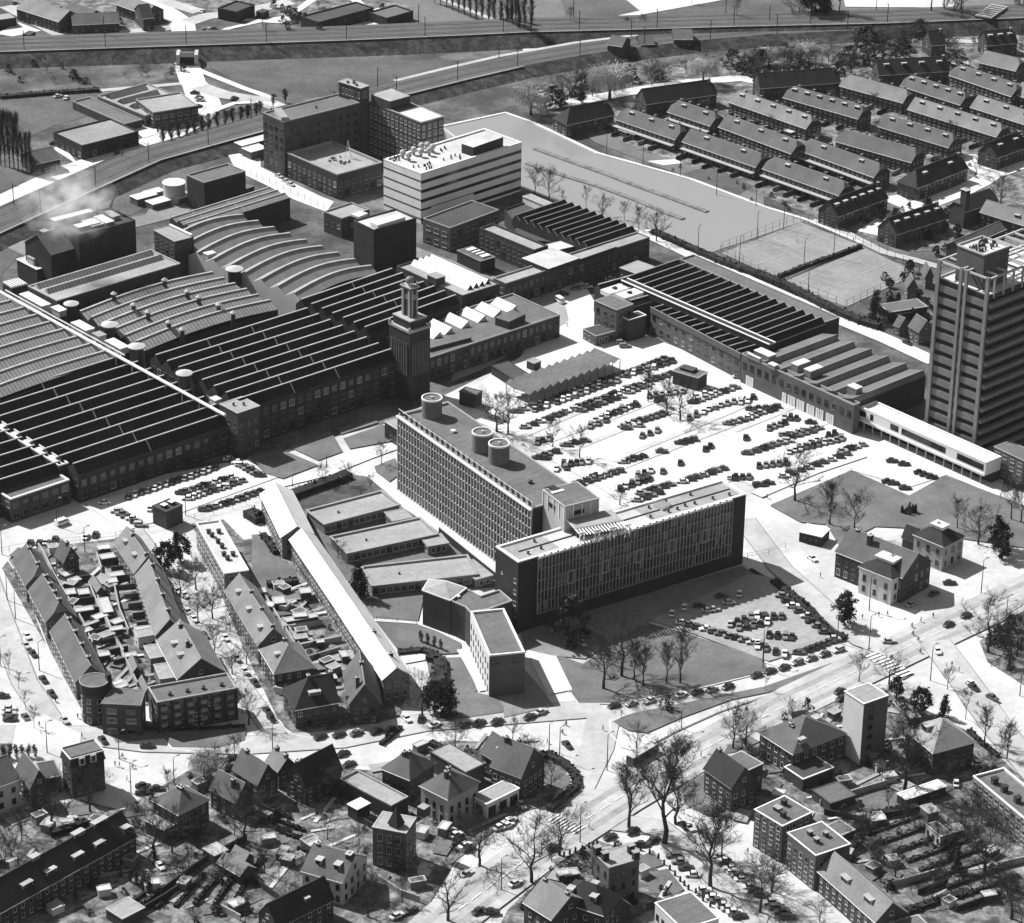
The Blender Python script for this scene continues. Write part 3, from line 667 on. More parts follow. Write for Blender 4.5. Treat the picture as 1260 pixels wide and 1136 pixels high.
b=block('factory_block','dark brick cube with pale roof at the corner between the bowed sheds','j4 185,650 345,738 485,695',18,roof='felt_light',cop='coping_grey',rows=(11.5,14.5),win=(1.2,1.4,2.4,'g'),cat='factory')
mb=MB();A_=G(px('j4 310,610')[0],18.5);B_=G(px('j4 480,690')[0],18.5);mb.tube(A_,B_,.5,'white_paint',6);mb.build('pipe',b.root)
b=block('boiler_house','large dark brick boiler house with smoking open roof','j3 610,375 1050,262 930,140',21,wall='brick_dark',roof='felt_dark',cop='brick',cat='boiler house')
for u,v,w,d,h,t in((.3,.35,9,3.5,1.2,'zinc'),(.62,.4,3.5,8,1.0,'zinc'),(.42,.4,5,7,.8,'gravel'),(.8,.5,3,6,1.4,'felt_light'),(.25,.85,16,3,2.2,'zinc')):roofbox(b,u,v,w,d,h,'metal_grey',t)
mb=MB();q=b.at(.86,.75,21);mb.tube(q,q+Vector((3,0,9)),.5,'metal_dark',8);q2=b.at(.7,.85,21);mb.tube(q2,q2+Vector((0,0,7)),.45,'metal_dark',8);mb.build('flue',b.root)
SMOKE_AT=b.at(.25,.7,24)
g=gable('boiler_house','gabled dark brick boiler house at the left edge beside the tracks','boiler house','j3 395,525 615,460 460,350',15,5,wall='brick_dark',roof='tile_roof',rows=None,trim=None)
roofbox(g,.35,.62,2.5,2.5,3,'brick','felt_light','roof_hut',z=17)
b=block('plant_building','low dark plant building with bright rim in front of the gabled boiler house','j3 130,560 285,640 385,610',8,wall='brick_dark',roof='gravel',cop='white_paint',cat='plant building',cw=.7)
roofbox(b,.55,.55,4,4,2.4,'concrete','felt_light')
b=block('cooling_rack','low slatted rack of pale bars at the left edge by the boiler house','j3 20,740 90,785 200,745',4,wall='metal_dark',roof='felt_dark',cop='metal_grey',cat='cooler')
for i in range(7):
 A_,B_=b.at(.02,(i+.5)/7,4.2),b.at(.98,(i+.5)/7,4.2);mb=MB();mb.tube(A_,B_,.25,'white_paint',5);mb.build('bar',b.root)
b=block('workshop','dark windowless box building with grey roof north of the sheds','j4 575,285 895,195 740,140',12.5,wall='brick_dark',roof='felt',cop='coping_grey',cat='workshop',sq=True)
part_box(b,'annex','j4 600,440 965,310 900,260',0,4.5,'brick_dark','felt');
def tank(label,s,r,h,group=None,top='zinc',body='concrete',z=0,name='storage_tank',lid=True,cat='tank'):
 p=G(px(s)[0],z);root=thing(name,label,cat,(p.x,p.y,z),group)
 mb=MB();mb.cyl(p,r,z,z+h,20,body);mb.build('tank_shell',root)
 if lid:mb=MB();mb.cyl(p,r*1.08,z+h,z+h+.25,20,top);mb.cyl(p,r*1.05,z+h+.25,z+h+.9,20,top,r*.15);mb.build('lid',root)
 return root
tank('round pale storage tank with white lid beside the dark windowless box','j4 345,425',4.2,7.5)
for s_,w_,d_,h_,l_ in(('j4 60,470',9,5,3,'small pale shed among the scrap left of the storage tank'),('j4 150,420',7,4,2.5,'flat white shed with tilted roof left of the storage tank'),('j4 180,500',8,5,2.5,'jumbled pale hut in front of the storage tank'),('j4 385,455',8,4,2.6,'low white-roofed hut just right of the tank foot'),('j4 870,70',14,5,4,'long white-roofed shed at the north end of the works lane'),('j4 940,110',8,6,3.5,'square white-roofed shed beside the works lane')):
 p=G(px(s_)[0]);u=AD*w_;v=-BD*d_;block('shed',l_,'',h_,pts=[p,p+u,p+u+v,p+v],wall='brick_mid',roof='zinc',cop='white_paint',cat='shed',cw=.2)
p0=G(px('10 0,310')[0],14.0);p1=G(px('10 1085,905')[0],14.0)
root=thing('pipe_duct','long white pipe duct running down the valley between the left sheds','pipe',(p0.x,p0.y,10));mb=MB();mb.tube(p0,p1,.55,'white_paint',8);mb.build('pipe',root)
mb=MB();sd=AD*2.2;mb.tube(p0+sd,p0+(p1-p0)*.55+sd,.35,'concrete',8);mb.build('pipe',root)
for i in range(14):
 q=p0+(p1-p0)*(i+.5)/14;mb=MB();mb.tube(Vector((q.x,q.y,10.5)),Vector((q.x,q.y,13.6)),.2,'metal_grey',5);mb.build('support',root)
def vt(label,s,r,h,z,cap=1.4):
 p=G(px(s)[0],z);root=thing('roof_ventilator',label,'ventilator',(p.x,p.y,z),'mushroom ventilators on the left sheds')
 mb=MB();mb.cyl(p,r,z-3,z+h,14,'metal_dark');mb.build('shaft',root)
 mb=MB();mb.cyl(p,r*cap,z+h-.25,z+h,16,'concrete');mb.cyl(p,r*cap,z+h,z+h+.7,16,'concrete',r*.3);mb.build('cap',root)
vt('big white-capped ventilator at the left foot of the long brick block','10 345,405',1.9,3,12);vt('big white-capped ventilator, second from the top along the pipe duct','10 530,520',2.1,4,12)
vt('big white-capped ventilator, third from the top along the pipe duct','10 660,625',2.1,4,12);vt('big white-capped ventilator, lowest of those along the pipe duct','10 890,755',2.0,4,13)
vt('big white-capped ventilator in the valley below the bowed saw teeth','j4 810,1010',2.3,3,12)
for i,q in enumerate(('10 795,285','10 550,352','10 645,405','10 905,340','10 960,368','10 715,440','10 1055,405','10 815,490','10 1125,445','10 880,525')):
 vt('small pipe ventilator on the grey bowed shed, %s from its left end'%['seventh','leftmost','second','eighth','ninth','third','tenth','fourth','eleventh','fifth'][i],q,.75,2.6,14.2,1.5)
for q,w_,d_,h_,m_,l_ in(('10 170,375',14,3.5,2.4,'zinc','white barrel-roofed plant box at the top of the pipe duct'),('10 285,415',5,3,2,'white_paint','pale plant box below the uppermost big ventilator'),('10 400,500',9,3.5,2.2,'zinc','long white plant box beside the second big ventilator'),('10 480,545',4,3,2.5,'felt_light','small grey plant box left of the second big ventilator'),('10 565,585',9,3.5,2,'zinc','bright plant box left of the third big ventilator'),('10 975,755',7,2,1.5,'zinc','bent white duct below the lowest big ventilator'),('j4 600,860',5,3.5,2.2,'white_paint','white plant box at the left end of the bowed saw teeth'),('10 1040,850',3,2.5,2,'zinc','bright plant box beside the stair block')):
 p=G(px(q)[0],11.5);ang=math.atan2(BD.y,BD.x);root=thing('plant_box',l_,'plant box',(p.x,p.y,11.2));mb=MB();mb.cbox(p,w_,d_,11.2,11.2+h_,'concrete',ang,'metal_dark');mb.build('casing',root);mb=MB();mb.cbox(p,w_+.3,d_+.3,11.22+h_,11.5+h_,m_,ang,bottom=True);mb.build('lid',root)
# ---- clock tower
def clock_tower():
 P=W('p 479,399 504,411 523.5,400',24.5);P=rect3(*P);Q=ccw(P);c=(P[0]+P[2])/2
 root=thing('clock_tower','square brick clock tower with slender belfry shaft on top','tower',(c.x,c.y,0))
 mb=MB();mb.prism(Q,0,24.5,'brick_dark',top=False);mb.build('wall',root)
 n=4
 for i in range(4):
  a,b_=Q[i],Q[(i+1)%4]
  if not visible(a,b_):continue
  u=(b_-a).normalized();L=(b_-a).length;nn=Vector((u.y,-u.x,0))
  for k in range(7):
   q=a+u*(L*(.14+k*.12));mb=MB();mb.box(q+nn*0-u*.25,u*.5,nn*.3,9,20.5,'brick_mid',bottom=True);mb.build('pilaster',root)
  for k in range(6):put_windows(root,[((q_.x,q_.y,zz),math.atan2(u.y,u.x),.8,2.6,'d') for zz in(10,14,17.6) for q_ in[a+u*(L*(.2+k*.12))+nn*.01]])
 mb=MB();mb.prism(inset(Q,-.22),24.5,25.3,'stone',bottom=True);mb.build('cornice',root)
 mb=MB();mb.prism(inset(Q,.9),25.3,28,'brick_dark','felt_light');mb.prism(inset(Q,.7),28,28.4,'stone',bottom=True);mb.build('stepped_top',root)
 for i in range(4):
  q=inset(Q,.1)[i];mb=MB();mb.cyl(q,.5,25.3,26.4,8,'stone',.35);mb.build('finial',root)
 s=inset(Q,(P[1]-P[0]).length*.5-2.3);mb=MB();mb.prism(s,28.4,38.5,'brick',top=False)
 for i in range(4):
  a,b_=s[i],s[(i+1)%4];u=(b_-a);nn=Vector((u.y,-u.x,0)).normalized()
  mb.box(a+u*.05,u*.2,nn*.35,28.4,37.8,'stone',bottom=True);mb.box(a+u*.75,u*.2,nn*.35,28.4,37.8,'stone',bottom=True)
 mb.build('belfry_shaft',root)
 for i in range(4):
  a,b_=s[i],s[(i+1)%4];u=b_-a;nn=Vector((u.y,-u.x,0)).normalized();m=(a+b_)/2+nn*.05
  mb=MB();R_=.95;un=u.normalized();pts=[m+un*R_*math.cos(t*math.pi/8)+Vector((0,0,35.3+R_*math.sin(t*math.pi/8))) for t in range(16)];mb.face(pts,'stone');f=MB()
  d=mb.build('clock_face',root)
  mb=MB();e=nn*.06
  for an,l in((1.2,.55),(2.6,.8)):
   t=un*math.cos(an)+Vector((0,0,math.sin(an)));p_=m+Vector((0,0,35.3))+e;mb.tube(p_,p_+t*l,.06,'metal_dark',4)
  h_=mb.build('clock_hand',root)
  h_.parent=d;WL[h_.name]=WL[root.name]
 sc=(s[0]+s[2])/2;mb=MB();mb.prism(inset(s,-.5),38.5,38.9,'stone',bottom=True)
 for i in range(4):mb.cyl(inset(s,.1)[i],.3,38.9,40.4,6,'stone')
 mb.build('gallery',root)
 mb=MB()
 for k in range(6):
  a0,a1=-1.2+k*.45,-1.2+(k+1)*.45;mb.cyl(sc,1.45*math.cos(a0),40.6+1.45*math.sin(a0),40.6+1.45*math.sin(a1),12,'metal_grey',max(.02,1.45*math.cos(a1)))
 mb.build('globe',root);mb=MB();mb.tube(sc+Vector((0,0,41.6)),sc+Vector((0,0,44)),.08,'metal_dark',4);mb.build('spike',root)
clock_tower()
# ---- flat block with the tall light boxes right of the tower
b=block('factory_block','two-storey brick block with white slanted roof lights right of the clock tower','p 528,441 689,388 632,361',8.5,roof='felt',cop='coping_grey',rows=(1,4.8),win=(1.6,2.4,1.2,'g'),cat='factory')
for i,q in enumerate(('11 850,500','11 905,480','11 985,450','11 1065,422','11 1140,397','11 1215,375')):
 c=G(px(q)[0],9);w_=AD*4.0;L_=-BD*10;z=8.2
 for d in(-1,):
  A_,B_=c+L_*.5,c-L_*.5;mb=MB();t=Vector((0,0,2.0))+w_*.32
  A_.z=B_.z=z
  mb.face([A_-w_*.5,B_-w_*.5,B_+t,A_+t],'zinc');mb.face([B_+w_*.5,A_+w_*.5,A_+t,B_+t],'saw_glass');mb.face([B_-w_*.5,B_+w_*.5,B_+t],'render');mb.face([A_+w_*.5,A_-w_*.5,A_+t],'render');mb.build('roof_light',b.root)
part_box(b,'roof_hut','n1 815,1075 920,1110 1050,1050',8,11,'brick','felt');part_box(b,'raised_roof','j5 935,370 1260,285 1200,250',8,9.4,'felt_dark','felt')
# ---- white ridged roof
b=block('factory_block','flat factory roof carrying three white zigzag ridges','n1 50,680 560,912 860,820',10.5,roof='felt_light',cop='brick',cat='factory',rows=(6,),win=(1.4,1.4,2,'g'))
A0=b.a;u=(b.b-b.a);v=(b.pts and b.d-b.a)
for k in range(4):
 f0,f1=.30+k*.155,.30+(k+1)*.155;mb=MB();z=b.rz
 P_=lambda x,y,z_:Vector(((A0+u*x+v*y).x,(A0+u*x+v*y).y,z_));m_=f0+(f1-f0)*.62
 mb.face([P_(.04,f0,z),P_(.9,f0,z),P_(.9,m_,z+1.8),P_(.04,m_,z+1.8)],'zinc');mb.face([P_(.9,f1,z),P_(.04,f1,z),P_(.04,m_,z+1.8),P_(.9,m_,z+1.8)],'white_paint')
 mb.face([P_(.9,f0,z),P_(.9,f1,z),P_(.9,m_,z+1.8)],'metal_dark');mb.face([P_(.04,f1,z),P_(.04,f0,z),P_(.04,m_,z+1.8)],'metal_dark');mb.build('roof_light',b.root)
roofbox(b,.55,.1,5,4,2.6,'brick','felt_light')
b=block('factory_block','dark brick block with white central roof light beside the white laboratory','j2 0,905 330,812 130,750',17,wall='brick_dark',roof='gravel',cop='brick',cat='factory')
part_box(b,'roof_light','j2 30,865 245,800 190,772',17,18.2,'white_paint','zinc')
b=block('factory_block','low pale-roofed block at the foot of the white laboratory','j1 620,1075 760,1130 990,1065',8,roof='felt_light',cop='coping_grey',cat='factory',rows=(3.5,),win=(1.4,1.6,1.6,'g'))
part_box(b,'roof_light','j1 830,1095 890,1115 960,1085',8,8.8,'white_paint','zinc')
# ---- upper brick complex round a court
b=block('brick_office','tall dark brick wing with blind end wall at the top of the works','j1 310,380 895,232 720,165',22.5,wall='brick',roof='felt',cop='coping_grey',cat='office',rows=(3,6.6,10.2,13.8,17.4),win=(1.5,1.7,1.9,'d'))
b1=b
for z in(4,7,10,13,16,19):
 q=G(px('j1 225,420')[0],20);A_,B_=b.at(0,.42,z),b.at(0,.72,z);n_=-(b.b-b.a).normalized();mb=MB();mb.tube(A_+n_*.06,B_+n_*.06,.07,'frame_grey',4);mb.build('string_course',b.root)
part_box(b,'roof_hut','j1 290,345 345,340 200,275',22,24,'coping','coping_grey');vent(b,.55,.45)
b=block('brick_office','square brick stair tower where the two tall brick wings meet','j1 735,65 905,118 985,100',28.5,wall='brick',roof='felt_light',cop='coping',cat='office',rows=(24,),win=(1.0,2.6,.5,'w'),edges=None)
for u_,v_ in((.3,.3),(.5,.5),(.4,.75),(.7,.3)):vent(b,u_,v_,.5,.8)
b=block('brick_office','brick wing with bright roof end running from the stair tower towards the laboratory','01 565,490 815,592 920,560',22,wall='brick',roof='felt',cop='coping',cat='office',rows=(1.5,5,8.5,12,15.5,18.6),win=(1.4,1.9,1.2,'l'))
part_box(b,'bright_roof','01 710,545 810,588 915,556',21.5,22.02,'gravel','zinc')
part_box(b,'upper_storey','01 575,455 665,490 770,465',22,25.5,'brick','felt_light')
b=block('brick_office','low brick block with pale flat roof inside the tall brick court','j1 335,620 725,790 1080,695',10,wall='brick_dark',roof='felt_light',cop='coping_grey',cat='office',rows=(1,4.6),win=(1.8,2.2,1.2,'g'),deep=.8,cw=.6)
for i in range(16):vent(b,.45+random.random()*.25,.3+random.random()*.35,.3,.7)
q=b.at(.55,.75,b.rz);mb=MB()
for dx,dy in((-1.2,-1.2),(1.2,-1.2),(1.2,1.2),(-1.2,1.2)):mb.tube(q+Vector((dx,dy,0)),q+Vector((0,0,7)),.12,'white_paint',4)
mb.build('mast',b.root)
def lab():
 b=block('laboratory','white five-storey laboratory with dark ribbon windows and round roof cowls','j2 75,355 365,468 1185,238',20,wall='white_tile',roof='gravel',cop='white_paint',cat='laboratory',cw=.8)
 Q=b.pts
 for i in range(4):
  a,c=Q[i],Q[(i+1)%4]
  if not visible(a,c):continue
  u=(c-a).normalized();L=(c-a).length;nn=Vector((u.y,-u.x,0));long_=L>30
  for k in range(5):
   z=17.2-k*3.75;hh=1.25 if long_ else.45;x0,x1=(0.1,L-.1)
   if long_ and k==3:x0=L*.52
   mb=MB();mb.box(a+u*x0,u*(x1-x0),nn*.06,z-hh,z,'glass',bottom=True);mb.build('ribbon_window',b.root)
   if long_ and k==3:mb=MB();mb.box(a+u*.1,u*L*.1,nn*.06,z-.9,z-.1,'glass',bottom=True);mb.box(a+u*L*.1,u*L*.42,nn*.06,z-.4,z-.1,'glass',bottom=True);mb.build('ribbon_window',b.root)
 roofbox(b,.5,0,.1,.1,.1)
 part_box(b,'penthouse','j2 680,232 770,262 1018,185',19.6,23.4,'metal_dark','gravel')
 for i,q in enumerate(('j2 225,310','j2 310,285','j2 370,255','j2 415,250','j2 455,265','j2 365,300','j2 270,330','j2 430,290')):
  p=G(px(q)[0],21.5);mb=MB();mb.cyl(p,.5,19.6,21,8,'metal_grey')
  for k in range(6):
   a0,a1=-1.3+k*.5,-1.3+(k+1)*.5;mb.cyl(p,1.2*math.cos(a0),22+1.2*math.sin(a0),22+1.2*math.sin(a1),12,'concrete',max(.02,1.2*math.cos(a1)))
  mb.build('cowl',b.root)
 for i in range(34):
  q=random.choice(('j2 380,405','j2 430,400','j2 680,320','j2 600,350','j2 520,270','j2 150,350'));p=G(px(q)[0],20);p+=AD*random.uniform(-4,4)-BD*random.uniform(-2.5,2.5)
  mb=MB();mb.cyl(p,.28,19.6,20.6,6,'metal_dark');mb.build('roof_vent',b.root)
lab()
# ---- middle works
b=block('workshop','dark flat-roofed two-storey workshop in front of the white laboratory','n1 255,310 465,385 885,258',9.5,wall='brick_mid',roof='felt_dark',cop='coping_grey',cat='workshop',rows=(1.2,5.6),win=(2.6,1.9,.8,'w'))
b=block('workshop','long dark block with four white roof lights in the middle works yard','n1 520,555 700,640 800,600',5,wall='brick_dark',roof='tile_roof',cop='metal_grey',cat='workshop')
for k in range(4):roofbox(b,.25+k*.17,.62,3,3.5,.4,'white_paint','zinc','roof_light')
b=block('workshop','narrow block with pale roof stepped along the middle works yard','n1 690,385 1115,560 1230,525',9,wall='brick',roof='felt_light',cop='brick_dark',cat='workshop',rows=(2,5.5),win=(1.4,1.6,1.4,'g'),cw=.6)
part_box(b,'light_strip','n1 690,410 1085,570 1095,566',6,6.4,'white_paint')
saw_hall('factory_hall','dark saw-tooth hall beside the pond and its row of bare trees','n2 520,545 905,415 330,185',9,10,th=1.9,lean=1.1,capw=.2,cap='coping_grey',split=(.02,))
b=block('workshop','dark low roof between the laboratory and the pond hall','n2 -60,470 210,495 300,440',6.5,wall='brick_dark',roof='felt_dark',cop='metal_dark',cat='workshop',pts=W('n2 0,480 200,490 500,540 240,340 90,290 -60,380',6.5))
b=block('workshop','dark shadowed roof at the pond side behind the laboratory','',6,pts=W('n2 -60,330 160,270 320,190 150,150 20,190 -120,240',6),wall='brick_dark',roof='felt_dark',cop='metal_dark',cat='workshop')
for q,w_,d_,l_ in(('n2 20,180',4,16,'white-walled shed with sloping roof at the pond bank'),('n2 80,345',7,4,'small bright roof box on the dark workshop roof')):
 p=G(px(q)[0],6.2);u_=BD*d_;v_=AD*w_;block('shed',l_,'',8.5,z0=6.1 if w_>5 else 0,pts=[p,p+u_,p+u_+v_,p+v_],wall='white_paint',roof='felt_light',cop='coping',cat='shed',cw=.2)
b=block('factory_block','long two-storey brick front block with stepped pale flat roofs facing the inner yard','',9,pts=rect3(*W('n2 -110,815 1005,455 905,415',9)),wall='brick',roof='felt_light',cop='coping_grey',cat='factory',rows=(1,4.8),win=(1.5,2.2,1.1,'g'))
part_box(b,'raised_roof','n2 10,615 220,700 470,620',8.6,10.4,'brick_dark','gravel');part_box(b,'raised_roof','n2 470,622 750,525 690,498',8.6,9.9,'brick_dark','felt_light')
b=block('factory_block','small white roof terrace behind the long front block','',8,pts=rect3(*W('n2 180,515 260,560 500,520',8)),wall='brick',roof='zinc',cop='coping',cat='factory')
# ---- right-hand works
b=block('factory_block','dark brick corner block with hipped felt roof at the yard gate','n3 200,440 370,512 500,468',12,wall='brick_mid',roof='felt',cop='coping_grey',cat='factory',rows=(1,4.4,8),win=(1.3,1.8,2,'g'))
b=block('factory_block','square dark brick annex with white rim beside the corner block','n3 405,560 465,590 585,545',8.5,wall='brick',roof='felt_dark',cop='white_paint',cat='factory',cw=.3)
b=block('factory_block','low dark entrance lodge at the foot of the corner block','n3 110,660 210,715 350,665',4,wall='brick_mid',roof='felt_dark',cop='coping_grey',cat='factory',rows=(1,),win=(1.2,1.8,.8,'w'))
saw_hall('factory_hall','small dark roof with two white roof boxes behind the corner block','n3 505,490 785,410 430,270',9.5,5,th=1.6,lean=1.3)
for q in('n3 355,360','n3 470,395'):
 p=G(px(q)[0],11.2);root=thing('plant_box','white roof box with dark hatch, %s of the two behind the corner block'%('upper' if '355' in q else 'lower'),'plant box',(p.x,p.y,10.4));mb=MB();mb.cbox(p,9,5,10.2,11.8,'white_paint',math.atan2(AD.y,AD.x),'zinc');mb.build('casing',root);mb=MB();mb.cbox(p,1.4,1.2,11.8,12.4,'metal_dark',.7);mb.build('hatch',root)
b=block('factory_block','low pale flat roof beyond the white-lined gutters of the right-hand works','n3 395,185 545,240 670,180',6,roof='felt_light',cop='coping',cat='factory',rows=(2,),win=(1,1.6,1,'w'))
saw_hall('factory_hall','dark upper saw-tooth hall of the right-hand works beside the hedge lane','n4 430,280 860,118 n3 560,235',10,17,th=1.9,lean=1.1,capw=.28,cap='coping_grey')
saw_hall('factory_hall','dark lower saw-tooth hall with white roof pegs facing the car park','n4 200,345 440,275 n3 590,500',10,12,th=1.9,lean=1.1,capw=.25,drop=1.6,wall='brick_mid',rows=(1.5,5.5),win=(1.6,1.8,2.4,'g'))
p0,p1=G(px('n3 430,275')[0],12.5),G(px('n4 445,270')[0],12.5)
root=thing('roof_gutter','long white-lined gutter between the two right-hand saw-tooth halls','gutter',(p0.x,p0.y,12.3));mb=MB();n_=AD*1.4;mb.tube(p0-n_,p1-n_,.28,'white_paint',5);mb.tube(p0+n_,p1+n_,.28,'white_paint',5);mb.build('gutter_edge',root);mb=MB();mb.box(p0-n_,p1-p0,n_*2,10,12.2,'metal_dark');mb.build('gutter_bed',root)
b=block('factory_block','long narrow flat roof along the hedge lane beside the right-hand works','n4 -400,-225 850,105 970,75',9.5,roof='felt',cop='coping_grey',cat='factory',pts=rect3(*W('n3 855,120 n4 850,108 970,72',9.5)))
b=saw_hall('factory_hall','grey-roofed hall with five long monitors next to the white canteen','n4 1075,745 n5 500,145 n4 930,155',9.5,6,th=1.8,lean=.5,glass='panel_grey',slope='felt',capw=.25,cap='coping_grey',wall='brick')
b=block('factory_block','long brick street front with white doors facing the big car park','',10.5,pts=rect3(*W('n4 205,350 1075,750 1130,735',10.5)),wall='brick_mid',roof='felt',cop='coping_grey',cat='factory',rows=(5.8,),win=(1.8,2.2,1.6,'d'))
a_,c_=b.a,b.b
sp_=[]
for f in(.07,.1,.40,.45,.48,.53,.56,.62,.65,.70,.73,.79,.82):
 q=a_+(c_-a_)*f;u=(c_-a_).normalized();nn=Vector((u.y,-u.x,0));nn=nn if nn.dot(CAM-q)>0 else-nn;q=q+nn*.02;sp_.append(((q.x,q.y,.4),math.atan2(nn.x,-nn.y),1.9,3.4,'l'))
for p_,an,w_,h_,st in sp_:
 mb=MB();ux=Vector((math.cos(an),math.sin(an),0));ny=Vector((ux.y,-ux.x,0));o_=Vector(p_)-ux*w_/2;mb.box(o_,ux*w_,ny*.1,.3,.3+h_,'white_paint');mb.box(o_+ux*.9+ny*.1,ux*.12,ny*.03,.4,.2+h_,'metal_dark');mb.build('white_door',b.root)
for q,w_,d_,h_,l_ in(('n4 660,465',6,3,2.6,'left one of two white slanted plant boxes above the car park front'),('n4 760,510',6,3,2.6,'right one of two white slanted plant boxes above the car park front'),('n4 385,375',7,3.5,2,'white-topped plant box at the left end of the car park front'),('n4 300,385',6,.8,1.2,'narrow white parapet box left of the white-topped plant box'),('n4 1080,650',4,3,2.5,'dark plant hut with pale lid at the right end of the car park front'),('n4 450,450',3,2,1.2,'small white hatch on the car park front roof')):
 p=G(px(q)[0],10.8);ang=math.atan2(AD.y,AD.x) if w_>5 and 'slanted' in l_ else math.atan2(BD.y,BD.x);root=thing('plant_box',l_,'plant box',(p.x,p.y,10.3));mb=MB();mb.cbox(p,w_,d_,10.2,10.4+h_,'metal_grey',ang,'metal_dark');mb.build('casing',root);mb=MB();mb.cbox(p,w_+.2,d_+.2,10.42+h_,10.7+h_,'zinc',ang,bottom=True);mb.build('lid',root)
b=block('canteen','long white canteen raised on stilts along the car park edge','n5 -10,385 965,820 1025,745',8,z0=3.6,wall='white_paint',roof='zinc',cop='white_paint',cat='canteen',cw=.5)
a_,c_=b.a,b.b;u=(c_-a_).normalized();L=(c_-a_).length;nn=Vector((u.y,-u.x,0));nn=nn if nn.dot(CAM-a_)>0 else-nn
for f0,f1 in((.0,.05),(.085,.11),(.25,.315),(.34,.69),(.78,.985)):
 mb=MB();mb.box(a_+u*L*f0,u*L*(f1-f0),nn*.06,5.1,7.2,'glass',bottom=True);mb.build('ribbon_window',b.root)
mb=MB();mb.box(a_+nn*.05,u*L,nn*.4,3.5,4.3,'white_paint',bottom=True);mb.build('balcony_edge',b.root)
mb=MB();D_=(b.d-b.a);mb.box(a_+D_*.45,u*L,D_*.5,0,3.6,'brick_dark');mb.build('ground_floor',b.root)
for k in range(14):
 q=a_+u*L*(k+.5)/14+D_*.05;mb=MB();mb.cyl(q,.22,0,3.6,8,'concrete');mb.build('stilt',b.root)
b=block('gate_house','brick gate house with windows right of the white canteen','n5 1030,690 1260,800 1350,740',10,wall='brick_mid',roof='felt',cop='coping_grey',cat='gate house',rows=(1.5,4.6,7.4),win=(1.6,1.3,1.2,'l'))
P=rect3(*W('12 125,800 570,635 470,575',4.6))
u,L,v,D=(P[1]-P[0]).normalized(),(P[1]-P[0]).length,(P[3]-P[0]).normalized(),(P[3]-P[0]).length
c=(P[0]+P[2])/2;root=thing('bicycle_shed','long open shed with wavy corrugated roof at the top of the car park','shed',(c.x,c.y,0))
mb=MB();n=12
for k in range(n):
 x0,xm,x1=L*k/n,L*(k+.65)/n,L*(k+1)/n;q=lambda x,y,z:Vector(((P[0]+u*x+v*y).x,(P[0]+u*x+v*y).y,z))
 mb.face([q(x0,0,4.0),q(xm,0,5.2),q(xm,D,5.2),q(x0,D,4.0)],'felt');mb.face([q(xm,0,5.2),q(x1,0,4.0),q(x1,D,4.0),q(xm,D,5.2)],'metal_grey')
mb.build('roof',root)
for k in range(n+1):
 for y in(0.4,D-.4):mb=MB();mb.cyl(P[0]+u*(L*k/n*.98+.3)+v*y,.15,0,4.1,6,'metal_grey');mb.build('post',root)
b=block('hut','brick hut with dark flat roof standing in the car park','12 815,690 935,725 990,700',5,wall='brick',roof='felt',cop='coping_grey',cat='hut',ov=.3);roofbox(b,.4,.6,5,3,.8,'metal_dark','felt_dark')
b=block('hut','dark hut with ridged roof beside the road behind the office tanks','11 1000,790 1080,810 1135,795',5,wall='brick_dark',roof='felt',cop='metal_dark',cat='hut')
b=block('hut','small dark transformer hut left of the corrugated shed','12 110,640 145,655 175,640',3.2,wall='metal_dark',roof='felt_light',cop='coping',cat='hut')
b=block('hut','low dark shed roof at the left end of the corrugated shed','12 -60,665 50,735 110,700',3.5,wall='brick_dark',roof='felt_dark',cop='metal_dark',cat='hut')
b=block('hut','cubic brick transformer house in the left car lot','20 735,245 800,275 890,245',6,wall='brick',roof='felt_dark',cop='brick_dark',cat='hut');roofbox(b,.5,.3,1.6,1.6,.8,'metal_dark','zinc','roof_vent');roofbox(b,.5,.75,1.6,1.6,.8,'metal_dark','zinc','roof_vent')
b=block('hut','white-roofed kiosk beside the drive above the villas','23 205,360 310,385 320,340',3.4,wall='brick_dark',roof='zinc',cop='white_paint',cat='hut',rows=(1,),win=(1,1.4,.8,'d'))
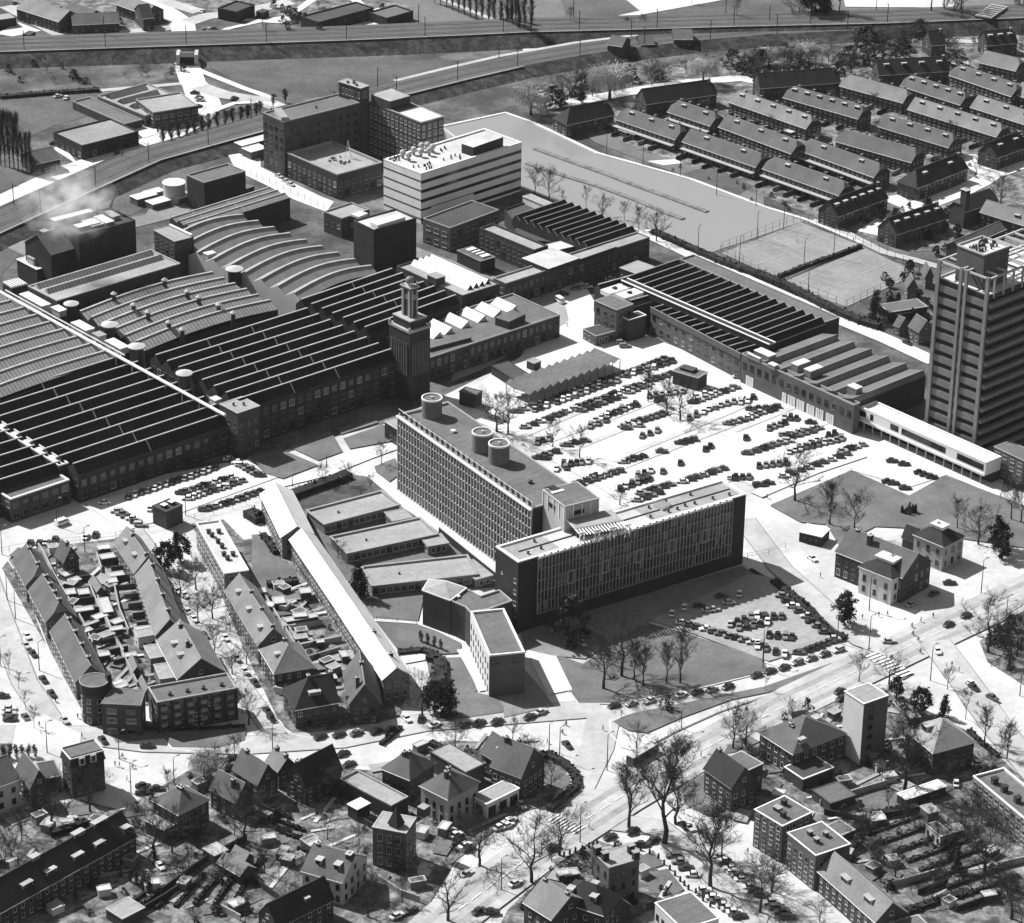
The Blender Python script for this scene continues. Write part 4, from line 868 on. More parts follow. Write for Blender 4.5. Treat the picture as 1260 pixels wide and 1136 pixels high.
# ---- high-rise
def tower():
 P=W('n6 595,445 985,590',57);a,b_=P;c3=b_+(W('n6 1260,505',57)[0]-b_).normalized()*42
 b=block('high_rise','tall concrete office slab with sunshade ledges and a frame crown on its roof','',57,pts=rect3(a,b_,c3),wall='metal_dark',roof='zinc',cop='concrete',cat='office tower',cw=.4,para=.1,deep=.5)
 Q=b.pts;N=14;fh=55.5/N
 for i in range(4):
  p,q=Q[i],Q[(i+1)%4]
  if not visible(p,q):continue
  u=(q-p).normalized();L=(q-p).length;nn=Vector((u.y,-u.x,0));end=L<30
  if end:
   for x0,x1,pr in((-.3,1.0,.8),(L*.46-.5,L*.46+.6,.8),(L*.56-.4,L*.56+.7,.8),(L-1.0,L+.3,.8)):
    mb=MB();mb.box(p+u*x0,u*(x1-x0),nn*pr,0,63,'panel_grey');mb.build('pier',b.root)
   for k in range(N):
    z=1+k*fh
    for x0,x1 in((1.0,L*.46-.5),(L*.56+.7,L-1.0)):
     mb=MB();mb.box(p+u*x0,u*(x1-x0),nn*.35,z,z+fh*.58,'brick_light',bottom=True);mb.build('spandrel',b.root)
     mb=MB();mb.box(p+u*x0,u*(x1-x0),nn*.12,z+fh*.60,z+fh*.94,'dark_void',bottom=True);mb.build('ribbon_window',b.root)
    mb=MB();mb.box(p+u*(L*.46+.6),u*(L*.1-1.0),nn*.1,z,z+fh*.5,'panel_grey',bottom=True);mb.build('spandrel',b.root)
  else:
   for k in range(N):
    z=1+k*fh;mb=MB();mb.box(p-u*0,u*L,nn*1.5,z+fh*.1,z+fh*.42,'panel_grey',bottom=True);mb.build('ledge',b.root)
    mb=MB();mb.box(p,u*L,nn*.08,z+fh*.45,z+fh*.95,'glass',bottom=True);mb.build('ribbon_window',b.root)
   for k in range(9):
    mb=MB();x=L*(k+.5)/9;mb.box(p+u*(x-.3),u*.6,nn*.5,55.5,62.4,'concrete');mb.build('pier',b.root)
 zt=62.4
 for f in(0,.46,.56,1):
  A_,B_=b.at(f,0,zt),b.at(f,1,zt);mb=MB();mb.tube(A_,B_,.45,'concrete',4);mb.build('frame_beam',b.root)
 for f in[k/9 for k in range(10)]:
  A_,B_=b.at(0,f,zt),b.at(1,f,zt);mb=MB();mb.tube(A_,B_,.4,'concrete',4);mb.build('frame_beam',b.root)
 part_box(b,'penthouse','n6 745,205 955,285 1145,215',56,68,'brick_mid','gravel');
 c=(W('n6 945,210',68)[0]);mb=MB()
 for k in range(40):
  q=c+AD*random.uniform(-5,5)+BD*random.uniform(-3,3);mb.cyl(q,.3,68,69,6,'metal_dark')
 o_=mb.build('roof_vents',b.root);o_['kind']='stuff'
 P_=rect3(*W('n6 745,205 955,285 1145,215',68.0));strip_=MB()
 for i in range(4):strip_.tube(P_[i]+Vector((0,0,.3)),P_[(i+1)%4]+Vector((0,0,.3)),.35,'concrete',4)
 strip_.build('rim',b.root)
tower()
# ================================================================== the slab office, school, college and villas
def office():
 P=W('m6 490,770',23)[0];Q_=W('22 1168,190',23)[0]
 b=flat('office_building','long five-storey office slab with a pale grid facade and roof terrace, in the middle','office','',23,pts=rect3(P,Q_,W('22 1062,118',23)[0]),wall='brick_dark',roof='gravel',cop='white_paint',cw=.7,para=.2)
 a_,c_=b.a,b.b;u=(c_-a_).normalized();L=(c_-a_).length;nn=Vector((u.y,-u.x,0));v=(b.d-b.a).normalized();D=(b.d-b.a).length;n=58
 x0,x1=L*.078,L*.935;z0,fh=4.9,3.55
 mb=MB();mb.box(a_+u*x0,u*(x1-x0),nn*.5,z0,22.4,'metal_dark',bottom=True);mb.build('facade_panel',b.root)
 ang=math.atan2(u.y,u.x);st=(x1-x0)/n;sp_=[]
 opened={(9,2),(19,2),(29,2),(39,2),(49,2)}
 for k in range(5):
  for i in range(n):
   q=a_+u*(x0+st*(i+.5))+nn*.51
   sp_.append(((q.x,q.y,z0+k*fh+1.0),ang,st*.72,fh-1.25,random.choice('ddddddgglp')))
 put_windows(b.root,sp_)
 for i in range(n+1):
  q=a_+u*(x0+st*i)+nn*.5;mb=MB();mb.box(q-u*.1,u*.2,nn*.35,z0,22.5,'stone',bottom=True);mb.build('fin',b.root)
 for k in range(6):
  q=a_+u*x0+nn*.5;mb=MB();mb.box(q,u*(x1-x0),nn*.3,z0+k*fh-.15,z0+k*fh+.15,'panel_grey',bottom=True);mb.build('floor_band',b.root)
 for i,k in opened:
  q=a_+u*(x0+st*(i-.6))+nn*.52;mb=MB();w_=st*2.2
  mb.box(q,u*w_,nn*.5,z0+k*fh-.4,z0+k*fh-.1,'stone',bottom=True);mb.box(q,u*w_,nn*.5,z0+(k+1)*fh+.1,z0+(k+1)*fh+.4,'stone',bottom=True);mb.box(q,u*.3,nn*.5,z0+k*fh-.1,z0+(k+1)*fh+.1,'stone');mb.box(q+u*(w_-.3),u*.3,nn*.5,z0+k*fh-.1,z0+(k+1)*fh+.1,'stone');mb.build('box_frame',b.root)
 for i in range(30):
  q=a_+u*(x0+(x1-x0)*(i+.5)/30);mb=MB();mb.box(q-u*.7,u*1.4,nn*.9,22.6,23.3,'white_paint',bottom=True);mb.build('cornice_block',b.root)
 sp_=[(((a_+v*(D*f)).x-u.x*.01,(a_+v*(D*f)).y-u.y*.01,z),math.atan2(-v.y,-v.x),1.2,1.5,'w') for f in(.12,) for z in(5,8.6,12.2,15.8)]+[(((a_+v*(D*.7)).x-u.x*.01,(a_+v*(D*.7)).y-u.y*.01,z),math.atan2(-v.y,-v.x),.8,.8,'w') for z in(8.6,15.8)]
 put_windows(b.root,sp_)
 mb=MB();A_,B_=b.at(.05,.5,b.rz+.05),b.at(.32,.5,b.rz+.05);mb.box(A_,B_-A_,v*.35,b.rz,b.rz+.25,'metal_dark');A_,B_=b.at(.5,.5,b.rz),b.at(.98,.5,b.rz);mb.box(A_,B_-A_,v*.35,b.rz,b.rz+.25,'metal_dark');mb.build('roof_joint',b.root)
 for f0,f1,g0,g1 in((.0,.17,.1,.95),(.57,.97,.1,.95)):
  A_=b.at(f0+.02,g0,0);mb=MB();mb.box(A_,u*L*(f1-f0),v*D*(g1-g0),b.rz+.004,b.rz+.02,'felt_light');mb.build('roof_field',b.root)
 for f,g in((.07,.3),(.13,.35),(.14,.75),(.6,.3),(.64,.75),(.68,.3),(.72,.3),(.76,.35),(.8,.32),(.83,.78),(.88,.3),(.95,.25),(.72,.78)):vent(b,f,g,.35,.9)
 part_box(b,'skylight','22 720,240 765,258 808,235',22.6,23.5,'white_paint','panel_grey')
 q=W('m6 850,420 930,505 1250,395',26.5);Z=rect3(*q);mb=MB();mb.prism(ccw(Z),26.0,26.5,'white_paint','felt_light',bottom=True);mb.build('canopy',b.root)
 e0=Z[1];eu=(Z[2]-Z[1]);en=(Z[1]-Z[0]).normalized()
 for k in range(16):A_=e0+eu*(k/15.0);mb=MB();mb.box(A_,en*4.2,eu.normalized()*.3,25.9,26.25,'white_paint',bottom=True);mb.build('slat',b.root)
 for k in range(4):
  A_=e0+eu*(k/3.0*.96)+en*3.2
  mb=MB();
  for o_ in(0,1.3):mb.box(A_+eu.normalized()*o_,eu.normalized()*.3,en*.3,22.6,26.1,'white_paint')
  mb.box(A_-eu.normalized()*.2,eu.normalized()*2.0,en*.3,26.3,26.7,'white_paint',bottom=True);mb.build('frame',b.root)
 mb=MB();mb.prism(ccw(inset(ccw(Z),1.2)),22.6,26.0,'glass_grey');mb.build('roof_room',b.root)
 for f in(.35,.37,.38):mb=MB();q=b.at(f,.3 if f>.36 else.7,b.rz);mb.cyl(q,.6,b.rz,b.rz+.9,8,'hedge');mb.build('planter',b.root)
 w=flat('office_building','tall office slab with white fins and three round tanks on its roof, left of centre','office','',26,pts=rect3(*W('m6 598,352 11 708,903 930,830',26)),wall='metal_dark',roof='felt',cop='coping_grey',cw=.6)
 a_,c_=w.a,w.b;u=(c_-a_).normalized();L=(c_-a_).length;nn=Vector((u.y,-u.x,0));nn=nn if nn.dot(CAM-a_)>0 else-nn
 n=46;st=L/n;N=8;fh=25.2/N;sp_=[];an=math.atan2(nn.x,-nn.y)
 for k in range(N):
  for i in range(n):
   q=a_+u*(st*(i+.5))+nn*.02;sp_.append(((q.x,q.y,.6+k*fh+.9),an,st*.62,fh-1.2,random.choice('dddddwglp')))
 put_windows(w.root,sp_)
 for i in range(n+1):
  q=a_+u*(st*i);mb=MB();mb.box(q-u*.13,u*.26,nn*.55,.4,25.6,'concrete',bottom=True);mb.build('fin',w.root)
 for k in range(N+1):
  z=.6+k*fh;mb=MB();mb.box(a_,u*L,nn*.4,z-.16,z+.2,'concrete',bottom=True);mb.build('floor_band',w.root)
 mb=MB();mb.box(a_-u*.2,u*(L+.4),nn*.9,25.4,25.9,'white_paint',bottom=True);mb.build('cornice',w.root)
 for i in range(25):
  q=a_+u*(L*(i+.5)/25)-nn*.5;mb=MB();mb.box(q,u*.7,nn*.5,26,28.0,'metal_dark');mb.build('parapet_post',w.root)
 mb=MB();mb.tube(a_+Vector((0,0,2.0)),c_+Vector((0,0,2.0)),.08,'white_paint',4);mb.build('rail',w.root)
 mb=MB();e_=w.at(1,0,26.3);f_=w.at(1,1,26.3);mb.tube(e_,f_,.15,'white_paint',4);mb.build('rail',w.root)
 vent(w,.2,.5,.6,1);vent(w,.75,.45,.6,1,'white_paint');vent(w,.12,.6,.6,.7)
 for i,q in enumerate(('11 868,820','11 1112,985','11 1192,1040')):
  p=G(px(q)[0],31.8);root=thing('roof_tank',('single round tank standing alone at the far end of the tall office roof','farther of the two adjoining round tanks on the tall office roof','nearer of the two adjoining round tanks on the tall office roof')[i],'tank',(p.x,p.y,25.8),'round tanks on the office roof')
  mb=MB();mb.cyl(p,3.15,25.7,31.5,28,'brick_light',top=None);mb.build('tank_shell',root)
  mb=MB();m_=28
  ring=lambda r_,z:[Vector((p.x+r_*math.cos(2*math.pi*j/m_),p.y+r_*math.sin(2*math.pi*j/m_),z)) for j in range(m_)]
  o_,i_,d_=ring(3.25,31.95),ring(2.9,31.95),ring(2.9,31.55);o2=ring(3.25,31.4)
  for j in range(m_):
   k=(j+1)%m_;mb.face([o_[j],o_[k],i_[k],i_[j]],'white_paint');mb.face([i_[j],i_[k],d_[k],d_[j]],'white_paint');mb.face([o2[j],o2[k],o_[k],o_[j]],'white_paint')
  mb.build('rim',root);mb=MB();mb.face(d_,'felt');mb.build('lid',root);mb=MB();mb.cyl(p,.35,31.55,32.2,8,'zinc');mb.build('hatch',root)
 k_=flat('stair_tower','stair core with pale panelled penthouse where the two office slabs meet','tower','',31,pts=rect3(*W('m6 682,207 850,335 1105,262',31)),wall='concrete',roof='felt',cop='coping',cw=.3)
 for i in range(4):
  p,q=k_.pts[i],k_.pts[(i+1)%4]
  if visible(p,q):
   u=(q-p).normalized();L=(q-p).length;nn=Vector((u.y,-u.x,0))
   for j in range(5):mb=MB();mb.box(p+u*(L*j/4-(.15 if j else 0)-(.15 if j==4 else 0)),u*.3,nn*.2,26.2,30.8,'white_paint');mb.build('mullion',k_.root)
   if L>10:put_windows(k_.root,[(((p+u*L*f).x+nn.x*.02,(p+u*L*f).y+nn.y*.02,27.6),math.atan2(u.y,u.x),1.2,1.2,'d') for f in(.32,.42,.52)])
 mb=MB();A_=k_.at(.2,.1,k_.rz);mb.box(A_,(k_.d-k_.a)*.35,(k_.b-k_.a).normalized()*1.2,k_.rz,k_.rz+.3,'white_paint');A2=k_.at(.1,.1,k_.rz);mb.cbox(A2+AD*2,2,3,k_.rz,k_.rz+.5,'metal_dark',.7);mb.build('roof_rail',k_.root)
office()
flat('entrance_annex','small dark glazed annex at the far left foot of the tall office slab','annex','11 640,935 705,975 760,950',6,wall='metal_dark',roof='felt_light',cop='coping',rows=(1,3.6),win=(1.6,1.6,.6,'d'))
flat('covered_way','long low canopy strip along the foot of the tall office slab','canopy','',3,pts=rect3(*W('21 900,345 1185,575 1200,570',3)),wall='brick_dark',roof='felt_light',cop='white_paint',cw=.4)
for i,(s,l) in enumerate((('21 265,268 350,335 708,238','northernmost of three low flat school pavilions with window fronts'),('21 380,395 460,475 870,360','middle one of three low flat school pavilions with window fronts'),('21 535,540 580,632 1040,490','southernmost of three low flat school pavilions, nearest the conifer'))):
 b=flat('school_pavilion',l,'school',s,3.6,wall='brick_light',roof='felt_light',cop='coping_grey',ov=.35,cw=.3)
 p=b.b;q=b.b+(b.b+b.d-b.a-b.b)
 b.root['group']='flat school pavilions'
 Q=b.pts;sp_=[]
 for i_ in range(4):
  if visible(Q[i_],Q[(i_+1)%4]) and(Q[(i_+1)%4]-Q[i_]).length>16:sp_+=wall_windows(Q[i_],Q[(i_+1)%4],0,(.9,),1.7,2.0,.25,'w',.4)
 put_windows(b.root,sp_);vent(b,.5,.3,.3,.6)
for s,l in(('21 640,275 680,318 765,292','small flat link roof between the first and second school pavilions'),('21 812,395 850,440 940,412','small flat link roof between the second and third school pavilions'),('21 985,525 1080,600 1190,600','flat terrace-roofed link between the school and the college')):
 flat('link_block',l,'school',s,3.2,wall='brick_light',roof='felt_light',cop='coping_grey',rows=(.8,),win=(1.2,1.8,.4,'w'),ov=.2)
for s,l,ch in(('21 45,187 145,395 280,355','upper length of the long white-roofed institute, wider than the other two',()),('21 187,405 410,735 525,715','middle length of the long white-roofed institute',()),('21 412,740 635,1080 757,1055','lower length of the long white-roofed institute with two chimneys',((.5,.55,.4,.9),(.82,.6,.4,1.0)))):
 gable('institute',l,'school',s,7.4,2.9,wall='brick_light',roof='zinc',rows=(1.2,4.4),win=(1.3,1.7,.9,'w'),group='lengths of the long institute',chim=ch,ov=.5)
def college():
 pts=W('m5 190,292 402,370 524,276 362,222 240,213',11.5);Q=ccw(pts);c=sum(Q,Vector())/5
 root=thing('chapel','dark blind brick hall with faceted metal roof beside the white college block','chapel',(c.x,c.y,0))
 mb=MB();mb.prism(Q,0,11.5,'brick',top=False);mb.build('wall',root)
 ap=W('m5 365,232',13.0)[0];mb=MB();O=inset(Q,-.15)
 for i in range(5):mb.face([(O[i].x,O[i].y,11.55),(O[(i+1)%5].x,O[(i+1)%5].y,11.55),ap],'felt_light')
 mb.build('roof',root);mb=MB()
 for i in range(5):mb.tube((O[i].x,O[i].y,11.5),(O[(i+1)%5].x,O[(i+1)%5].y,11.5),.22,'white_paint',4)
 mb.build('coping',root)
 P2=W('m5 402,372 524,280 640,338 785,292 885,376 745,425 700,442 556,462 522,425',11.2)
 b=flat('link_block','grey flat roof with notched light well joining the chapel to the college','school','',11.2,pts=P2,wall='brick',roof='felt',cop='coping',cw=.3);vent(b,.4,.1,.5,.8,'white_paint')
 b=flat('college_block','white-walled college block with sloping grey roof and dark front','school','',13,pts=W('m5 560,462 706,802 982,775 820,436',13),wall='render',roof='felt',cop='white_paint',cw=.5)
 Q=b.pts
 for i in range(4):
  p,q=Q[i],Q[(i+1)%4]
  if not visible(p,q):continue
  u=(q-p).normalized();L=(q-p).length;nn=Vector((u.y,-u.x,0))
  if nn.x<-.3:put_windows(b.root,wall_windows(p,q,0,(1.5,5.0,8.5),.9,1.6,2.3,'d'))
  elif nn.y<-.5:
   mb=MB();mb.box(p+nn*0,u*L,nn*.15,0,12.7,'brick_mid');mb.build('brick_front',b.root);put_windows(b.root,[(((p+u*L*f).x+nn.x*.16,(p+u*L*f).y+nn.y*.16,10.4),math.atan2(u.y,u.x),1.0,1.3,'d') for f in(.12,.26,.68,.82)])
college()
b=gable('villa','brick villa with large grey gabled roof behind the white house','house','23 376,452 690,575 815,495',8.5,5.0,wall='brick',roof='slate',chim=((.35,.35,1.5,1.2),(.1,.5,.4,.9)),rows=(1.2,4.8),win=(1.3,2,1.2,'g'))
b=gable('villa','white plastered house with dark hipped roof and flat skylight deck at the road','house','23 488,522 640,582 738,512',8.8,2.8,wall='render',roof='tile_dark',end='hip',rows=(1.2,4.6),win=(1.2,2,2.2,'g'),chim=((.7,.6,.4,.9),))
roofbox(b,.5,.5,6.5,4.5,.8,'white_paint','zinc','skylight',z=11.0)
b=gable('villa','pale villa with hipped roof and white flat top beside the lawn','house','23 745,372 880,428 982,380',8.5,3.2,wall='stone',roof='tile_dark',end='hip',rows=(1.2,4.8),win=(1.2,2,2.0,'g'),chim=((.25,.5,.5,.9),))
roofbox(b,.5,.5,4.5,3.5,.9,'white_paint','zinc','skylight',z=11.2)
gable('garden_house','small steep-roofed annex between the two villas by the lawn','house','23 690,380 745,400 765,375',4.5,3,wall='brick',roof='tile_dark',rows=None)
# ================================================================== left-hand streets of houses
def row(name,label,cat,s,he,rise,depth,side=1,**k):
 a,b_=W(s,he);u=(b_-a).normalized();n=Vector((-u.y,u.x,0));n=n if n.x*side>0 else-n
 return gable(name,label,cat,'',he,rise,pts=[a,b_,b_+n*depth],**k)
CH=tuple((x,.55,.9,.8) for x in(.12,.37,.62,.87))
TWIN=(1.0,1.4,1.6,'w')
row('terraced_houses','short upper length of the leftmost terrace, ending in a dark half-hipped gable','terrace','m1 100,370 205,570',5.6,4.3,8.4,wall='brick_mid',roof='tile_roof',ends=('gable','half'),chim=((.2,.52,.8),(.8,.52,.8)),win=TWIN)
row('terraced_houses','middle length of the leftmost terrace with plain grey roof','terrace','m1 225,605 362,850',5.6,4.3,8.4,wall='brick_mid',roof='tile_roof',ends=('gable','half'),chim=CH,win=TWIN)
row('terraced_houses','lower length of the leftmost terrace running down to the round corner shop','terrace','m1 395,920 590,1320',5.6,4.3,8.4,wall='brick_mid',roof='tile_roof',chim=CH,win=TWIN)
row('terraced_houses','upper length of the second terrace with two dark dormers','terrace','m1 890,236 1048,470',6,4.4,7.8,wall='brick_mid',roof='tile_light',chim=((.3,.5,.8),(.95,.5,.8)),dorm=((.25,0,2.0,1.4),(.7,0,2.0,1.4)),win=TWIN)
row('terraced_houses','lower length of the second terrace with stepped pale roof and dark end gable','terrace','m1 1056,486 m2 645,262',6,4.4,7.8,wall='brick_mid',roof='tile_light',chim=CH,win=TWIN)
b=row('corner_house','steep-roofed corner house with big dark gable behind the long flats','house','m2 655,302 815,602',6.4,5.2,13,wall='brick',roof='tile_light',chim=((.15,.45,.8),(.6,.4,.9)),dorm=((.35,0,1.6,1.4),(.65,0,1.6,1.4)),win=TWIN)
gable('house','detached dark-gabled house at the top of the left gardens','house','m1 430,325 500,385 640,380',5.5,4,wall='brick',roof='tile_roof',chim=((.6,.5,.8),),win=TWIN)
for s,h,l,w_ in(('m2 470,225 505,280 665,245',4.5,'white-rimmed flat rear extension behind the second terrace','render'),('m2 548,345 600,442 722,412',5,'grey flat rear extension, upper one behind the steep corner house','brick_light'),('m2 626,490 675,602 805,580',5.4,'grey flat rear extension, lower one behind the steep corner house','brick_light')):
 flat('rear_extension',l,'extension',s,h,wall=w_,roof='felt_light',cop='coping',rows=(1.2,),win=(1,1.3,1.2,'w'),cw=.25)
SHED_L=0
for s,he,l in(('m1 695,530 755,620 805,600',2.6,'small gabled garden shed on the path between the two left terraces'),('m2 430,450 470,545 510,510',2.6,'narrow garden shed with lit roof low on the garden path'),('m2 510,610 560,710 590,680',3.0,'steep narrow store against the end of the corner shop')):
 gable('garden_shed',l,'shed',s,he,1.2,wall='brick',roof='tile_light',rows=None,trim=None,ov=.2)
for s,h,l in(('m1 757,670 800,780 872,760',2.6,'flat white garden garage on the path between the left terraces'),('m1 850,895 865,920 955,900',2.6,'low flat white garage below the garden garage'),('m1 770,330 790,365 890,340',2.5,'white flat shed at the top of the second terrace gardens'),('m1 845,470 860,500 960,480',2.5,'small pale shed below the topmost white shed'),('m1 575,745 590,775 720,745',2.5,'pale double shed in the middle left gardens'),('m1 625,880 640,890 790,860',2.5,'white shed roofs lower in the left gardens'),('m1 755,1090 770,1120 850,1100',2.4,'bright small shed near the bottom of the left gardens'),('m1 1040,890 1050,930 1230,900',3,'white flat outhouse beside the pale terrace roofs'),('m1 500,600 515,640 585,620',2.4,'left one of a pair of grey sheds under the dark gable'),('m1 600,600 615,640 690,615',2.4,'right one of a pair of grey sheds under the dark gable')):
 flat('garden_shed',l,'shed',s,h,wall='brick',roof='gravel',cop='coping',cw=.2)
for s,l in(('m1 480,370 490,470','short white garden wall by the detached dark gable'),('m1 690,590 780,800 860,950 960,1120','long pale garden wall between the left terraces, upper length'),('m2 190,0 300,260 420,510 500,680','long pale garden wall between the left terraces, lower length'),('m1 820,490 890,620 930,800 1000,960','pale garden wall behind the second terrace'),('m1 750,360 790,480','short pale wall at the top of the second terrace gardens'),('m1 300,290 340,350 420,520 490,640 640,880 720,1060','rear garden wall along the backs of the leftmost terrace')):
 strip('garden_wall',s,.35,'stone',0.2,kind=None,h=2.0,label=l,cat='wall')
for k in range(9):
 f=k/9;y=680+k*75
 s='m1 %d,%d %d,%d'%(520+k*45,560+k*80,700+k*42,540+k*78);strip('garden_wall',s,.3,'brick',.2,kind=None,h=1.9,label='brick cross wall in the left terrace gardens, %s from the top'%['first','second','third','fourth','fifth','sixth','seventh','eighth','ninth'][k],cat='wall')
 s='m1 %d,%d %d,%d'%(830+k*33,400+k*72,960+k*33,385+k*72)
 if k<8:strip('garden_wall',s,.3,'brick_mid',.2,kind=None,h=1.9,label='brick cross wall behind the second terrace, %s from the top'%['first','second','third','fourth','fifth','sixth','seventh','eighth'][k],cat='wall')
b=flat('corner_shop','brick corner shop with white framed windows and round end tower','shop','',9.6,pts=W('m2 305,668 556,690 522,806 220,790',9.6),wall='brick',roof='felt',cop='brick_light',rows=(.6,3.8,6.6),win=(2.6,1.5,2.6,'w'),cw=.4)
p=W('m2 162,612',12)[0];mb=MB();mb.cyl(p,3.6,0,9.2,24,'brick');mb.cyl(p,3.9,9.2,12,24,'brick_dark',top='felt');mb.build('round_tower',b.root)
mb=MB();m_=24
for j in range(m_):
 t0,t1=2*math.pi*j/m_,2*math.pi*(j+1)/m_;A_=Vector((p.x+3.9*math.cos(t0),p.y+3.9*math.sin(t0),12.05));B_=Vector((p.x+3.9*math.cos(t1),p.y+3.9*math.sin(t1),12.05));mb.tube(A_,B_,.15,'coping',4)
mb.build('tower_rim',b.root)
for an in(-1.9,-1.1,-2.7):put_windows(b.root,[((p.x+3.62*math.cos(an),p.y+3.62*math.sin(an),z),an+math.pi/2,1.2,1.5,'w') for z in(.8,4,6.6)])
mb=MB();q=W('m2 275,620',11.5)[0];mb.cbox(q,1.2,2.2,8,14,'brick_dark',.4);mb.build('chimney',b.root)
b=flat('apartment_block','flat-roofed apartment block with banded balconies along the lower left street','flats','m2 650,786 30 1143,5 m2 1205,556',9.6,wall='brick',roof='felt',cop='coping',rows=(.8,3.3,5.8,7.9),win=(2.6,1.3,1.4,'g'),cw=.3)
Q=b.pts
for i in range(4):
 p,q=Q[i],Q[(i+1)%4]
 if visible(p,q) and(q-p).length>20:
  u=(q-p).normalized();L=(q-p).length;nn=Vector((u.y,-u.x,0))
  for k in range(6):
   for z in(2.2,4.7,7.2):mb=MB();mb.box(p+u*(L*(k+.25)/6),u*(L*.07),nn*.9,z,z+1.0,'panel_grey',bottom=True);mb.build('balcony',b.root)
  for k in range(7):mb=MB();mb.box(p+u*(L*k/6-(.5 if k==6 else 0)),u*.5,nn*.25,0,9.3,'brick_dark');mb.build('pier',b.root)
for f in(.2,.42,.62,.85):vent(b,f,.4,.5,.9)
b=flat('apartment_block','sunlit flat-roofed apartment block with white window wall and roof vents','flats','m3 290,482 70,88 245,46',8.5,wall='brick_light',roof='gravel',cop='white_paint',rows=(.8,3.4,6),win=(1.7,1.6,.7,'l'),cw=.4)
for u_,v_ in((.8,.3),(.73,.35),(.78,.7),(.6,.45),(.5,.5),(.35,.4),(.27,.45),(.33,.75)):roofbox(b,u_,v_,1.1,1.1,1.0,'metal_dark','metal_dark','roof_vent')
b=row('terraced_houses','terrace with stepped lit roofs and dark end gable in the third street','terrace','m3 300,605 558,1032',6.2,4.4,8.4,wall='brick_mid',roof='tile_light',chim=((.35,.52,.8),(.66,.52,.8),(.97,.52,.8)),dorm=((.2,0,1.6,1.5),(.52,0,1.6,1.5),(.85,0,1.6,1.5)),win=TWIN)
row('house','hip-roofed house with white lit slope below the third terrace','house','m4 -60,370 52,556',6.2,4.5,11,wall='brick',roof='tile_light',end='hip',chim=((.1,.5,.8),),dorm=((.6,0,1.4,1.3),),win=TWIN)
gable('villa','big dark-roofed double villa with pale hip line on the side street','house','m4 215,835 545,778 560,600',6.4,5.5,wall='brick',roof='tile_dark',ends=('hip','gable'),chim=((.3,.5,.8),(.97,.5,.8)),dorm=((.5,0,3.2,1.2),),win=(1.3,1.4,.8,'g'))
gable('villa','dark gable-fronted villa with lit left roof slope at the street corner','house','m4 590,540 628,802 870,792',6.4,6,wall='brick',roof='tile_roof',chim=((.4,.5,.8),(.85,.3,.8)),win=(1.3,1.4,.8,'g'))
for s,h,l in(('m3 660,660 680,710 760,690',2.8,'pale garage in the yard behind the third terrace, nearest the lawn'),('m3 755,820 775,850 1010,800',3,'long grey outbuilding in the yards behind the third terrace'),('m3 820,785 830,815 930,800',3.6,'bright flat hut standing on the yards behind the third terrace'),('m3 548,590 560,625 610,610',2.6,'small white-topped shed at the corner of the lawn'),('m4 550,385 575,430 610,410',2.4,'tiny white shed in the gardens by the institute wall'),('m4 755,610 780,660 815,645',2.4,'tiny pale hut beside the institute end wall'),('m4 370,300 380,320 430,305',2.4,'white hut in the yards left of the institute'),('m3 870,590 885,630 960,610',3,'dark flat store at the foot of the institute')):
 flat('outbuilding',l,'shed',s,h,wall='brick',roof='gravel',cop='coping',cw=.2)
for i,s in enumerate(('m4 130,230 400,190','m4 250,375 570,310','m4 280,480 560,400','m3 770,930 1050,880','m3 800,1090 1200,1010','m3 590,660 720,870 880,1130','m4 110,170 220,330 310,520')):
 strip('garden_wall',s,.35,'stone',.2,kind=None,h=1.9,label=['pale cross wall in the yards left of the institute, uppermost','pale cross wall in the yards left of the institute, middle','pale cross wall in the yards left of the institute, lowest','pale wall below the long grey outbuilding','pale wall with bright coping above the double villa','rear garden wall along the third terrace','rear wall behind the hip-roofed house'][i],cat='wall')
# ================================================================== bottom edge houses
gable('house','white-walled house cut by the left edge of the photo','house','30 -90,505 92,440 10,335',8,4,wall='render',roof='tile_roof',rows=(1.2,4.6),win=(1.2,1.6,1.8,'d'))
gable('house','brick house with white-edged gable beside the white-walled house','house','30 78,392 150,480 218,440',6.5,4.2,wall='brick',roof='tile_roof',win=(1,1.4,1.2,'w'))
flat('house','low dark-roofed wing between two brick houses at lower left','house','30 205,440 295,425 268,348',5,wall='brick_dark',roof='felt_dark',cop='coping_grey')
b=flat('mansion','tall brick mansion with flat grey top and two white dormers on the square','house','30 340,345 500,302 452,252',12,wall='brick',roof='felt',cop='white_paint',rows=(1,4.2,7.2),win=(1.1,1.8,1.2,'g'),cw=.4)
mb=MB();I=inset(b.pts,-.35);J=inset(b.pts,.2)
for i in range(4):mb.face([(I[i].x,I[i].y,9.4),(I[(i+1)%4].x,I[(i+1)%4].y,9.4),(J[(i+1)%4].x,J[(i+1)%4].y,12.3),(J[i].x,J[i].y,12.3)],'tile_dark')
mb.build('mansard',b.root)
u=(b.b-b.a).normalized();nn=Vector((u.y,-u.x,0));L=(b.b-b.a).length
for f in(.32,.66):mb=MB();q=b.a+u*L*f;mb.box(q+nn*.1-u*.8,u*1.6,nn*.5,9.6,11.8,'white_paint',bottom=True);mb.box(q+nn*.6-u*.5,u*1.0,nn*.03,9.9,11.4,'glass',bottom=True);mb.build('dormer',b.root)
gable('villa','hip-roofed villa with white gutter and balcony windows at lower left','house','30 738,542 862,612 992,532',7.8,3.2,wall='brick',roof='tile_roof',end='hip',chim=((.1,.5,.6),(.9,.5,.6)),rows=(1.2,4.8),win=(1.1,2,.9,'w'))
flat('annex','pale flat-roofed annex at the left foot of the hip-roofed villa','annex','30 700,642 790,688 857,636',4,wall='brick',roof='felt_light',cop='coping')
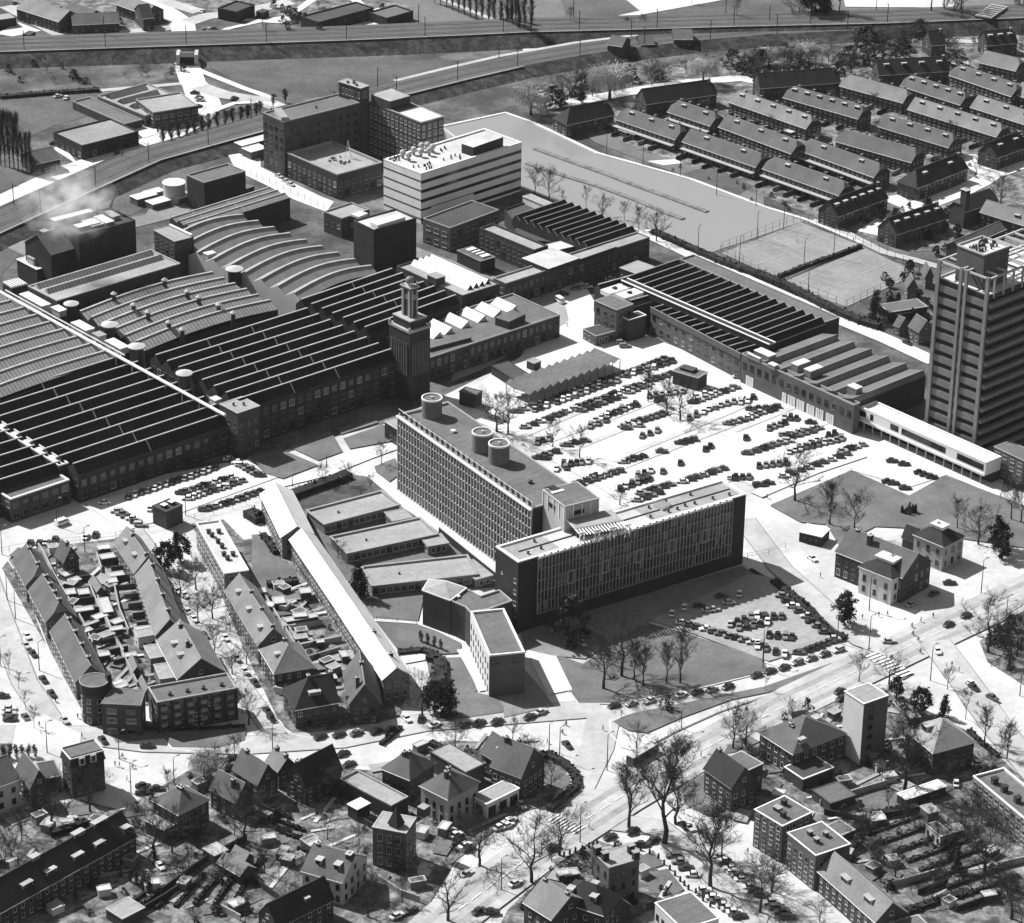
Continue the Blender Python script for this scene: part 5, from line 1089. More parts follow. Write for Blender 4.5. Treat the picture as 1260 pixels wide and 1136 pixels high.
gable('terraced_houses','long dark-roofed terrace with rows of white dormers crossing the lower left corner','terrace','30 -230,1210 655,715 525,641',6.2,5,wall='brick',roof='tile_dark',dorm=tuple((x,0,3.2,1.2,.12) for x in(.42,.55,.7,.82))+((.76,0,3.4,1.2,.45),(.88,0,4.5,1.2,.45),(.52,0,2.4,1.2,.45),(.97,0,2.4,1.6,.1)),win=TWIN)
flat('garden_shed','pale flat-roofed garage behind the long dark terrace','shed','30 510,1065 590,1115 678,1048',3.2,wall='brick',roof='felt_light',cop='coping',cw=.2)
flat('garden_shed','bright flat shed beside the lower left garden path','shed','30 978,775 1032,812 1092,778',3,wall='brick',roof='gravel',cop='coping',cw=.2)
gable('garden_shed','grey gabled shed in the lower left gardens','shed','30 1050,842 1160,905 1212,862',3.2,1.6,wall='brick',roof='tile_light',rows=None)
gable('garden_shed','smaller grey gabled shed above the other in the lower left gardens','shed','30 1115,800 1180,838 1205,805',3,1.5,wall='brick',roof='tile_light',rows=None)
gable('house','grey-roofed house, lower left of two parallel gables by the willow','house','30 1015,485 1140,550 1215,500',6,4,wall='brick',roof='tile_roof',chim=((.7,.3,.6),),win=TWIN)
gable('house','grey-roofed house, upper right of two parallel gables by the willow','house','30 1125,388 1245,465 1330,420',6.4,4.5,wall='brick',roof='tile_roof',chim=((.2,.5,.6),),win=TWIN)
gable('house','lit low roof with chimneys left of the big dark gable','house','31 70,352 130,402 212,372',6,3,wall='brick',roof='tile_light',chim=((.2,.5,.8),(.9,.5,.8)),win=TWIN)
gable('house','large house with steep dark roof on the side street, lower middle left','house','31 258,478 432,388 352,335',6,5.5,wall='brick',roof='tile_dark',chim=((.05,.5,.5),),win=TWIN)
flat('workshop','long low flat-roofed workshop behind the houses, lower middle','workshop','31 425,442 672,572 742,522',5,wall='brick_dark',roof='felt_light',cop='coping',cw=.25,rows=None)
flat('garage','white flat-roofed garage in front of the long low workshop','garage','31 462,562 508,588 556,550',4,wall='brick_dark',roof='zinc',cop='white_paint',cw=.2)
gable('house','dark mansard house with bright flat roof top on the side street','house','31 628,388 760,442 890,368',8,4,wall='brick',roof='tile_roof',end='hip',chim=((.1,.4,.5),(.9,.5,.5)),win=(1.1,1.6,1.0,'g'))
b=gable('house','white-fronted house with arched gateway in the lower middle','house','31 815,472 945,537 1085,452',8.5,3.8,wall='stone',roof='tile_roof',ends=('hip','hip'),chim=((.4,.5,.9),(.6,.35,.9)),win=(1.1,1.8,1.2,'d'))
flat('garage','flat-roofed petrol garage with white rim beside the forecourt cars','garage','31 1062,522 1132,562 1262,470',4.6,wall='render',roof='felt_light',cop='white_paint',cw=.4,rows=(.4,),win=(2.6,2.8,.8,'d'))
flat('workshop','flat grey roof behind the white-fronted house','workshop','31 860,310 1030,410 1110,360',6,wall='brick',roof='felt_light',cop='brick',cw=.3)
b=flat('mansion','flat-roofed brick mansion with pointed corner turret, lower middle','house','31 582,672 742,702 862,640',11.5,wall='brick_mid',roof='felt_light',cop='coping',rows=(1,4.4,7.8),win=(1.3,2.2,.8,'w'),cw=.4)
P=W('31 660,672 700,690 735,672',11);P=ccw(rect3(*P));mb=MB();mb.prism(P,0,12,'brick_mid',top=False);c=sum(P,Vector())/4;O=inset(P,-.3)
for i in range(4):mb.face([(O[i].x,O[i].y,12),(O[(i+1)%4].x,O[(i+1)%4].y,12),(c.x,c.y,17)],'tile_dark')
mb.build('turret',b.root);part_box(b,'roof_hut','31 795,575 830,590 860,570',11,13.5,'brick','felt_light')
gable('house','white-walled house with dark dormered roof at the bottom, left of centre','house','31 242,882 438,938 606,832',7,4.2,wall='render',roof='tile_roof',chim=((.9,.45,.5,1.4),(.1,.5,.4)),dorm=((.75,0,1.6,1.4),(.3,0,1.6,1.3)),rows=(1,4.2),win=(1.1,1.6,1.6,'d'))
gable('house','dark roof cut by the bottom edge, left of centre','house','31 120,1150 392,1015 300,960',6,4.5,wall='brick',roof='tile_dark',dorm=((.6,0,1.4,1.1),),win=TWIN)
gable('villa','steep gabled brick villa inside the hedge at the road junction','house','32 -60,375 85,430 185,345',7.5,6,wall='brick',roof='tile_roof',chim=((.15,.45,.8),(.5,.55,.8)),win=(1.2,1.6,.8,'w'))
gable('villa','left wing of the junction villa with dormer and lit slope','house','31 1108,308 1235,388 1320,330',6.5,4.5,wall='brick',roof='tile_roof',dorm=((.5,0,1.5,1.3),),win=TWIN)
b=flat('mansion','square flat-roofed brick house with tall chimneys at the bottom, near the kerb posts','house','32 440,802 507,868 642,815',12,wall='brick_mid',roof='felt_light',cop='coping_grey',rows=(1.2,4.6,8),win=(1,1.8,1.8,'d'))
for u_,v_ in((.05,.05),(.5,.1),(.5,.95),(.95,.9)):roofbox(b,u_,v_,1.2,1.6,2.2,'brick_dark','felt_light','chimney')
gable('house','pale left roof slope with chimney at the bottom edge, centre','house','32 98,1035 232,1118 345,990',7,4,wall='brick',roof='tile_light',chim=((.1,.5,.6),(.9,.5,.6)),win=TWIN)
gable('house','dark hipped roof with white dormers at the bottom edge, centre','house','32 255,1020 478,1095 565,1000',7,4,wall='brick',roof='tile_dark',end='hip',dorm=((.2,0,1.6,1.4),(.7,0,1.6,1.4),(.5,1,1.6,1.4)),win=TWIN)
flat('house','flat dark roof with white rim at the bottom edge, right of centre','house','32 730,1038 862,1165 1030,1105',5.5,wall='render',roof='felt',cop='white_paint',cw=.4,rows=(1.2,),win=(1.2,1.6,1,'d'))
gable('house','small gabled store beside the square brick house','house','32 480,1030 540,1075 605,1045',4,2,wall='brick',roof='tile_light',rows=None)
b=flat('house','dark flat-roofed house block on the corner lawn right of the bus','house','32 1045,352 1150,412 1262,372',9.5,wall='brick',roof='felt',cop='coping',rows=(1.2,4.6),win=(1.2,1.6,1,'g'))
gable('house','dark steep front gable joined to the flat-roofed corner house','house','32 968,388 1100,482 1195,425',7.5,4.5,wall='brick',roof='tile_dark',chim=((.1,.5,.5),),win=TWIN)
gable('villa','square hip-roofed brick house left of the white tower flats','house','33 20,212 176,312 406,206',7.5,5,wall='brick',roof='slate',end='hip',chim=((.35,.3,-1.0),(.5,.3,-1.5)),dorm=((.45,1,2,1.2),(.9,0,1.2,1.0)),rows=(1.2,4.8),win=(1.2,1.8,1.4,'w'))
flat('annex','low annex with white rim in front of the hip-roofed brick house','annex','33 135,372 222,430 350,365',4,wall='brick',roof='felt_dark',cop='white_paint',cw=.9)
b=flat('apartment_tower','tall narrow apartment tower with white side wall at the lower right','flats','33 418,17 508,76 637,46',19,wall='white_paint',roof='felt_light',cop='white_paint',cw=.3)
Q=b.pts
for i in range(4):
 p,q=Q[i],Q[(i+1)%4]
 if not visible(p,q):continue
 u=(q-p).normalized();L=(q-p).length;nn=Vector((u.y,-u.x,0))
 if nn.x>.2:
  mb=MB();mb.box(p,u*L,nn*.12,0,18.7,'brick_mid');mb.build('brick_face',b.root)
  put_windows(b.root,[(((p+u*L*.32).x+nn.x*.13,(p+u*L*.32).y+nn.y*.13,z),math.atan2(u.y,u.x),1.6,1.3,'d') for z in(1.5,4.5,7.5,10.5,13.5,16.3)])
 else:
  for k in range(24):mb=MB();z=.6+k*.76;mb.box(p+u*.1,u*(L-.2),nn*.05,z,z+.06,'stone');mb.build('joint',b.root)
b=gable('villa','villa with bright mansard slope and dark front roof right of the tower flats','house','33 705,197 835,305 1028,255',7.5,5,wall='brick',roof='felt_light',end='hip',rows=(1.2,4.6),win=(1,1.6,1,'g'),dorm=((.4,0,2.4,1.8),))
flat('garage','row of garages with white roof behind the dark garden, lower right','garage','33 665,497 706,527 905,470',3,wall='metal_dark',roof='zinc',cop='white_paint',cw=.3)
flat('garage','pale flat roof with hipped shed inside the dark garden wall','garage','33 265,480 350,545 450,490',3,wall='brick',roof='felt',cop='brick')
flat('garden_shed','square grey-roofed pavilion in the lower right gardens','shed','33 773,557 810,592 857,576',3,wall='brick_mid',roof='felt_light',cop='coping',cw=.2)
flat('garden_shed','white-walled pavilion with three windows in the lower right gardens','shed','33 800,642 868,700 916,682',3.4,wall='render',roof='felt',cop='coping',cw=.2,rows=(1,),win=(.9,1.2,.9,'d'))
flat('garden_shed','small grey shed right of the white-walled pavilion','shed','33 898,650 930,680 980,665',2.6,wall='brick',roof='felt_light',cop='coping',cw=.2)
b=flat('apartment_block','long flat-roofed row with white window wall at the right edge','flats','33 1020,417 1275,630 1400,570',8.5,wall='brick_light',roof='felt',cop='white_paint',rows=(1,3.8,6.2),win=(1.5,1.4,.8,'w'),cw=.4)
for f in(.2,.38,.62):roofbox(b,f,.35,1.2,1.6,1.6,'brick','brick_dark','chimney')
b=flat('town_houses','brick town house block with white bay windows, upper of two at lower right','house','33 -5,572 125,650 292,600',11,wall='brick_mid',roof='felt',cop='white_paint',rows=(.8,3.6,6.4,8.8),win=(1.2,1.5,.9,'w'))
roofbox(b,.4,.4,2,1.5,1,'metal_dark','felt_light');roofbox(b,.3,.7,1.2,1.2,1.4,'brick_dark','brick','chimney');roofbox(b,.7,.3,1.2,1.2,1.4,'brick_dark','brick','chimney')
b=flat('town_houses','brick town house block with white bay windows, lower of two at lower right','house','33 150,682 282,788 445,735',10.5,wall='brick_mid',roof='felt',cop='white_paint',rows=(.8,3.6,6.4),win=(1.2,1.6,.9,'w'))
for f,g_ in((.3,.4),(.6,.35),(.5,.7)):roofbox(b,f,g_,1.2,1.0,1.2,'brick_dark','felt_light','chimney')
flat('annex','rear annex with pale roof between the two town house blocks','annex','33 330,650 400,695 470,670',5,wall='brick',roof='felt',cop='coping')
gable('terraced_houses','long gabled terrace with lit roof slope at the lower right corner','terrace','33 297,862 565,1100 712,1060',6.2,4,wall='brick',roof='tile_light',dorm=((.35,0,3,1.3),(.75,0,3,1.3)),rows=(1,3.6),win=TWIN)
flat('house','flat roof cut by the bottom edge beside the lit terrace','house','33 640,1100 700,1160 790,1095',5,wall='brick',roof='felt',cop='coping')
for i,s in enumerate(('33 300,560 460,510 615,465','33 320,600 500,640 770,560','33 450,700 600,660','33 610,950 760,910 860,880','33 760,980 900,930','33 940,1060 1150,985','33 1150,850 1260,825','30 780,1000 1000,840 1190,740','30 620,1130 790,1030 880,970','30 1030,1060 1160,1130','31 500,640 640,720','31 20,950 140,1040 220,1010','31 600,930 720,1010 810,1040','32 690,1080 735,1060','31 250,530 400,450')):
 strip('garden_wall',s,.35,'brick_dark' if i%3 else 'stone',.15,kind=None,h=1.9,cat='wall',label=['dark wall behind the town houses, joined to the white garages','garden wall below the dark garden, running to the grey pavilion','short dark wall above the grey annex','pale-topped wall in the lower right gardens, nearest the terrace','short wall in the lower right gardens, below the round bushes','long wall at the bottom of the lower right gardens','wall at the right edge of the lower right gardens','long wall between the lower left gardens and the hip-roofed villa','dark wall beside the flat garage, lower left','pale wall at the bottom of the lower left gardens','brick wall behind the turreted mansion','pale wall with path at the bottom left of centre','wall along the drive of the turreted mansion','short dark wall left of the flat dark roof','fence-like wall under the big dark gable'][i])
# ================================================================== terraces by the pond, houses beyond the railway
crn0=random.Random(4)
ORD=['first','second','third','fourth','fifth','sixth','seventh','eighth','ninth']
TR=[('k1 745,608 1205,765','grey-roofed terrace beside the meadow, nearest the pond',3,'tile_roof',1),('k2 10,442 312,542','short grey terrace behind the terrace by the meadow',2,'tile_roof',1),('k2 370,548 882,738','long grey terrace with small dormers in the second row from the pond',3,'tile_roof',1),('k2 115,652 632,832','darker-roofed terrace with pale lower canopy facing the pond',2,'slate',1),('k2 440,372 987,562','palest terrace roof with five white dormers',5,'tile_light',1),('k2 680,842 1217,1032','terrace with long pale canopy by the tennis court hedge',2,'tile_roof',1),('k2 935,712 03 557,832','terrace between the pale canopy row and the long roof with white dots',2,'tile_roof',1),('03 130,457 482,557','terrace with paired dormers in the upper middle of the estate',6,'tile_roof',1),('03 395,402 692,482','terrace with a line of dark chimneys below the black-roofed row',0,'tile_light',2),('03 375,662 732,762','long plain terrace roof with white dots and round black end',0,'tile_roof',1),('03 575,592 907,692','long terrace with four white dormers and rounded black end',4,'tile_roof',0),('03 680,402 962,492','terrace with white-framed windows below the black-roofed dormer row',5,'tile_roof',1),('03 715,512 1132,642','long pale terrace crossed by white firewalls',5,'tile_light',1),('03 910,352 1202,452','terrace with dark dormers near the right edge, beneath the sandy path',4,'tile_roof',1),('03 1010,502 1290,592','pale terrace cut by the right edge',3,'tile_light',1),('03 1050,292 1222,332','short terrace with white gable near the top right corner',0,'tile_light',0),('03 1215,440 1330,480','terrace end at the right edge above the pale cut terrace',0,'tile_light',0)]
for s,l,nd,rf,nc in TR:
 a,b_=W(s,5.4);n=(b_-a).normalized();n=Vector((-n.y,n.x,0));n=n if n.x>0 else-n
 g=gable('terraced_houses',l,'terrace','',5.4,3.9,pts=[a,b_,b_+n*9],wall='brick',roof=rf,ends=('half' if len(l)%2 else 'gable','half'),dorm=tuple(((k+.5)/nd,0,2.0,1.1,.3) for k in range(nd)),chim=tuple(((k+.5)/5,.62,.7,.7) for k in range(5)) if nc else(),win=(1.1,1.3,1.3,'l'),rows=(.9,3.5),group='terraces of the pond estate')
 u=(b_-a).normalized();L_=(b_-a).length
 for k in range(int(L_/7)):
  q=a+u*(k+.5)*7-n*.5;strip('yard_fence','',.25,crn0.choice(('stone','brick','hedge','brick_mid')),.2,kind=None,h=1.5,pts=[q,q-n*crn0.uniform(5,8)],label='low yard fence running out from a pond estate terrace',cat='fence',group='yard fences of the pond estate')
 if 'canopy' in l or 'meadow' in l:
  mb=MB();u=(b_-a).normalized();mb.box(a-n*2.2+u*.3,u*((b_-a).length-.6),n*2.15,2.7,2.95,'stone',bottom=True);mb.build('canopy',g.root)
DR=[('k1 362,650 727,572','black-roofed house row with pale gable at the pond corner',0),('k2 -140,388 355,318','long black roof beside the willow path',0),('k2 662,276 1225,234','long black roof with white gable trim and row of chimney dots',0),('k3 240,298 735,268','black roof with four pale dormers at the top of the estate',4),('k4 150,562 448,452','black-roofed row with six white dormers beside the courts',6),('k4 622,392 925,275','black-roofed corner block with pale hipped end on the estate square',2),('k4 500,668 800,572','black roof with white dormers above the high-rise, by the courts',5),('k3 1072,880 1290,800','black-roofed block at the right edge on the estate square',2),('03 1088,212 1228,200','dark dormered house at the top right beneath the railway',3),('03 826,212 892,206','tiny house with white gable by the sandy path',0)]
for s,l,nd in DR:
 a,b_=W(s,5.8);n=(b_-a).normalized();n=Vector((-n.y,n.x,0));n=n if n.y>0 else-n
 gable('terraced_houses',l,'terrace','',5.8,4.8,pts=[a,b_,b_+n*9.5],wall='brick',roof='tile_dark',ends=('gable','half') if 'corner' not in l else('hip','half'),dorm=tuple(((k+.5)/nd,0,2.2,1.1,.25) for k in range(nd)),chim=((.97,.4,.8),)+(tuple(((k+.5)/8,.5,.3,.5) for k in range(8)) if 'dots' in l else()),win=(1.1,1.4,1.3,'g'),rows=(.9,3.5),group='terraces of the pond estate')
gable('church','grey hipped hall with tall chimney shaft on the estate square','hall','k4 905,535 1105,470 1070,420',7,4,wall='brick',roof='slate',ends=('half','half'),chim=((.0,.2,4,2.2),),rows=None)
gable('house','pale-roofed long house on the right edge behind the high-rise','house','k4 1000,535 1290,625 1330,585',6,3.5,wall='brick',roof='tile_light',win=TWIN,dorm=((.7,0,2,1.2),))
gable('house','dark gabled shed directly behind the high-rise penthouse','house','n6 660,195 1010,40 1090,85',6,2,wall='brick',roof='tile_roof',rows=None)
for s,h,l in(('n6 140,660 220,720 410,600',4,'long low shed with white roof edge beside the conifer'),('n6 245,715 270,735 350,680',3,'small grey lean-to beside the long low shed')):
 flat('shed',l,'shed',s,h,wall='brick_dark',roof='felt',cop='coping',cw=.3)
for s,he,rs,l in(('n6 340,480 360,530 430,520',5,3,'small steep-roofed house at the corner of the tennis courts'),('n6 470,390 500,440 545,420',5,3,'tall narrow house behind the courts, left of the high-rise'),('n6 370,820 450,870 540,840',5,3.5,'house with grey roof close to the left side of the high-rise'),('n6 255,810 300,830 350,800',4,2.5,'small pale cottage by the white lane left of the high-rise')):
 gable('house',l,'house',s,he,rs,wall='brick_mid',roof='tile_roof',win=TWIN)
k=0
for s in('k1 680,690','k1 760,735','k1 840,760','k1 960,795','k1 1130,830','k1 1210,850','k2 20,700','k2 180,760','k2 300,800','k2 400,840','k2 480,865','k2 560,890','k2 650,925','k2 760,950','k2 870,990','k2 960,1030','03 450,460','03 480,475','03 520,490','03 560,495','03 410,710','03 470,730','03 520,740','03 1030,640','03 600,610','03 130,640','03 260,660','03 690,640','03 60,870','03 150,890','03 200,910'):
 p=G(px(s)[0]);w_=random.uniform(3,5);d_=random.uniform(2.5,3.5);k+=1
 flat('garden_shed','tiny pale shed in the yards between the pond estate terraces','shed','',2.5,pts=[p,p+BD*w_,p+BD*w_+AD*d_,p+AD*d_],wall='brick',roof=random.choice(('gravel','felt_light','zinc')),cop='coping',cw=.2,group='tiny yard sheds of the pond estate')
for s,he,rs,l,rf in(('00 80,40 285,105 340,60',5.5,3.5,'terrace with lit roof left of the far crossroads, near the top left','tile_light'),('00 350,120 575,110 560,75',4.5,3,'dark hedge-fronted terrace beyond the railway, top left','tile_roof'),('00 690,90 740,85 700,40',6,4,'dark gabled house end beyond the railway, beside the crossroads','tile_dark'),('00 560,20 700,70 740,30',5,3,'lit terrace roof behind the dark gabled end, top left','tile_light'),('00 300,60 420,100 460,60',5,3.5,'short lit roof between two terraces, top left','tile_roof')):
 gable('terraced_houses',l,'terrace',s,he,rs,wall='brick',roof=rf,rows=(.9,3.4),win=(1.1,1.3,1.5,'g'))
for s,h,l,rf in(('00 -60,105 78,85 60,60',4,'flat-roofed hall at the top left edge','felt_light'),('01 235,80 320,110 560,30',5,'dark low block beside the far field, upper middle left','felt_dark'),('01 560,60 650,90 810,65',4,'low block with hedge beside the far field','felt'),('00 1050,40 1140,60 1254,30',5,'dark low block right of the far crossroads','felt_dark'),('01 20,55 50,62 60,45',3,'small dark hut by the far white paths','felt_dark'),('00 110,165 140,170 145,150',3,'dark hut on the far white lot','felt_dark')):
 flat('low_block',l,'building',s,h,wall='brick_dark',roof=rf,cop='metal_dark')
b=flat('showroom','low works hall with three roof ridges at the roundabout','hall','',5,pts=rect3(*W('00 470,465 700,560 900,480',5)),wall='brick_mid',roof='felt_light',cop='coping_grey',rows=(1,),win=(2,2,1,'g'))
for k in range(3):
 A_,B_=b.at(.05+k*.25,.1,b.rz),b.at(.05+k*.25,.85,b.rz);w_=(b.b-b.a).normalized()*5;t=Vector((0,0,1.8));mb=MB();mb.face([A_,B_,B_+w_/2+t,A_+w_/2+t][::-1],'felt');mb.face([B_+w_,A_+w_,A_+w_/2+t,B_+w_/2+t][::-1],'felt');mb.face([A_,A_+w_/2+t,A_+w_],'brick');mb.face([B_+w_,B_+w_/2+t,B_],'brick');mb.build('roof_ridge',b.root)
flat('showroom','taller flat-roofed front block of the roundabout hall','hall','00 655,480 740,545 900,470',7,wall='brick',roof='felt_light',cop='coping_grey',rows=(1,4),win=(2,1.6,.8,'w'))
flat('depot','low flat depot wing left of the roundabout hall','hall','00 350,490 600,600 690,580',3.5,wall='brick',roof='felt',cop='coping_grey')
flat('depot','dark saw-striped depot beside the road, upper left','hall','00 258,640 395,705 645,625',6,wall='brick_dark',roof='saw_rib',cop='metal_dark',rows=(1,),win=(2,2,1.4,'g'))
gable('house','small dark house under the poplars at the upper left','house','00 175,790 290,765 230,720',5,3,wall='brick',roof='tile_roof',rows=(.9,),win=(1,1.3,1.4,'g'))
for s,he,l in(('02 500,215 570,225 590,190',6,'signal house with white gable between the railway lines'),('02 660,215 725,212 700,180',4,'low dark hut right of the signal house'),('02 820,190 910,190 905,150',5,'dark goods shed between the railway lines')):
 gable('railway_house',l,'house',s,he,2.5,wall='brick',roof='tile_roof',rows=(.9,),win=(1,1.3,1.6,'w'))
b=flat('grandstand','slatted white sports stand at the top right corner','stand','03 1030,75 1105,88 1165,30',6,wall='metal_dark',roof='felt',cop='coping')
for k in range(7):A_,B_=b.at(0.03,(k+.5)/7,6.1),b.at(.97,(k+.5)/7,6.1);mb=MB();mb.tube(A_,B_,.4,'white_paint',4);mb.build('bench',b.root)
p,q=W('00 868,318 938,318');root=thing('railway_bridge','short railway underpass with pale lintel over the road at the upper left','bridge',(p.x,p.y,0));u=(q-p)
n=Vector((-u.y,u.x,0)).normalized();mb=MB();mb.box(p-u*.25,u*.25,n*7,0,4.9,'concrete',bottom=False);mb.box(q,u*.25,n*7,0,4.9,'concrete');mb.build('abutment',root);mb=MB();mb.box(p-n*.3,u,n*.5,4.0,6.2,'stone',bottom=True);mb.build('parapet',root);mb=MB();mb.box(p+n*.3,u,n*1.0,.15,3.95,'dark_void');mb.build('opening_shade',root)  # last box: solid near-black block painting the shade inside the underpass
def paths_and_sheds(s,n,lab,seed):
 P=W(s);rn=random.Random(seed);x0,x1=min(p.x for p in P),max(p.x for p in P);y0,y1=min(p.y for p in P),max(p.y for p in P);k=t=0
 while k<n and t<4000:
  t+=1;p=Vector((rn.uniform(x0,x1),rn.uniform(y0,y1),0));q=p+AD*4+BD*3
  if not(inside(p,P) and inside(q,P) and free2(p) and free2(q)):continue
  k+=1;a=rn.choice((0,.5,-.4));u=Vector((math.cos(.72+a),math.sin(.72+a),0));v=Vector((-u.y,u.x,0))
  if k%3==0:w_,d_=rn.uniform(2.5,4),rn.uniform(2,3);flat('garden_shed',lab,'shed','',rn.uniform(2.1,2.6),pts=[p,p+u*w_,p+u*w_+v*d_,p+v*d_],wall=rn.choice(('brick','brick_light','render')),roof=rn.choice(('gravel','felt','felt_light','zinc')),cop='coping',group='sheds: '+lab)
  elif k%3==1:strip('footpath','',rn.uniform(.7,1.2),rn.choice(('felt_light','street')),.15,pts=[p,p+u*rn.uniform(6,14)])
  else:sheet('patio','',rn.choice(('felt_light','lawn','soil','lawn','grass')),.15,pts=[p,p+u*6,p+u*6+v*4,p+v*4])
def free2(p):
 for o,q in HOUSE:
  if(o-p).length<q:return False
 return True
HOUSE=[(Vector((WL[o.name].x,WL[o.name].y,0)),9) for o in C.objects if o.type=='EMPTY' and o.get('category') in('house','terrace','flats','workshop','shed')]
for s,n,l,sd in(('p -20,1015 150,1000 260,945 400,940 430,1000 470,1130 -20,1130',60,'small garden shed at the lower left, below the side street',1),('p 840,965 940,890 1110,865 1255,965 1255,1130 1180,1130 1000,1070',75,'small garden shed in the lower right gardens',2),('p 440,960 520,920 640,910 700,960 640,1000 530,1100 470,1110',18,'small garden shed at the bottom centre, left of the main road',3),('p 650,1110 690,1060 735,1040 790,1055 860,1130',10,'small garden shed in the road fork at the bottom',4)):paths_and_sheds(s,n,l,sd)
# ================================================================== trees, hedges, shrubs
PROTO=bpy.data.collections.new('unused')
def raw(mb,name):
 me=bpy.data.meshes.new(name);me.from_pydata([tuple(v) for v in mb.v],[],mb.f)
 for m in mb.mats:me.materials.append(MATS[m])
 me.polygons.foreach_set('material_index',mb.m);me.update();return me
def bare_tree(seed,spread=.75,trunk=.28,up=.55,twig='twig',n1=9,drop=0.0,thick=1.0,tips=5):
 """10 m bare deciduous tree: tapered trunk with limbs, and a crown of fine branching twigs"""
 rn=random.Random(seed);T,K=MB(),MB()
 pts=[Vector((0,0,0))];top=8.6
 for i in range(1,7):pts.append(Vector((rn.uniform(-.12,.12)*i,rn.uniform(-.12,.12)*i,top*i/6)))
 rad=lambda t:.21*thick*(1-t)+.025
 for i in range(6):T.tube(pts[i],pts[i+1],rad(i/6),'bark',6,rad((i+1)/6))
 def grow(p,d,L,r,lvl):
  q=p;k=3
  for i in range(k):
   d=(d+Vector((rn.uniform(-.25,.25),rn.uniform(-.25,.25),rn.uniform(-.1,.25)*up-drop*lvl*.25))).normalized()
   e=q+d*L/k;ra,rb=r*(1-i/k*.6),r*(1-(i+1)/k*.6)
   (T if lvl==0 else K).tube(q,e,ra,'bark' if lvl==0 else twig,4 if lvl==0 else 3,rb if not(lvl==2 and i==k-1) else 0)
   if lvl==2:
    for j in range(2):
     f=q+(d*.7+Vector((rn.uniform(-1,1),rn.uniform(-1,1),rn.uniform(-.5,.8))))*rn.uniform(.25,.6);K.tube(q,f,.012,twig,3,0)
   q=e
   if lvl<2:
    for j in range(2 if lvl==0 else tips-1):
     a=Vector((rn.uniform(-1,1),rn.uniform(-1,1),rn.uniform(-.2,.9))).normalized();grow(q,(d*.8+a*.9).normalized(),L*rn.uniform(.42,.62),r*.42,lvl+1)
 for i in range(n1):
  t=trunk+(1-trunk)*(i+.5)/n1;h=t*top;s=min(int(h/top*6),5);p=pts[s].lerp(pts[s+1],h/top*6-s)
  an=i*2.4+rn.uniform(-.4,.4);wd=math.sin(math.pi*(.18+.75*(t-trunk)/(1-trunk)))
  d=Vector((math.cos(an)*spread,math.sin(an)*spread,up+.35*t)).normalized()
  grow(p,d,(1.5+3.0*wd)*(.6+spread*.5),rad(t)*.42+.015,0)
 grow(pts[-1],Vector((0,0,1)),1.6,.05,0)
 return raw(T,'trunk'),raw(K,'crown')
def leafy(seed,shape,leaf,n=1500,size=.42,trunk_h=.6):
 """10 m leafy tree: clumps of small leaf faces through the crown's volume"""
 rn=random.Random(seed);T,K=MB(),MB();T.tube((0,0,0),(0,0,7),.25,'bark',6,.05)
 for i in range(6):
  a=i*1.05;T.tube((0,0,2+i*.6),(math.cos(a)*1.8,math.sin(a)*1.8,3.4+i*.7),.1,'bark',4,.02)
 cl=[]
 for i in range(46):
  z=rn.uniform(0,1)
  R_=shape(z);a=rn.uniform(0,6.283);r=R_*math.sqrt(rn.uniform(.15,1.0));cl.append(Vector((r*math.cos(a),r*math.sin(a),trunk_h+z*(9.9-trunk_h))))
 for i in range(n):
  c=rn.choice(cl);p=c+Vector((rn.gauss(0,.5),rn.gauss(0,.5),rn.gauss(0,.42)));s=size*rn.uniform(.5,1.2)
  u=Vector((rn.uniform(-1,1),rn.uniform(-1,1),rn.uniform(-1,1))).normalized();v=u.orthogonal().normalized();w=u.cross(v)
  K.face([p+v*s,p+w*s*.7,p-v*s*.8,p-w*s*.6+u*s*.3],leaf)
 return raw(T,'trunk'),raw(K,'crown')
def willow(seed):
 rn=random.Random(seed);T,K=MB(),MB();T.tube((0,0,0),(0,0,4),.45,'bark',6,.3)
 for i in range(9):
  a=i*.7;e=Vector((math.cos(a)*2.6,math.sin(a)*2.6,7.4+rn.uniform(-.8,1.2)));T.tube((0,0,3.6),e,.2,'bark',4,.04)
  for j in range(80):
   r=e+Vector((rn.gauss(0,1.3),rn.gauss(0,1.3),rn.gauss(0,.7)));o=Vector((r.x,r.y,0)).normalized()*rn.uniform(.3,1.2)
   m=r+o+Vector((0,0,rn.uniform(-.2,.5)));f=m+o*.4-Vector((0,0,rn.uniform(1.5,4.5)));f.z=max(f.z,.8)
   K.tube(r,m,.06,'willow',3,.06);K.tube(m,f,.07,'willow',3,.02)
 return raw(T,'trunk'),raw(K,'crown')
KINDS={'bare':[bare_tree(s) for s in(1,2,3,4)],'wide':[bare_tree(s,1.0,.2,.4,n1=11,thick=1.3) for s in(11,12,13)],'tall':[bare_tree(s,.5,.25,.8,n1=11) for s in(21,22)],'young':[bare_tree(s,.55,.3,.7,n1=6,thick=.6,tips=4) for s in(31,32)],'pale':[bare_tree(s,.85,.2,.5,'twig_light',n1=10) for s in(41,42)],'poplar':[bare_tree(s,.16,.08,1.0,n1=15) for s in(51,52)],'willow':[willow(61),willow(62)],'conifer':[leafy(71,lambda z:.25+2.3*(1-z),'leaf_dark',1900,.34,.4)],'evergreen':[leafy(81,lambda z:3.3*math.sin(math.pi*(.12+.8*z)),'leaf_dark',1900,.42,1.0)],'bush':[leafy(s,lambda z:4.6*math.sin(math.pi*(.25+.7*z)),l,700,.62,.2) for s,l in((91,'hedge'),(92,'leaf'),(93,'bush'))],'cypress':[leafy(95,lambda z:.3+1.2*math.sin(math.pi*(.1+.8*z)),'leaf_dark',900,.34,.2)],}
TREE_N=[0]
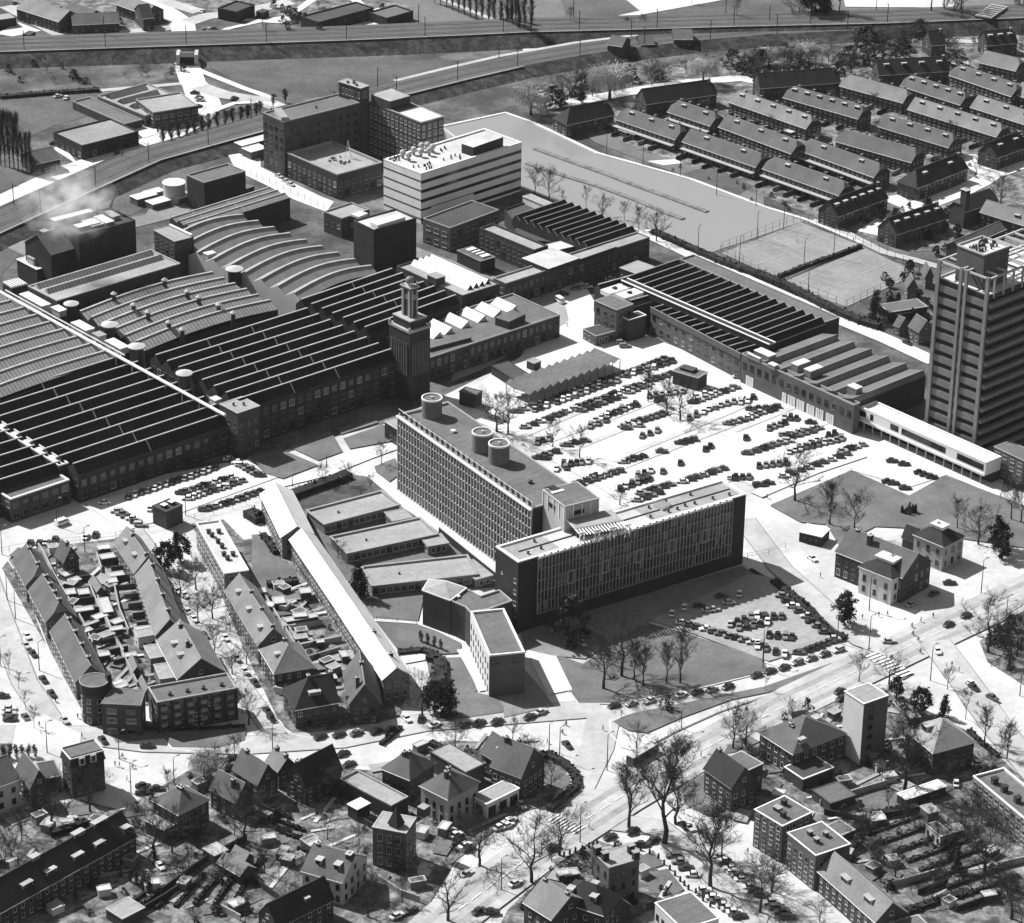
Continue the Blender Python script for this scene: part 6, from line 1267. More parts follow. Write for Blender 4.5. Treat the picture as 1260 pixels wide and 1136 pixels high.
def tree(kind,p,h,label,group=None,wide=1.0,name=None,cat=None,rn=random.Random(5)):
 me=KINDS[kind][rn.randrange(len(KINDS[kind]))];name=name or{'bush':'shrub','conifer':'conifer','evergreen':'evergreen_tree','cypress':'cypress','willow':'willow_tree','poplar':'poplar_tree'}.get(kind,'bare_tree')
 z=zat(p);s=h/10.0
 root=thing(name,label,cat or('shrub' if kind=='bush' else 'tree'),(p[0],p[1],z),group,rn.uniform(0,6.28));root.scale=(s*wide,s*wide,s)
 for m,n in zip(me,('trunk','crown')):
  o=bpy.data.objects.new(n,m);C.objects.link(o);o.parent=root
 return root
def hpx(p,dpx):
 d=(p-CAM);dist=d.length;return dpx*dist/F/math.cos(math.asin(-d.z/dist))
def T(kind,s,top,label,group=None,wide=1.0,**k):
 tl=TILE[s.split()[0]];q=px(s)[0];p=G(q);tree(kind,p,hpx(p,(float(s.split(',')[1])-top)/tl[2]),label,group,wide,**k)
# --- single trees one can point to
T('wide','23 183,217',10,'tall bare tree at the corner of the right-hand lawn, beside the car park')
T('tall','23 347,330',150,'slender bare tree on the right-hand lawn, left one of a close pair');T('bare','23 460,380',205,'slender bare tree on the right-hand lawn, right one of a close pair')
T('bare','23 945,345',225,'bare tree behind the pale villa with the white flat top');T('wide','23 1045,420',255,'broad bare tree right of the pale villa');T('bare','23 1200,305',150,'bare tree before the gate house, left of two');T('bare','23 1245,320',160,'bare tree before the gate house at the right edge')
T('evergreen','23 1155,490',370,'dark evergreen beside the pale villa drive, lower of two');T('evergreen','23 1140,440',300,'dark evergreen beside the pale villa drive, upper of two')
T('evergreen','23 415,800',655,'round dark evergreen at the corner of the lower car lot')
T('wide','23 1090,930',700,'big bare tree at the right edge on the traffic island');T('wide','23 1190,1000',800,'dense bare tree on the traffic island, behind the big one');T('bare','23 1225,950',780,'bare tree at the far right rim of the traffic island')
T('bare','23 485,1070',950,'low bare tree between the crossing and the tower flats');T('wide','23 625,1080',950,'dark low tree beside the striped crossing');T('bare','23 900,1100',1010,'bare tree on the corner south of the junction')
for i,s in enumerate(('22 480,1130','22 568,1070','22 627,1088','22 672,1118','22 785,1105','22 850,1103')):
 T('wide' if i<2 else 'tall',s,(900,820,930,950,930,890)[i],'bare tree on the shaded lawn before the long office slab, %s from the left'%ORD[i],'bare trees on the office lawn')
T('bush','22 310,900',700,'big dark round tree close against the left end of the long office slab',wide=1.0,cat='tree');T('bare','22 470,1000',890,'bare tree between the big dark tree and the office lawn trees')
T('bare','12 20,1000',830,'bare tree at the left edge of the car park by the round tanks',wide=1.3);T('bare','12 235,1060',940,'small bare tree in the car park, left of two near the office');T('bare','12 365,1115',985,'small bare tree in the car park, right of two near the office')
T('tall','12 695,840',710,'slim bare tree in the car park, left of the cluster of three');T('wide','12 785,890',755,'bare tree in the car park cluster, middle one');T('wide','12 850,930',760,'bare tree in the car park cluster, nearest the viewer')
T('wide','22 560,240',160,'bare tree rising behind the office roof terrace',wide=1.3);T('wide','11 1180,985',820,'broad bare tree behind the farther office tank',wide=1.2)
for i,s in enumerate(('02 150,940','02 218,985','02 395,1010','02 475,1050','02 580,1060','02 650,1110','02 735,1165','02 285,1000')):
 T(('bare','bare','young','wide','bare','bare','wide','young')[i],s,(820,840,915,955,985,1010,1040,930)[i],'bare tree on the near pond bank, '+('first from the laboratory','second from the laboratory','thin one third from the laboratory','spreading one fifth from the laboratory','sixth from the laboratory','seventh from the laboratory','last before the hedge lane','low one fourth from the laboratory')[i],'bare trees on the pond bank')
T('willow','02 130,555',405,'pale willow beside the far end of the pond, left one');T('willow','02 510,480',320,'largest pale willow, above the corner house of the pond estate',wide=1.15);T('willow','02 960,410',280,'pale willow beyond the long black roof, right of the largest one');T('willow','03 60,310',225,'pale fluffy willow left of two at the top of the pond estate',wide=1.3);T('willow','03 210,300',205,'pale fluffy willow right of two at the top of the pond estate',wide=1.4)
T('evergreen','02 375,500',440,'dark pine between the left willow and the corner house');T('conifer','13 560,430',300,'dark conifer beside the long low shed by the courts')
T('conifer','21 515,690',520,'tall conifer between the school pavilions and the long institute');T('conifer','31 955,140',-20,'slim conifer on the lawn left of the white college');T('wide','31 820,150',-40,'pale-barked bare tree by the lower end of the institute',wide=.9);T('evergreen','31 880,120',-30,'dark ivy-clad tree beside the slim conifer')
T('bare','21 625,50',-40,'bare tree on the lawn at the far foot of the tall office slab');T('bare','21 340,150',60,'bare tree at the head of the school lawn, left one');T('bare','21 460,150',60,'bare tree at the head of the school lawn, middle one');T('young','21 575,190',110,'thin bare tree at the head of the school lawn, right one');T('wide','21 415,500',420,'dark shrubby tree at the corner of the second school pavilion')
for i in range(4):T('cypress','21 %d,%d'%(815+i*32,905+i*12),850+i*14,'pointed dark cypress in the lawn clump by the chapel, %s from the left'%ORD[i],'cypress clump by the chapel')
for i,s in enumerate(('20 795,560','20 868,515','20 870,690','20 945,650','20 955,810','20 1025,790','20 1035,960','20 1110,850','20 1120,1060','20 1190,1010')):
 T('wide' if i>1 else 'evergreen',s,(425,380,560,515,680,650,840,770,950,910)[i],'street tree between the two left house rows, %s from the top'%(ORD+['tenth'])[i],'street trees between the left house rows',rn=random.Random(i),**({'name':'street_tree'}))
for i,s in enumerate(('20 45,1060','20 90,1130','30 125,110','30 165,200')):T('young',s,(970,1060,30,110)[i],'thin street tree on the leftmost pavement, %s from the top'%ORD[i],'thin trees of the leftmost street')
T('wide','30 250,680',460,'bare tree before the brick house at the lower left, with dark trunk');T('wide','30 435,605',430,'bare tree before the tall mansion, beside its shadow');T('young','30 108,745',600,'thin bare tree at the lower left by the pale path')
T('willow','30 985,440',320,'pale weeping willow on the side street, lower left',wide=.9);T('wide','30 1200,180',25,'bare tree at the corner of the banded apartment block');T('wide','30 745,830',600,'dense bare tree beside the hip-roofed villa, left one',wide=1.2);T('wide','30 830,800',640,'dense bare tree beside the hip-roofed villa, right one');T('wide','30 1180,760',540,'dark bare tree right of the hip-roofed villa');T('wide','30 860,970',850,'bare tree over the long garden wall at the lower left')
for i in range(6):T('cypress','30 %d,%d'%(20+i*30,350-i*2),280,'clipped dark cypress in the row above the left houses, %s from the left'%ORD[i],'cypress row above the left houses')
for i in range(4):T('cypress','30 %d,%d'%(630+i*30,940+i*18),880+i*12,'small cypress behind the long dark terrace, %s from the left'%ORD[i],'cypresses behind the dark terrace')
T('wide','31 1098,865',640,'bare street tree at the petrol garage forecourt, with thick trunk');T('wide','31 945,1130',900,'bare tree on the bottom pavement, left of centre');T('wide','31 980,300',190,'shrubby bare tree beside the dark mansard house');T('wide','31 60,900',780,'bare tree at the lower left beside the bright path, left one');T('young','31 130,930',830,'bare tree at the lower left beside the bright path, right one')
T('wide','31 560,1110',960,'bare shrubby tree in front of the white dormered house');T('wide','31 690,890',760,'dark shrubby tree at the foot of the turreted mansion');T('evergreen','31 120,680',600,'dark fir in the gardens, lower left of centre')
T('wide','32 133,945',680,'bare tree on the bottom pavement near the zebra crossing, left one');T('wide','32 268,815',600,'bare tree right beside the lower zebra crossing');T('tall','32 603,680',420,'tall bare tree in the junction, left of the tallest',wide=1.25);T('tall','32 775,755',300,'tallest bare tree, in the middle of the road fork',wide=1.15);T('tall','32 828,660',420,'tall bare tree just right of the tallest one',wide=1.2);T('tall','32 995,965',610,'tall bare tree over the bottom car park lane',wide=1.1);T('bare','32 1050,830',640,'bare tree before the corner house, by the parked cars')
T('wide','32 1105,300',130,'bare tree at the left corner of the flat-roofed corner house');T('wide','32 1165,290',130,'bare tree above the flat-roofed corner house');T('wide','32 640,290',190,'small bare tree at the tip of the grass strip');T('young','32 757,135',70,'young tree on the grass strip, left one');T('bush','32 785,105',40,'dark round shrub on the grass strip');T('young','32 1098,60',0,'young tree on the grass strip, right one');T('young','23 45,1107',1040,'young tree at the upper end of the grass strip')
T('evergreen','33 770,130',5,'dark evergreen above the bright mansard villa');T('conifer','33 885,140',40,'conifer at the street beside the bright mansard villa');T('young','33 985,150',30,'thin tree along the right-hand street, uppermost');T('tall','33 1075,260',110,'tall thin tree along the right-hand street, second');T('young','33 1155,330',220,'thin tree along the right-hand street, third');T('tall','33 1180,340',190,'tall thin tree along the right-hand street, lowest')
T('tall','33 698,490',190,'bare tree with dark trunk before the bright mansard villa',wide=1.2);T('wide','33 1075,880',650,'big dark bare tree in the lower right gardens',wide=1.15);T('wide','33 75,960',800,'bare tree before the lower right town houses, right one');T('wide','33 20,1060',840,'bare tree before the lower right town houses, left one');T('wide','33 655,900',780,'bare tree in the middle of the lower right gardens');T('evergreen','33 930,870',770,'round dark evergreen in the lower right gardens');T('bush','33 865,880',825,'ball-shaped shrub in the lower right gardens');T('wide','33 1200,1090',900,'dark bare tree at the lower right corner',wide=1.3);T('wide','33 350,440',360,'bushy tree before the hip-roofed brick house');T('bush','33 240,120',60,'bushy shrub behind the hip-roofed brick house');T('evergreen','33 660,50',-40,'evergreen just right of the tower flats');T('bush','33 575,830',765,'rounded dark shrub left of the garden trees, lower right')
T('wide','33 300,1100',1010,'dark bare tree by the lit terrace at the bottom right')
T('wide','k4 1120,500',340,'bare tree on the estate square near the right edge')
# --- rows of poplars, avenue trees
for i in range(8):T('poplar','00 %d,%d'%(5+i*21,800+i*6),560+i*4 if i<5 else 660,'thin poplar in the upper left row by the small dark house, %s from the left'%(ORD+['tenth','eleventh','twelfth'])[i],'poplars at the upper left',wide=.5)
for i in range(13):T('poplar','00 %d,%d'%(790+i*37,700-i*11),612-i*9,'pale avenue tree along the upper left railway bank, %s from the left'%(ORD+['tenth','eleventh','twelfth','thirteenth'])[i],'avenue trees on the railway bank',wide=1.7,name='bare_tree')
for i in range(4):T('poplar','j1 %d,%d'%(25+i*100,350-i*40),270-i*45,'pale tree behind the tall brick wing, %s from the left'%ORD[i],'trees behind the brick wing',wide=1.7,name='bare_tree')
for i in range(17):T('poplar','01 %d,%d'%(880+i*29,15+i*12),-80+i*9,'poplar in the far straight row at the top, %s from the left'%(ORD+['tenth','eleventh','twelfth','thirteenth','fourteenth','fifteenth','sixteenth','seventeenth'])[i],'poplar row at the top',wide=.8)
for i in range(4):T('poplar','02 %d,%d'%(18+i*18,140+i*5),40,'poplar at the near end of the far row, %s from the left'%ORD[i],'near poplars of the far row',wide=.8)
for i,(s,t) in enumerate((('02 320,150',95),('02 590,150',95),('02 665,145',80),('02 1120,125',55),('02 180,155',110),('01 320,45',15),('02 905,20',-30))):T('bare',s,t,'small bare tree in the far fields, '+('first left of the poplars','left one above the signal house','right one above the signal house','round one above the goods shed','faint one beside the poplars','beside the dark low block','at the top edge, above the goods shed')[i])
for i,(s,t,k_) in enumerate((('03 260,110',-60,'evergreen'),('03 300,100',-90,'evergreen'),('03 200,110',-20,'wide'),('03 390,110',-40,'tall'),('03 820,100',-60,'tall'),('03 880,90',-50,'tall'),('03 930,100',-60,'tall'),('03 960,95',-60,'wide'),('03 1230,70',-40,'tall'))):T(k_,s,t,('dense dark tree of the top clump, left','dense dark tree of the top clump, right','bare tree left of the dense top clump','bare tree right of the dense top clump','tall thin tree at the top right, first','tall thin tree at the top right, second','tall thin tree at the top right, third','broad tree at the top right before the stand','tree at the top right corner')[i])
# --- scrub, hedges, shrubs
FOOT=[]
for o in list(bpy.data.objects):
 if o.type=='MESH' and o.name.split('.')[0]=='wall' and o.parent:
  l=WL[o.parent.name];xs=[(v.co.x+l.x,v.co.y+l.y) for v in o.data.vertices]
  zs=[v.co.z for v in o.data.vertices]
  q=[]
  for p in xs:
   if not any(abs(p[0]-r[0])<.01 and abs(p[1]-r[1])<.01 for r in q):q.append(p)
  if len(q)>=3:
   c=(sum(p[0] for p in q)/len(q),sum(p[1] for p in q)/len(q));q.sort(key=lambda p:math.atan2(p[1]-c[1],p[0]-c[0]));q=[(c[0]+(p[0]-c[0])*1.12,c[1]+(p[1]-c[1])*1.12) for p in q]
   FOOT.append((q,min(p[0] for p in q),max(p[0] for p in q),min(p[1] for p in q),max(p[1] for p in q)))
def free(p):
 return not any(a<=p[0]<=b and c<=p[1]<=d and inside(p,q) for q,a,b,c,d in FOOT)
def scatter(s,n,kinds,h0,h1,label,group,seed,wide=1.0):
 P=W(s);rn=random.Random(seed);x0,x1=min(p.x for p in P),max(p.x for p in P);y0,y1=min(p.y for p in P),max(p.y for p in P);k=t=0
 while k<n and t<n*60:
  t+=1;p=Vector((rn.uniform(x0,x1),rn.uniform(y0,y1),0))
  if inside(p,P) and free(p):tree(rn.choice(kinds),p,rn.uniform(h0,h1),label,group,wide*rn.uniform(.85,1.3),rn=rn);k+=1
scatter('p -20,1015 150,1000 260,940 400,935 420,1000 300,1060 420,1140 -20,1140',46,['bush'],1.2,3.2,'garden shrub among the houses at the lower left, below the side street','shrubs at the lower left',1);scatter('p 150,1000 260,940 400,935 420,1000 300,1060 420,1140 250,1140',16,['bare','wide','pale'],5,9,'bare garden tree at the lower left, below the side street','bare garden trees at the lower left',2)
scatter('p 420,950 520,915 640,910 700,960 640,1000 530,1100 420,1140',18,['bush'],1,2.6,'garden shrub at the bottom centre, left of the main road','shrubs at the bottom centre',3)
scatter('p 630,1120 690,1060 735,1037 790,1055 870,1140',20,['bush'],1,2.8,'garden shrub between the lower road fork and the bottom edge','shrubs in the road fork',4)
scatter('p 840,960 940,890 1110,860 1255,960 1255,1130 1180,1130 1000,1070',62,['bush'],1,3.2,'garden shrub among the houses at the lower right','shrubs at the lower right',5);scatter('p 1000,1000 1255,990 1255,1130 1180,1130 1020,1060',22,['bare','pale','wide'],3.5,7,'bare garden tree in the lower right gardens','bare garden trees at the lower right',6)
scatter('p 20,690 150,670 250,840 110,870',26,['bush'],.8,2.0,'little yard shrub between the two left terraces','shrubs between the left terraces',7);scatter('p 300,740 400,740 490,850 480,880 350,880',24,['bush'],.8,2.4,'yard shrub between the third terrace and the institute','shrubs left of the institute',8)
scatter('p 1210,790 1255,760 1258,840 1225,815',14,['bush','wide'],2,5,'undergrowth on the traffic island at the right edge','undergrowth on the traffic island',9)
scatter('p 640,118 740,100 860,85 1000,75 1060,78 1060,92 940,96 860,92 780,112 700,128 650,135',60,['pale','bush','wide'],4,9,'scrub tree in the belt between the railway and the pond estate','scrub along the railway',10,1.3)
scatter('p 1060,50 1160,45 1180,85 1065,85',26,['wide','bush','pale'],4,9,'bare scrub tree behind the black dormer row at the top right','scrub at the top right',11,1.3)
scatter('p 1180,40 1260,35 1260,75 1190,80',12,['bush','pale'],2,4,'low scrub around the dark house at the top right','low scrub at the top right',12)
scatter('p 1075,265 1160,250 1190,300 1140,320',22,['bush','evergreen'],2.5,5,'dark shrub behind the courts, left of the high-rise','shrubs behind the courts',13);scatter('p 1090,330 1150,340 1140,410 1080,400',16,['bush','evergreen'],2.5,5.5,'dark shrub around the cottages left of the high-rise','shrubs around the cottages',14)
scatter('p 0,80 235,72 240,100 0,108',26,['bush','wide'],2,4,'scrub below the railway bank at the upper left','scrub at the upper left',15);scatter('p 330,10 480,12 480,40 340,42',18,['bush','wide'],2.5,5,'hedge shrub around the far low blocks','shrubs of the far low blocks',16);scatter('p 250,50 400,45 395,53 260,56',12,['bush','wide'],3,5,'scrub on the far side of the railway, upper left','scrub behind the railway',17)
scatter('p 30,15 200,10 200,30 70,36',16,['bush'],1.5,3,'yard shrub of the far terraces, top left','shrubs of the far terraces',18);scatter('p 770,190 870,180 1000,235 1060,290 930,250',20,['bush'],1.2,2.4,'back garden shrub of the pond estate','back garden shrubs of the pond estate',19);scatter('p 840,130 1000,110 1230,180 1200,220 1000,190',34,['bush'],1.2,2.2,'yard shrub between the pond estate terraces','yard shrubs of the pond estate',20)
scatter('p 655,1040 700,1050 790,1060 800,1100 660,1110',3,['wide'],4,6,'bare shrubby tree around the square brick house at the bottom','shrubby trees at the bottom',21)
free2=free
for s,n,l,sd in(('p 20,690 150,668 250,838 108,870',60,'tiny shed in the yards between the two left terraces',7),('p 300,720 400,730 490,850 470,880 350,870',45,'tiny shed in the yards between third terrace and institute',8)):paths_and_sheds(s,n,l,sd)
scatter('p -20,1015 150,1000 260,940 400,935 470,1140 -20,1140',22,['wide','bare','pale'],4,8,'bare twiggy tree in the lower left gardens','twiggy trees at the lower left',32)
scatter('p 840,960 940,890 1110,860 1255,960 1255,1130 1000,1070',26,['wide','bare','pale'],3.5,7.5,'bare twiggy tree among the lower right houses','twiggy trees at the lower right',33)
scatter('p 430,950 520,915 640,910 700,960 640,1000 530,1100 430,1140',12,['wide','pale'],3.5,7,'bare twiggy tree between the bottom centre houses','twiggy trees at the bottom centre',34)
scatter('p 840,130 1000,110 1230,180 1200,220 1000,190',26,['bare','pale'],4,6.5,'small bare tree between the pond estate terraces','bare trees of the pond estate',35)
def hedge(s,w,h,label,m='hedge',cat='hedge'):
 P=W(s);rn=random.Random(len(s));mb=MB();z=zat(P[0]);o_=(P[0].x,P[0].y,z)
 for i in range(len(P)-1):
  L=(P[i+1]-P[i]).length;t=(P[i+1]-P[i])/L;n=Vector((-t.y,t.x,0))
  for k in range(int(L*7)):
   y=rn.uniform(-w/2,w/2);c=P[i]+t*rn.uniform(0,L)+n*y;zz=z+h*rn.uniform(.1,1)*(1-(2*y/w)**4*.4);u=Vector((rn.uniform(-1,1),rn.uniform(-1,1),rn.uniform(-.6,1))).normalized();v=u.orthogonal().normalized();q=u.cross(v);e=rn.uniform(.25,.55);c=Vector((c.x,c.y,zz))
   mb.face([c+v*e,c+q*e,c-v*e,c-q*e],m)
  a=P[i]-n*w*.35;mb.box(a,t*L,n*w*.7,z,z+h*.72,m)
 tag(mb.build('hedge',loc=o_),label,cat)
for s,w,h,l in(('13 0,225 150,290 300,365 400,415 500,455 580,480',4.5,3,'long dark hedge between the works lane and the tennis courts'),('12 720,30 900,110 1060,180 1254,250',4,2.2,'dark hedge along the pond end of the works lane'),('13 105,240 230,190 370,140 495,95',2.0,1.6,'double clipped hedge between the two tennis courts'),('m5 0,790 180,770 290,800',3,1.6,'dark hedge above the bright terrace by the institute'),('m5 230,830 320,850 330,960 300,1050 260,1134',5,2.2,'dark shrub border beside the lawn of the white college'),('32 170,430 130,370 200,330 280,370 345,430 350,490 290,540 220,600',3,1.8,'curved dark hedge round the villa garden at the junction'),('23 80,600 150,650 260,740 330,830 420,870',3.2,1.2,'dark hedge along the right edge of the lower car lot'),('30 240,720 340,690 420,660',3,2,'clipped hedge by the road at the lower left'),('00 -20,228 200,210 440,195 640,180',3,2,'hedge below the far terraces at the upper left'),('00 0,475 250,455 480,440',4,1.8,'long hedge across the upper left fields'),('21 190,210 330,160 470,110',5,2.5,'dark shrub bed at the head of the school lawn'),('20 1200,290 1260,330 1290,300',6,3,'dark shrubs at the upper end of the sunlit flats'),('m3 620,590 740,580 860,560',3.5,2.5,'dark hedge closing the lawn behind the sunlit flats'),('m3 590,200 640,260 690,340',2.5,2,'dark shrubs along the institute wall beside the lawn'),('30 500,150 620,200 800,210 1000,205 1180,190',2,.8,'low dark planting in front of the banded apartment block'),('33 1000,210 1060,270 1140,330',2,1.2,'dark hedge at the foot of the right-hand street trees'),('31 860,280 960,330 1080,400 1200,460',2.5,2,'dark hedge between the workshop roof and the junction villa'),('33 480,650 600,610 760,580',3,2,'dark hedge across the lower right gardens'),('33 690,1070 860,1010 1000,970',3,1.6,'long low hedge in the lower right gardens, near the bottom'),('31 620,280 660,250 720,200',1.5,1.5,'dark garden hedge at the street corner by the gable-fronted villa')):
 hedge(s,w,h,l)
for k in range(8):hedge('33 %d,%d %d,%d'%(520+k*62,700+k*42,800+k*62,600+k*42),1.3,1.1,'plot hedge in the lower right gardens, %s from the town houses'%ORD[k],'bush')
for k in range(7):hedge('30 %d,%d %d,%d'%(560+k*95,1090-k*8,700+k*95,1000-k*30),1.3,1.2,'plot hedge in the lower left gardens, %s from the left'%ORD[k])
for k in range(5):hedge('31 %d,%d %d,%d'%(10+k*70,560+k*75,190+k*65,640+k*60),1.3,1.2,'plot hedge left of the turreted mansion, %s from the top'%ORD[k])
# ================================================================== vehicles
def car_meshes(kind):
 L,Wd={'saloon':(4.1,1.6),'estate':(4.2,1.62),'beetle':(4.0,1.55),'van':(4.4,1.85)}[kind]
 B,G_,Wh=MB(),MB(),MB();x=L/2;w=Wd/2
 def loft(sec,m,mb):
  P=[[(a,-b,c),(a,-b*.94,d),(a,b*.94,d),(a,b,c)] for a,b,c,d in sec]
  for i in range(len(P)-1):
   for k in range(4):j=(k+1)%4;mb.face([P[i][k],P[i+1][k],P[i+1][j],P[i][j]],m)
  mb.face(P[0],m);mb.face(P[-1][::-1],m)
 if kind=='van':
  loft([(-x,w*.95,.3,1.9),(-x+.1,w,.28,2.0),(x-.9,w,.28,2.0),(x-.25,w*.96,.28,1.25),(x,w*.9,.32,.95)],'car_grey',B)
  loft([(x-.95,w*1.01,1.25,1.9),(x-.28,w*.98,1.22,1.3)],'car_glass',G_);loft([(-x+.4,w*1.01,1.25,1.75),(x-1.0,w*1.01,1.25,1.75)],'car_glass',G_)
 else:
  hood=.82 if kind!='beetle' else.78;boot=.84 if kind=='saloon' else(1.0 if kind=='estate' else.8)
  loft([(-x,w*.82,.34,.7),(-x+.12,w*.94,.26,boot*.96),(-x+.8,w,.24,boot),(x-1.2,w,.24,hood+.05),(x-.2,w*.94,.26,hood-.08),(x,w*.82,.34,.62)],'car_grey',B)
  r0,r1,f1,f0={'saloon':(-1.35,-.8,.35,.85),'estate':(-1.95,-1.75,.35,.85),'beetle':(-1.7,-.7,.25,.65)}[kind]
  loft([(r0,w*.9,boot-.05,boot),(r1,w*.84,boot-.05,1.36),(f1,w*.84,hood,1.36),(f0,w*.9,hood,hood+.04)],'car_glass',G_)
  loft([(r1-.08,w*.80,1.35,1.40),(r1+.2,w*.80,1.35,1.45),(f1-.2,w*.80,1.35,1.45),(f1+.08,w*.80,1.35,1.39)],'car_grey',B)
  for sx in(-1,1):B.box((sx*x-.06,-w*.85,0),(.12,0,0),(0,w*1.7,0),.4,.52,'steel_rail',bottom=True)
 r=.31;n=10
 P=[(r*math.cos(6.283*i/n),-.09,r*math.sin(6.283*i/n)) for i in range(n)];Q=[(a,.09,c) for a,_,c in P]
 for i in range(n):Wh.face([P[i],P[(i+1)%n],Q[(i+1)%n],Q[i]],'rubber')
 Wh.face(P[::-1],'rubber');Wh.face(Q,'rubber');Wh.face([(a*.5,b-.01,c*.5) for a,b,c in P][::-1],'steel_rail');Wh.face([(a*.5,b+.01,c*.5) for a,b,c in Q],'steel_rail')
 return raw(B,'body'),raw(G_,'window_band'),raw(Wh,'wheel'),[(sx*L*.31,sy*(w-.08),r) for sx in(-1,1) for sy in(-1,1)]
CARM={k:car_meshes(k) for k in('saloon','estate','beetle','van')}
TONE={'black':'car_black','dark':'car_dark','grey':'car_grey','silver':'car_mid','light':'car_light','white':'car_white'}
CARS=[]
NTH=['first','second','third','fourth','fifth','sixth','seventh','eighth','ninth','tenth','eleventh','twelfth','thirteenth','fourteenth','fifteenth','sixteenth','seventeenth','eighteenth','nineteenth','twentieth','twenty-first','twenty-second','twenty-third','twenty-fourth']
crn=random.Random(99)
def tone():return crn.choice(['black','dark','dark','grey','grey','silver','silver','light','light','white','white'])
HEAD={'v':R(84),'h':R(4),'A':math.atan2(AD.y,AD.x),'B':math.atan2(BD.y,BD.x),'r':R(-60)}
def crow(s,n,mode,phrase,group,skip=()):
 a,b=W(s)
 for k in range(n):
  if k in skip:continue
  p=a+(b-a)*((k+.0)/max(n-1,1));t=tone();h=HEAD[mode] if isinstance(mode,str) else mode
  p=p+Vector((crn.gauss(0,.12),crn.gauss(0,.12),0))
  CARS.append((p,h+crn.gauss(0,.05)+(math.pi if crn.random()<.5 else 0),crn.choice(['saloon','saloon','saloon','estate','beetle']),t,'%s car, %s from the left in the %s'%(t,NTH[k],phrase),group))
def c1(s,mode,label,t='dark',kind='saloon'):
 for q in px(s):CARS.append((G(q),HEAD[mode] if isinstance(mode,str) else mode,kind,t,label,None))
G1='cars in the big white car park'
crow('12 60,895 780,640',22,'h','back row right below the wavy shed',G1);crow('12 145,885 205,865',3,'v','short row left under the wavy shed',G1);crow('12 255,848 545,745',11,'v','row just below the wavy shed',G1);crow('12 595,718 815,650',8,'v','row below the wavy shed, right end',G1)
crow('12 100,970 250,915',5,'h','second row at its left end',G1);crow('12 270,905 800,712',19,'h','second row below the wavy shed',G1);crow('12 370,890 560,822',7,'h','second row, viewer side',G1);crow('12 600,800 680,768',4,'h','second row, viewer side by the slim tree',G1)
crow('12 415,965 490,935',3,'v','third row at its left end',G1);crow('12 440,935 640,862',8,'v','third row in the middle',G1);crow('12 470,918 630,858',6,'v','third row, rear line',G1);crow('12 700,820 860,795',6,'v','third row among the tree cluster',G1);crow('12 735,838 760,830',2,'v','pair beside the tree cluster',G1)
crow('12 575,965 770,905',8,'h','fourth row left of the trees',G1);crow('12 590,975 650,962',2,'h','pair at the foot of the fourth row',G1);crow('12 910,850 1110,778',8,'h','fourth row right of the trees',G1);crow('12 930,825 1000,800',3,'h','fourth row right, rear line',G1)
crow('12 895,925 960,895',3,'v','fifth row, left end by the trees',G1);crow('12 985,880 1200,822',8,'v','fifth row towards the brick front',G1);crow('12 1145,850 1175,842',2,'v','pair below the fifth row',G1)
crow('12 665,1012 735,985',3,'v','group of three in the open middle',G1);crow('12 850,1048 905,1030',3,'h','flat group of three in the open middle',G1);crow('12 160,1042 215,1025',3,'v','group left of the small bare tree',G1);crow('12 300,1055 390,1035',3,'h','group behind the right small tree',G1);crow('12 165,1115 240,1090',3,'h','group under the left small tree',G1)
crow('n4 105,905 290,845',5,'h','sixth row, left part',G1);crow('n4 275,790 465,772',4,'h','sixth row, rear line',G1);crow('n4 310,830 440,792',4,'h','sixth row, middle line',G1);crow('n4 415,935 540,890',4,'v','seventh row, left part',G1);crow('n4 530,855 635,860',3,'v','seventh row, right part',G1);crow('n4 530,990 795,935',6,'h','eighth row, rear line',G1);crow('n4 570,1008 740,962',4,'h','eighth row, front line',G1);crow('n4 250,1130 560,1035',7,'h','eighth row, left part',G1)
crow('n4 570,1115 980,1015',10,'v','ninth row, front line',G1);crow('n4 650,1082 920,975',7,'v','ninth row, rear line',G1);crow('n4 980,1112 1130,1068',4,'h','last row by the lane to the villas',G1);crow('23 130,108 420,5',9,'h','last row left of the villa lane',G1);crow('23 15,58 140,42',5,'v','row before the last one',G1);crow('23 10,148 60,142',2,'h','pair near the big bare tree',G1)
crow('22 255,72 300,62',2,'v','pair behind the stair core',G1);crow('22 290,52 405,38',5,'v','row behind the stair core',G1);crow('22 575,42 665,15',4,'h','short row behind the roof terrace',G1);crow('22 400,132 550,85',6,'h','row directly behind the stair core',G1);crow('22 360,145 440,110',3,'h','three nearest the stair core',G1);crow('22 645,105 705,82',3,'v','three in the open behind the slab',G1);crow('22 560,168 700,118',6,'v','row behind the roof terrace',G1);crow('22 580,150 690,120',4,'v','rear line behind the roof terrace',G1);crow('22 660,190 800,148',5,'h','row close behind the long slab',G1);crow('22 640,225 740,190',4,'h','row half hidden by the long slab',G1);crow('22 860,135 1050,72',7,'h','row behind the slab towards the villas',G1);crow('22 1090,112 1180,112',4,'v','row behind the right end of the slab',G1)
c1('n4 240,1012','v','lone dark car in the open white car park, right of the middle');c1('n4 740,892','h','dark car alone beside the eighth car park row');c1('22 850,45','v','lone dark car in the open part of the car park behind the slab');c1('22 765,85','v','lone grey car nearer the slab in the open car park','grey');c1('12 1165,1020','v','lone dark car far right in the open car park');c1('12 970,1075','v','left one of two cars standing apart in the open car park');c1('12 995,1060','v','right one of two cars standing apart in the open car park','black');c1('12 760,1088','h','lone flat-looking grey car in the open car park','grey');c1('22 200,20','h','dark car at the office edge of the car park')
c1('22 1245,155','h','dark car at the right end behind the long slab');c1('n4 900,860','B','white car parked before the white works doors','white');c1('n4 180,540','h','pale car close to the brick front at its left end','light')
G2='cars in the small lot by the high-rise'
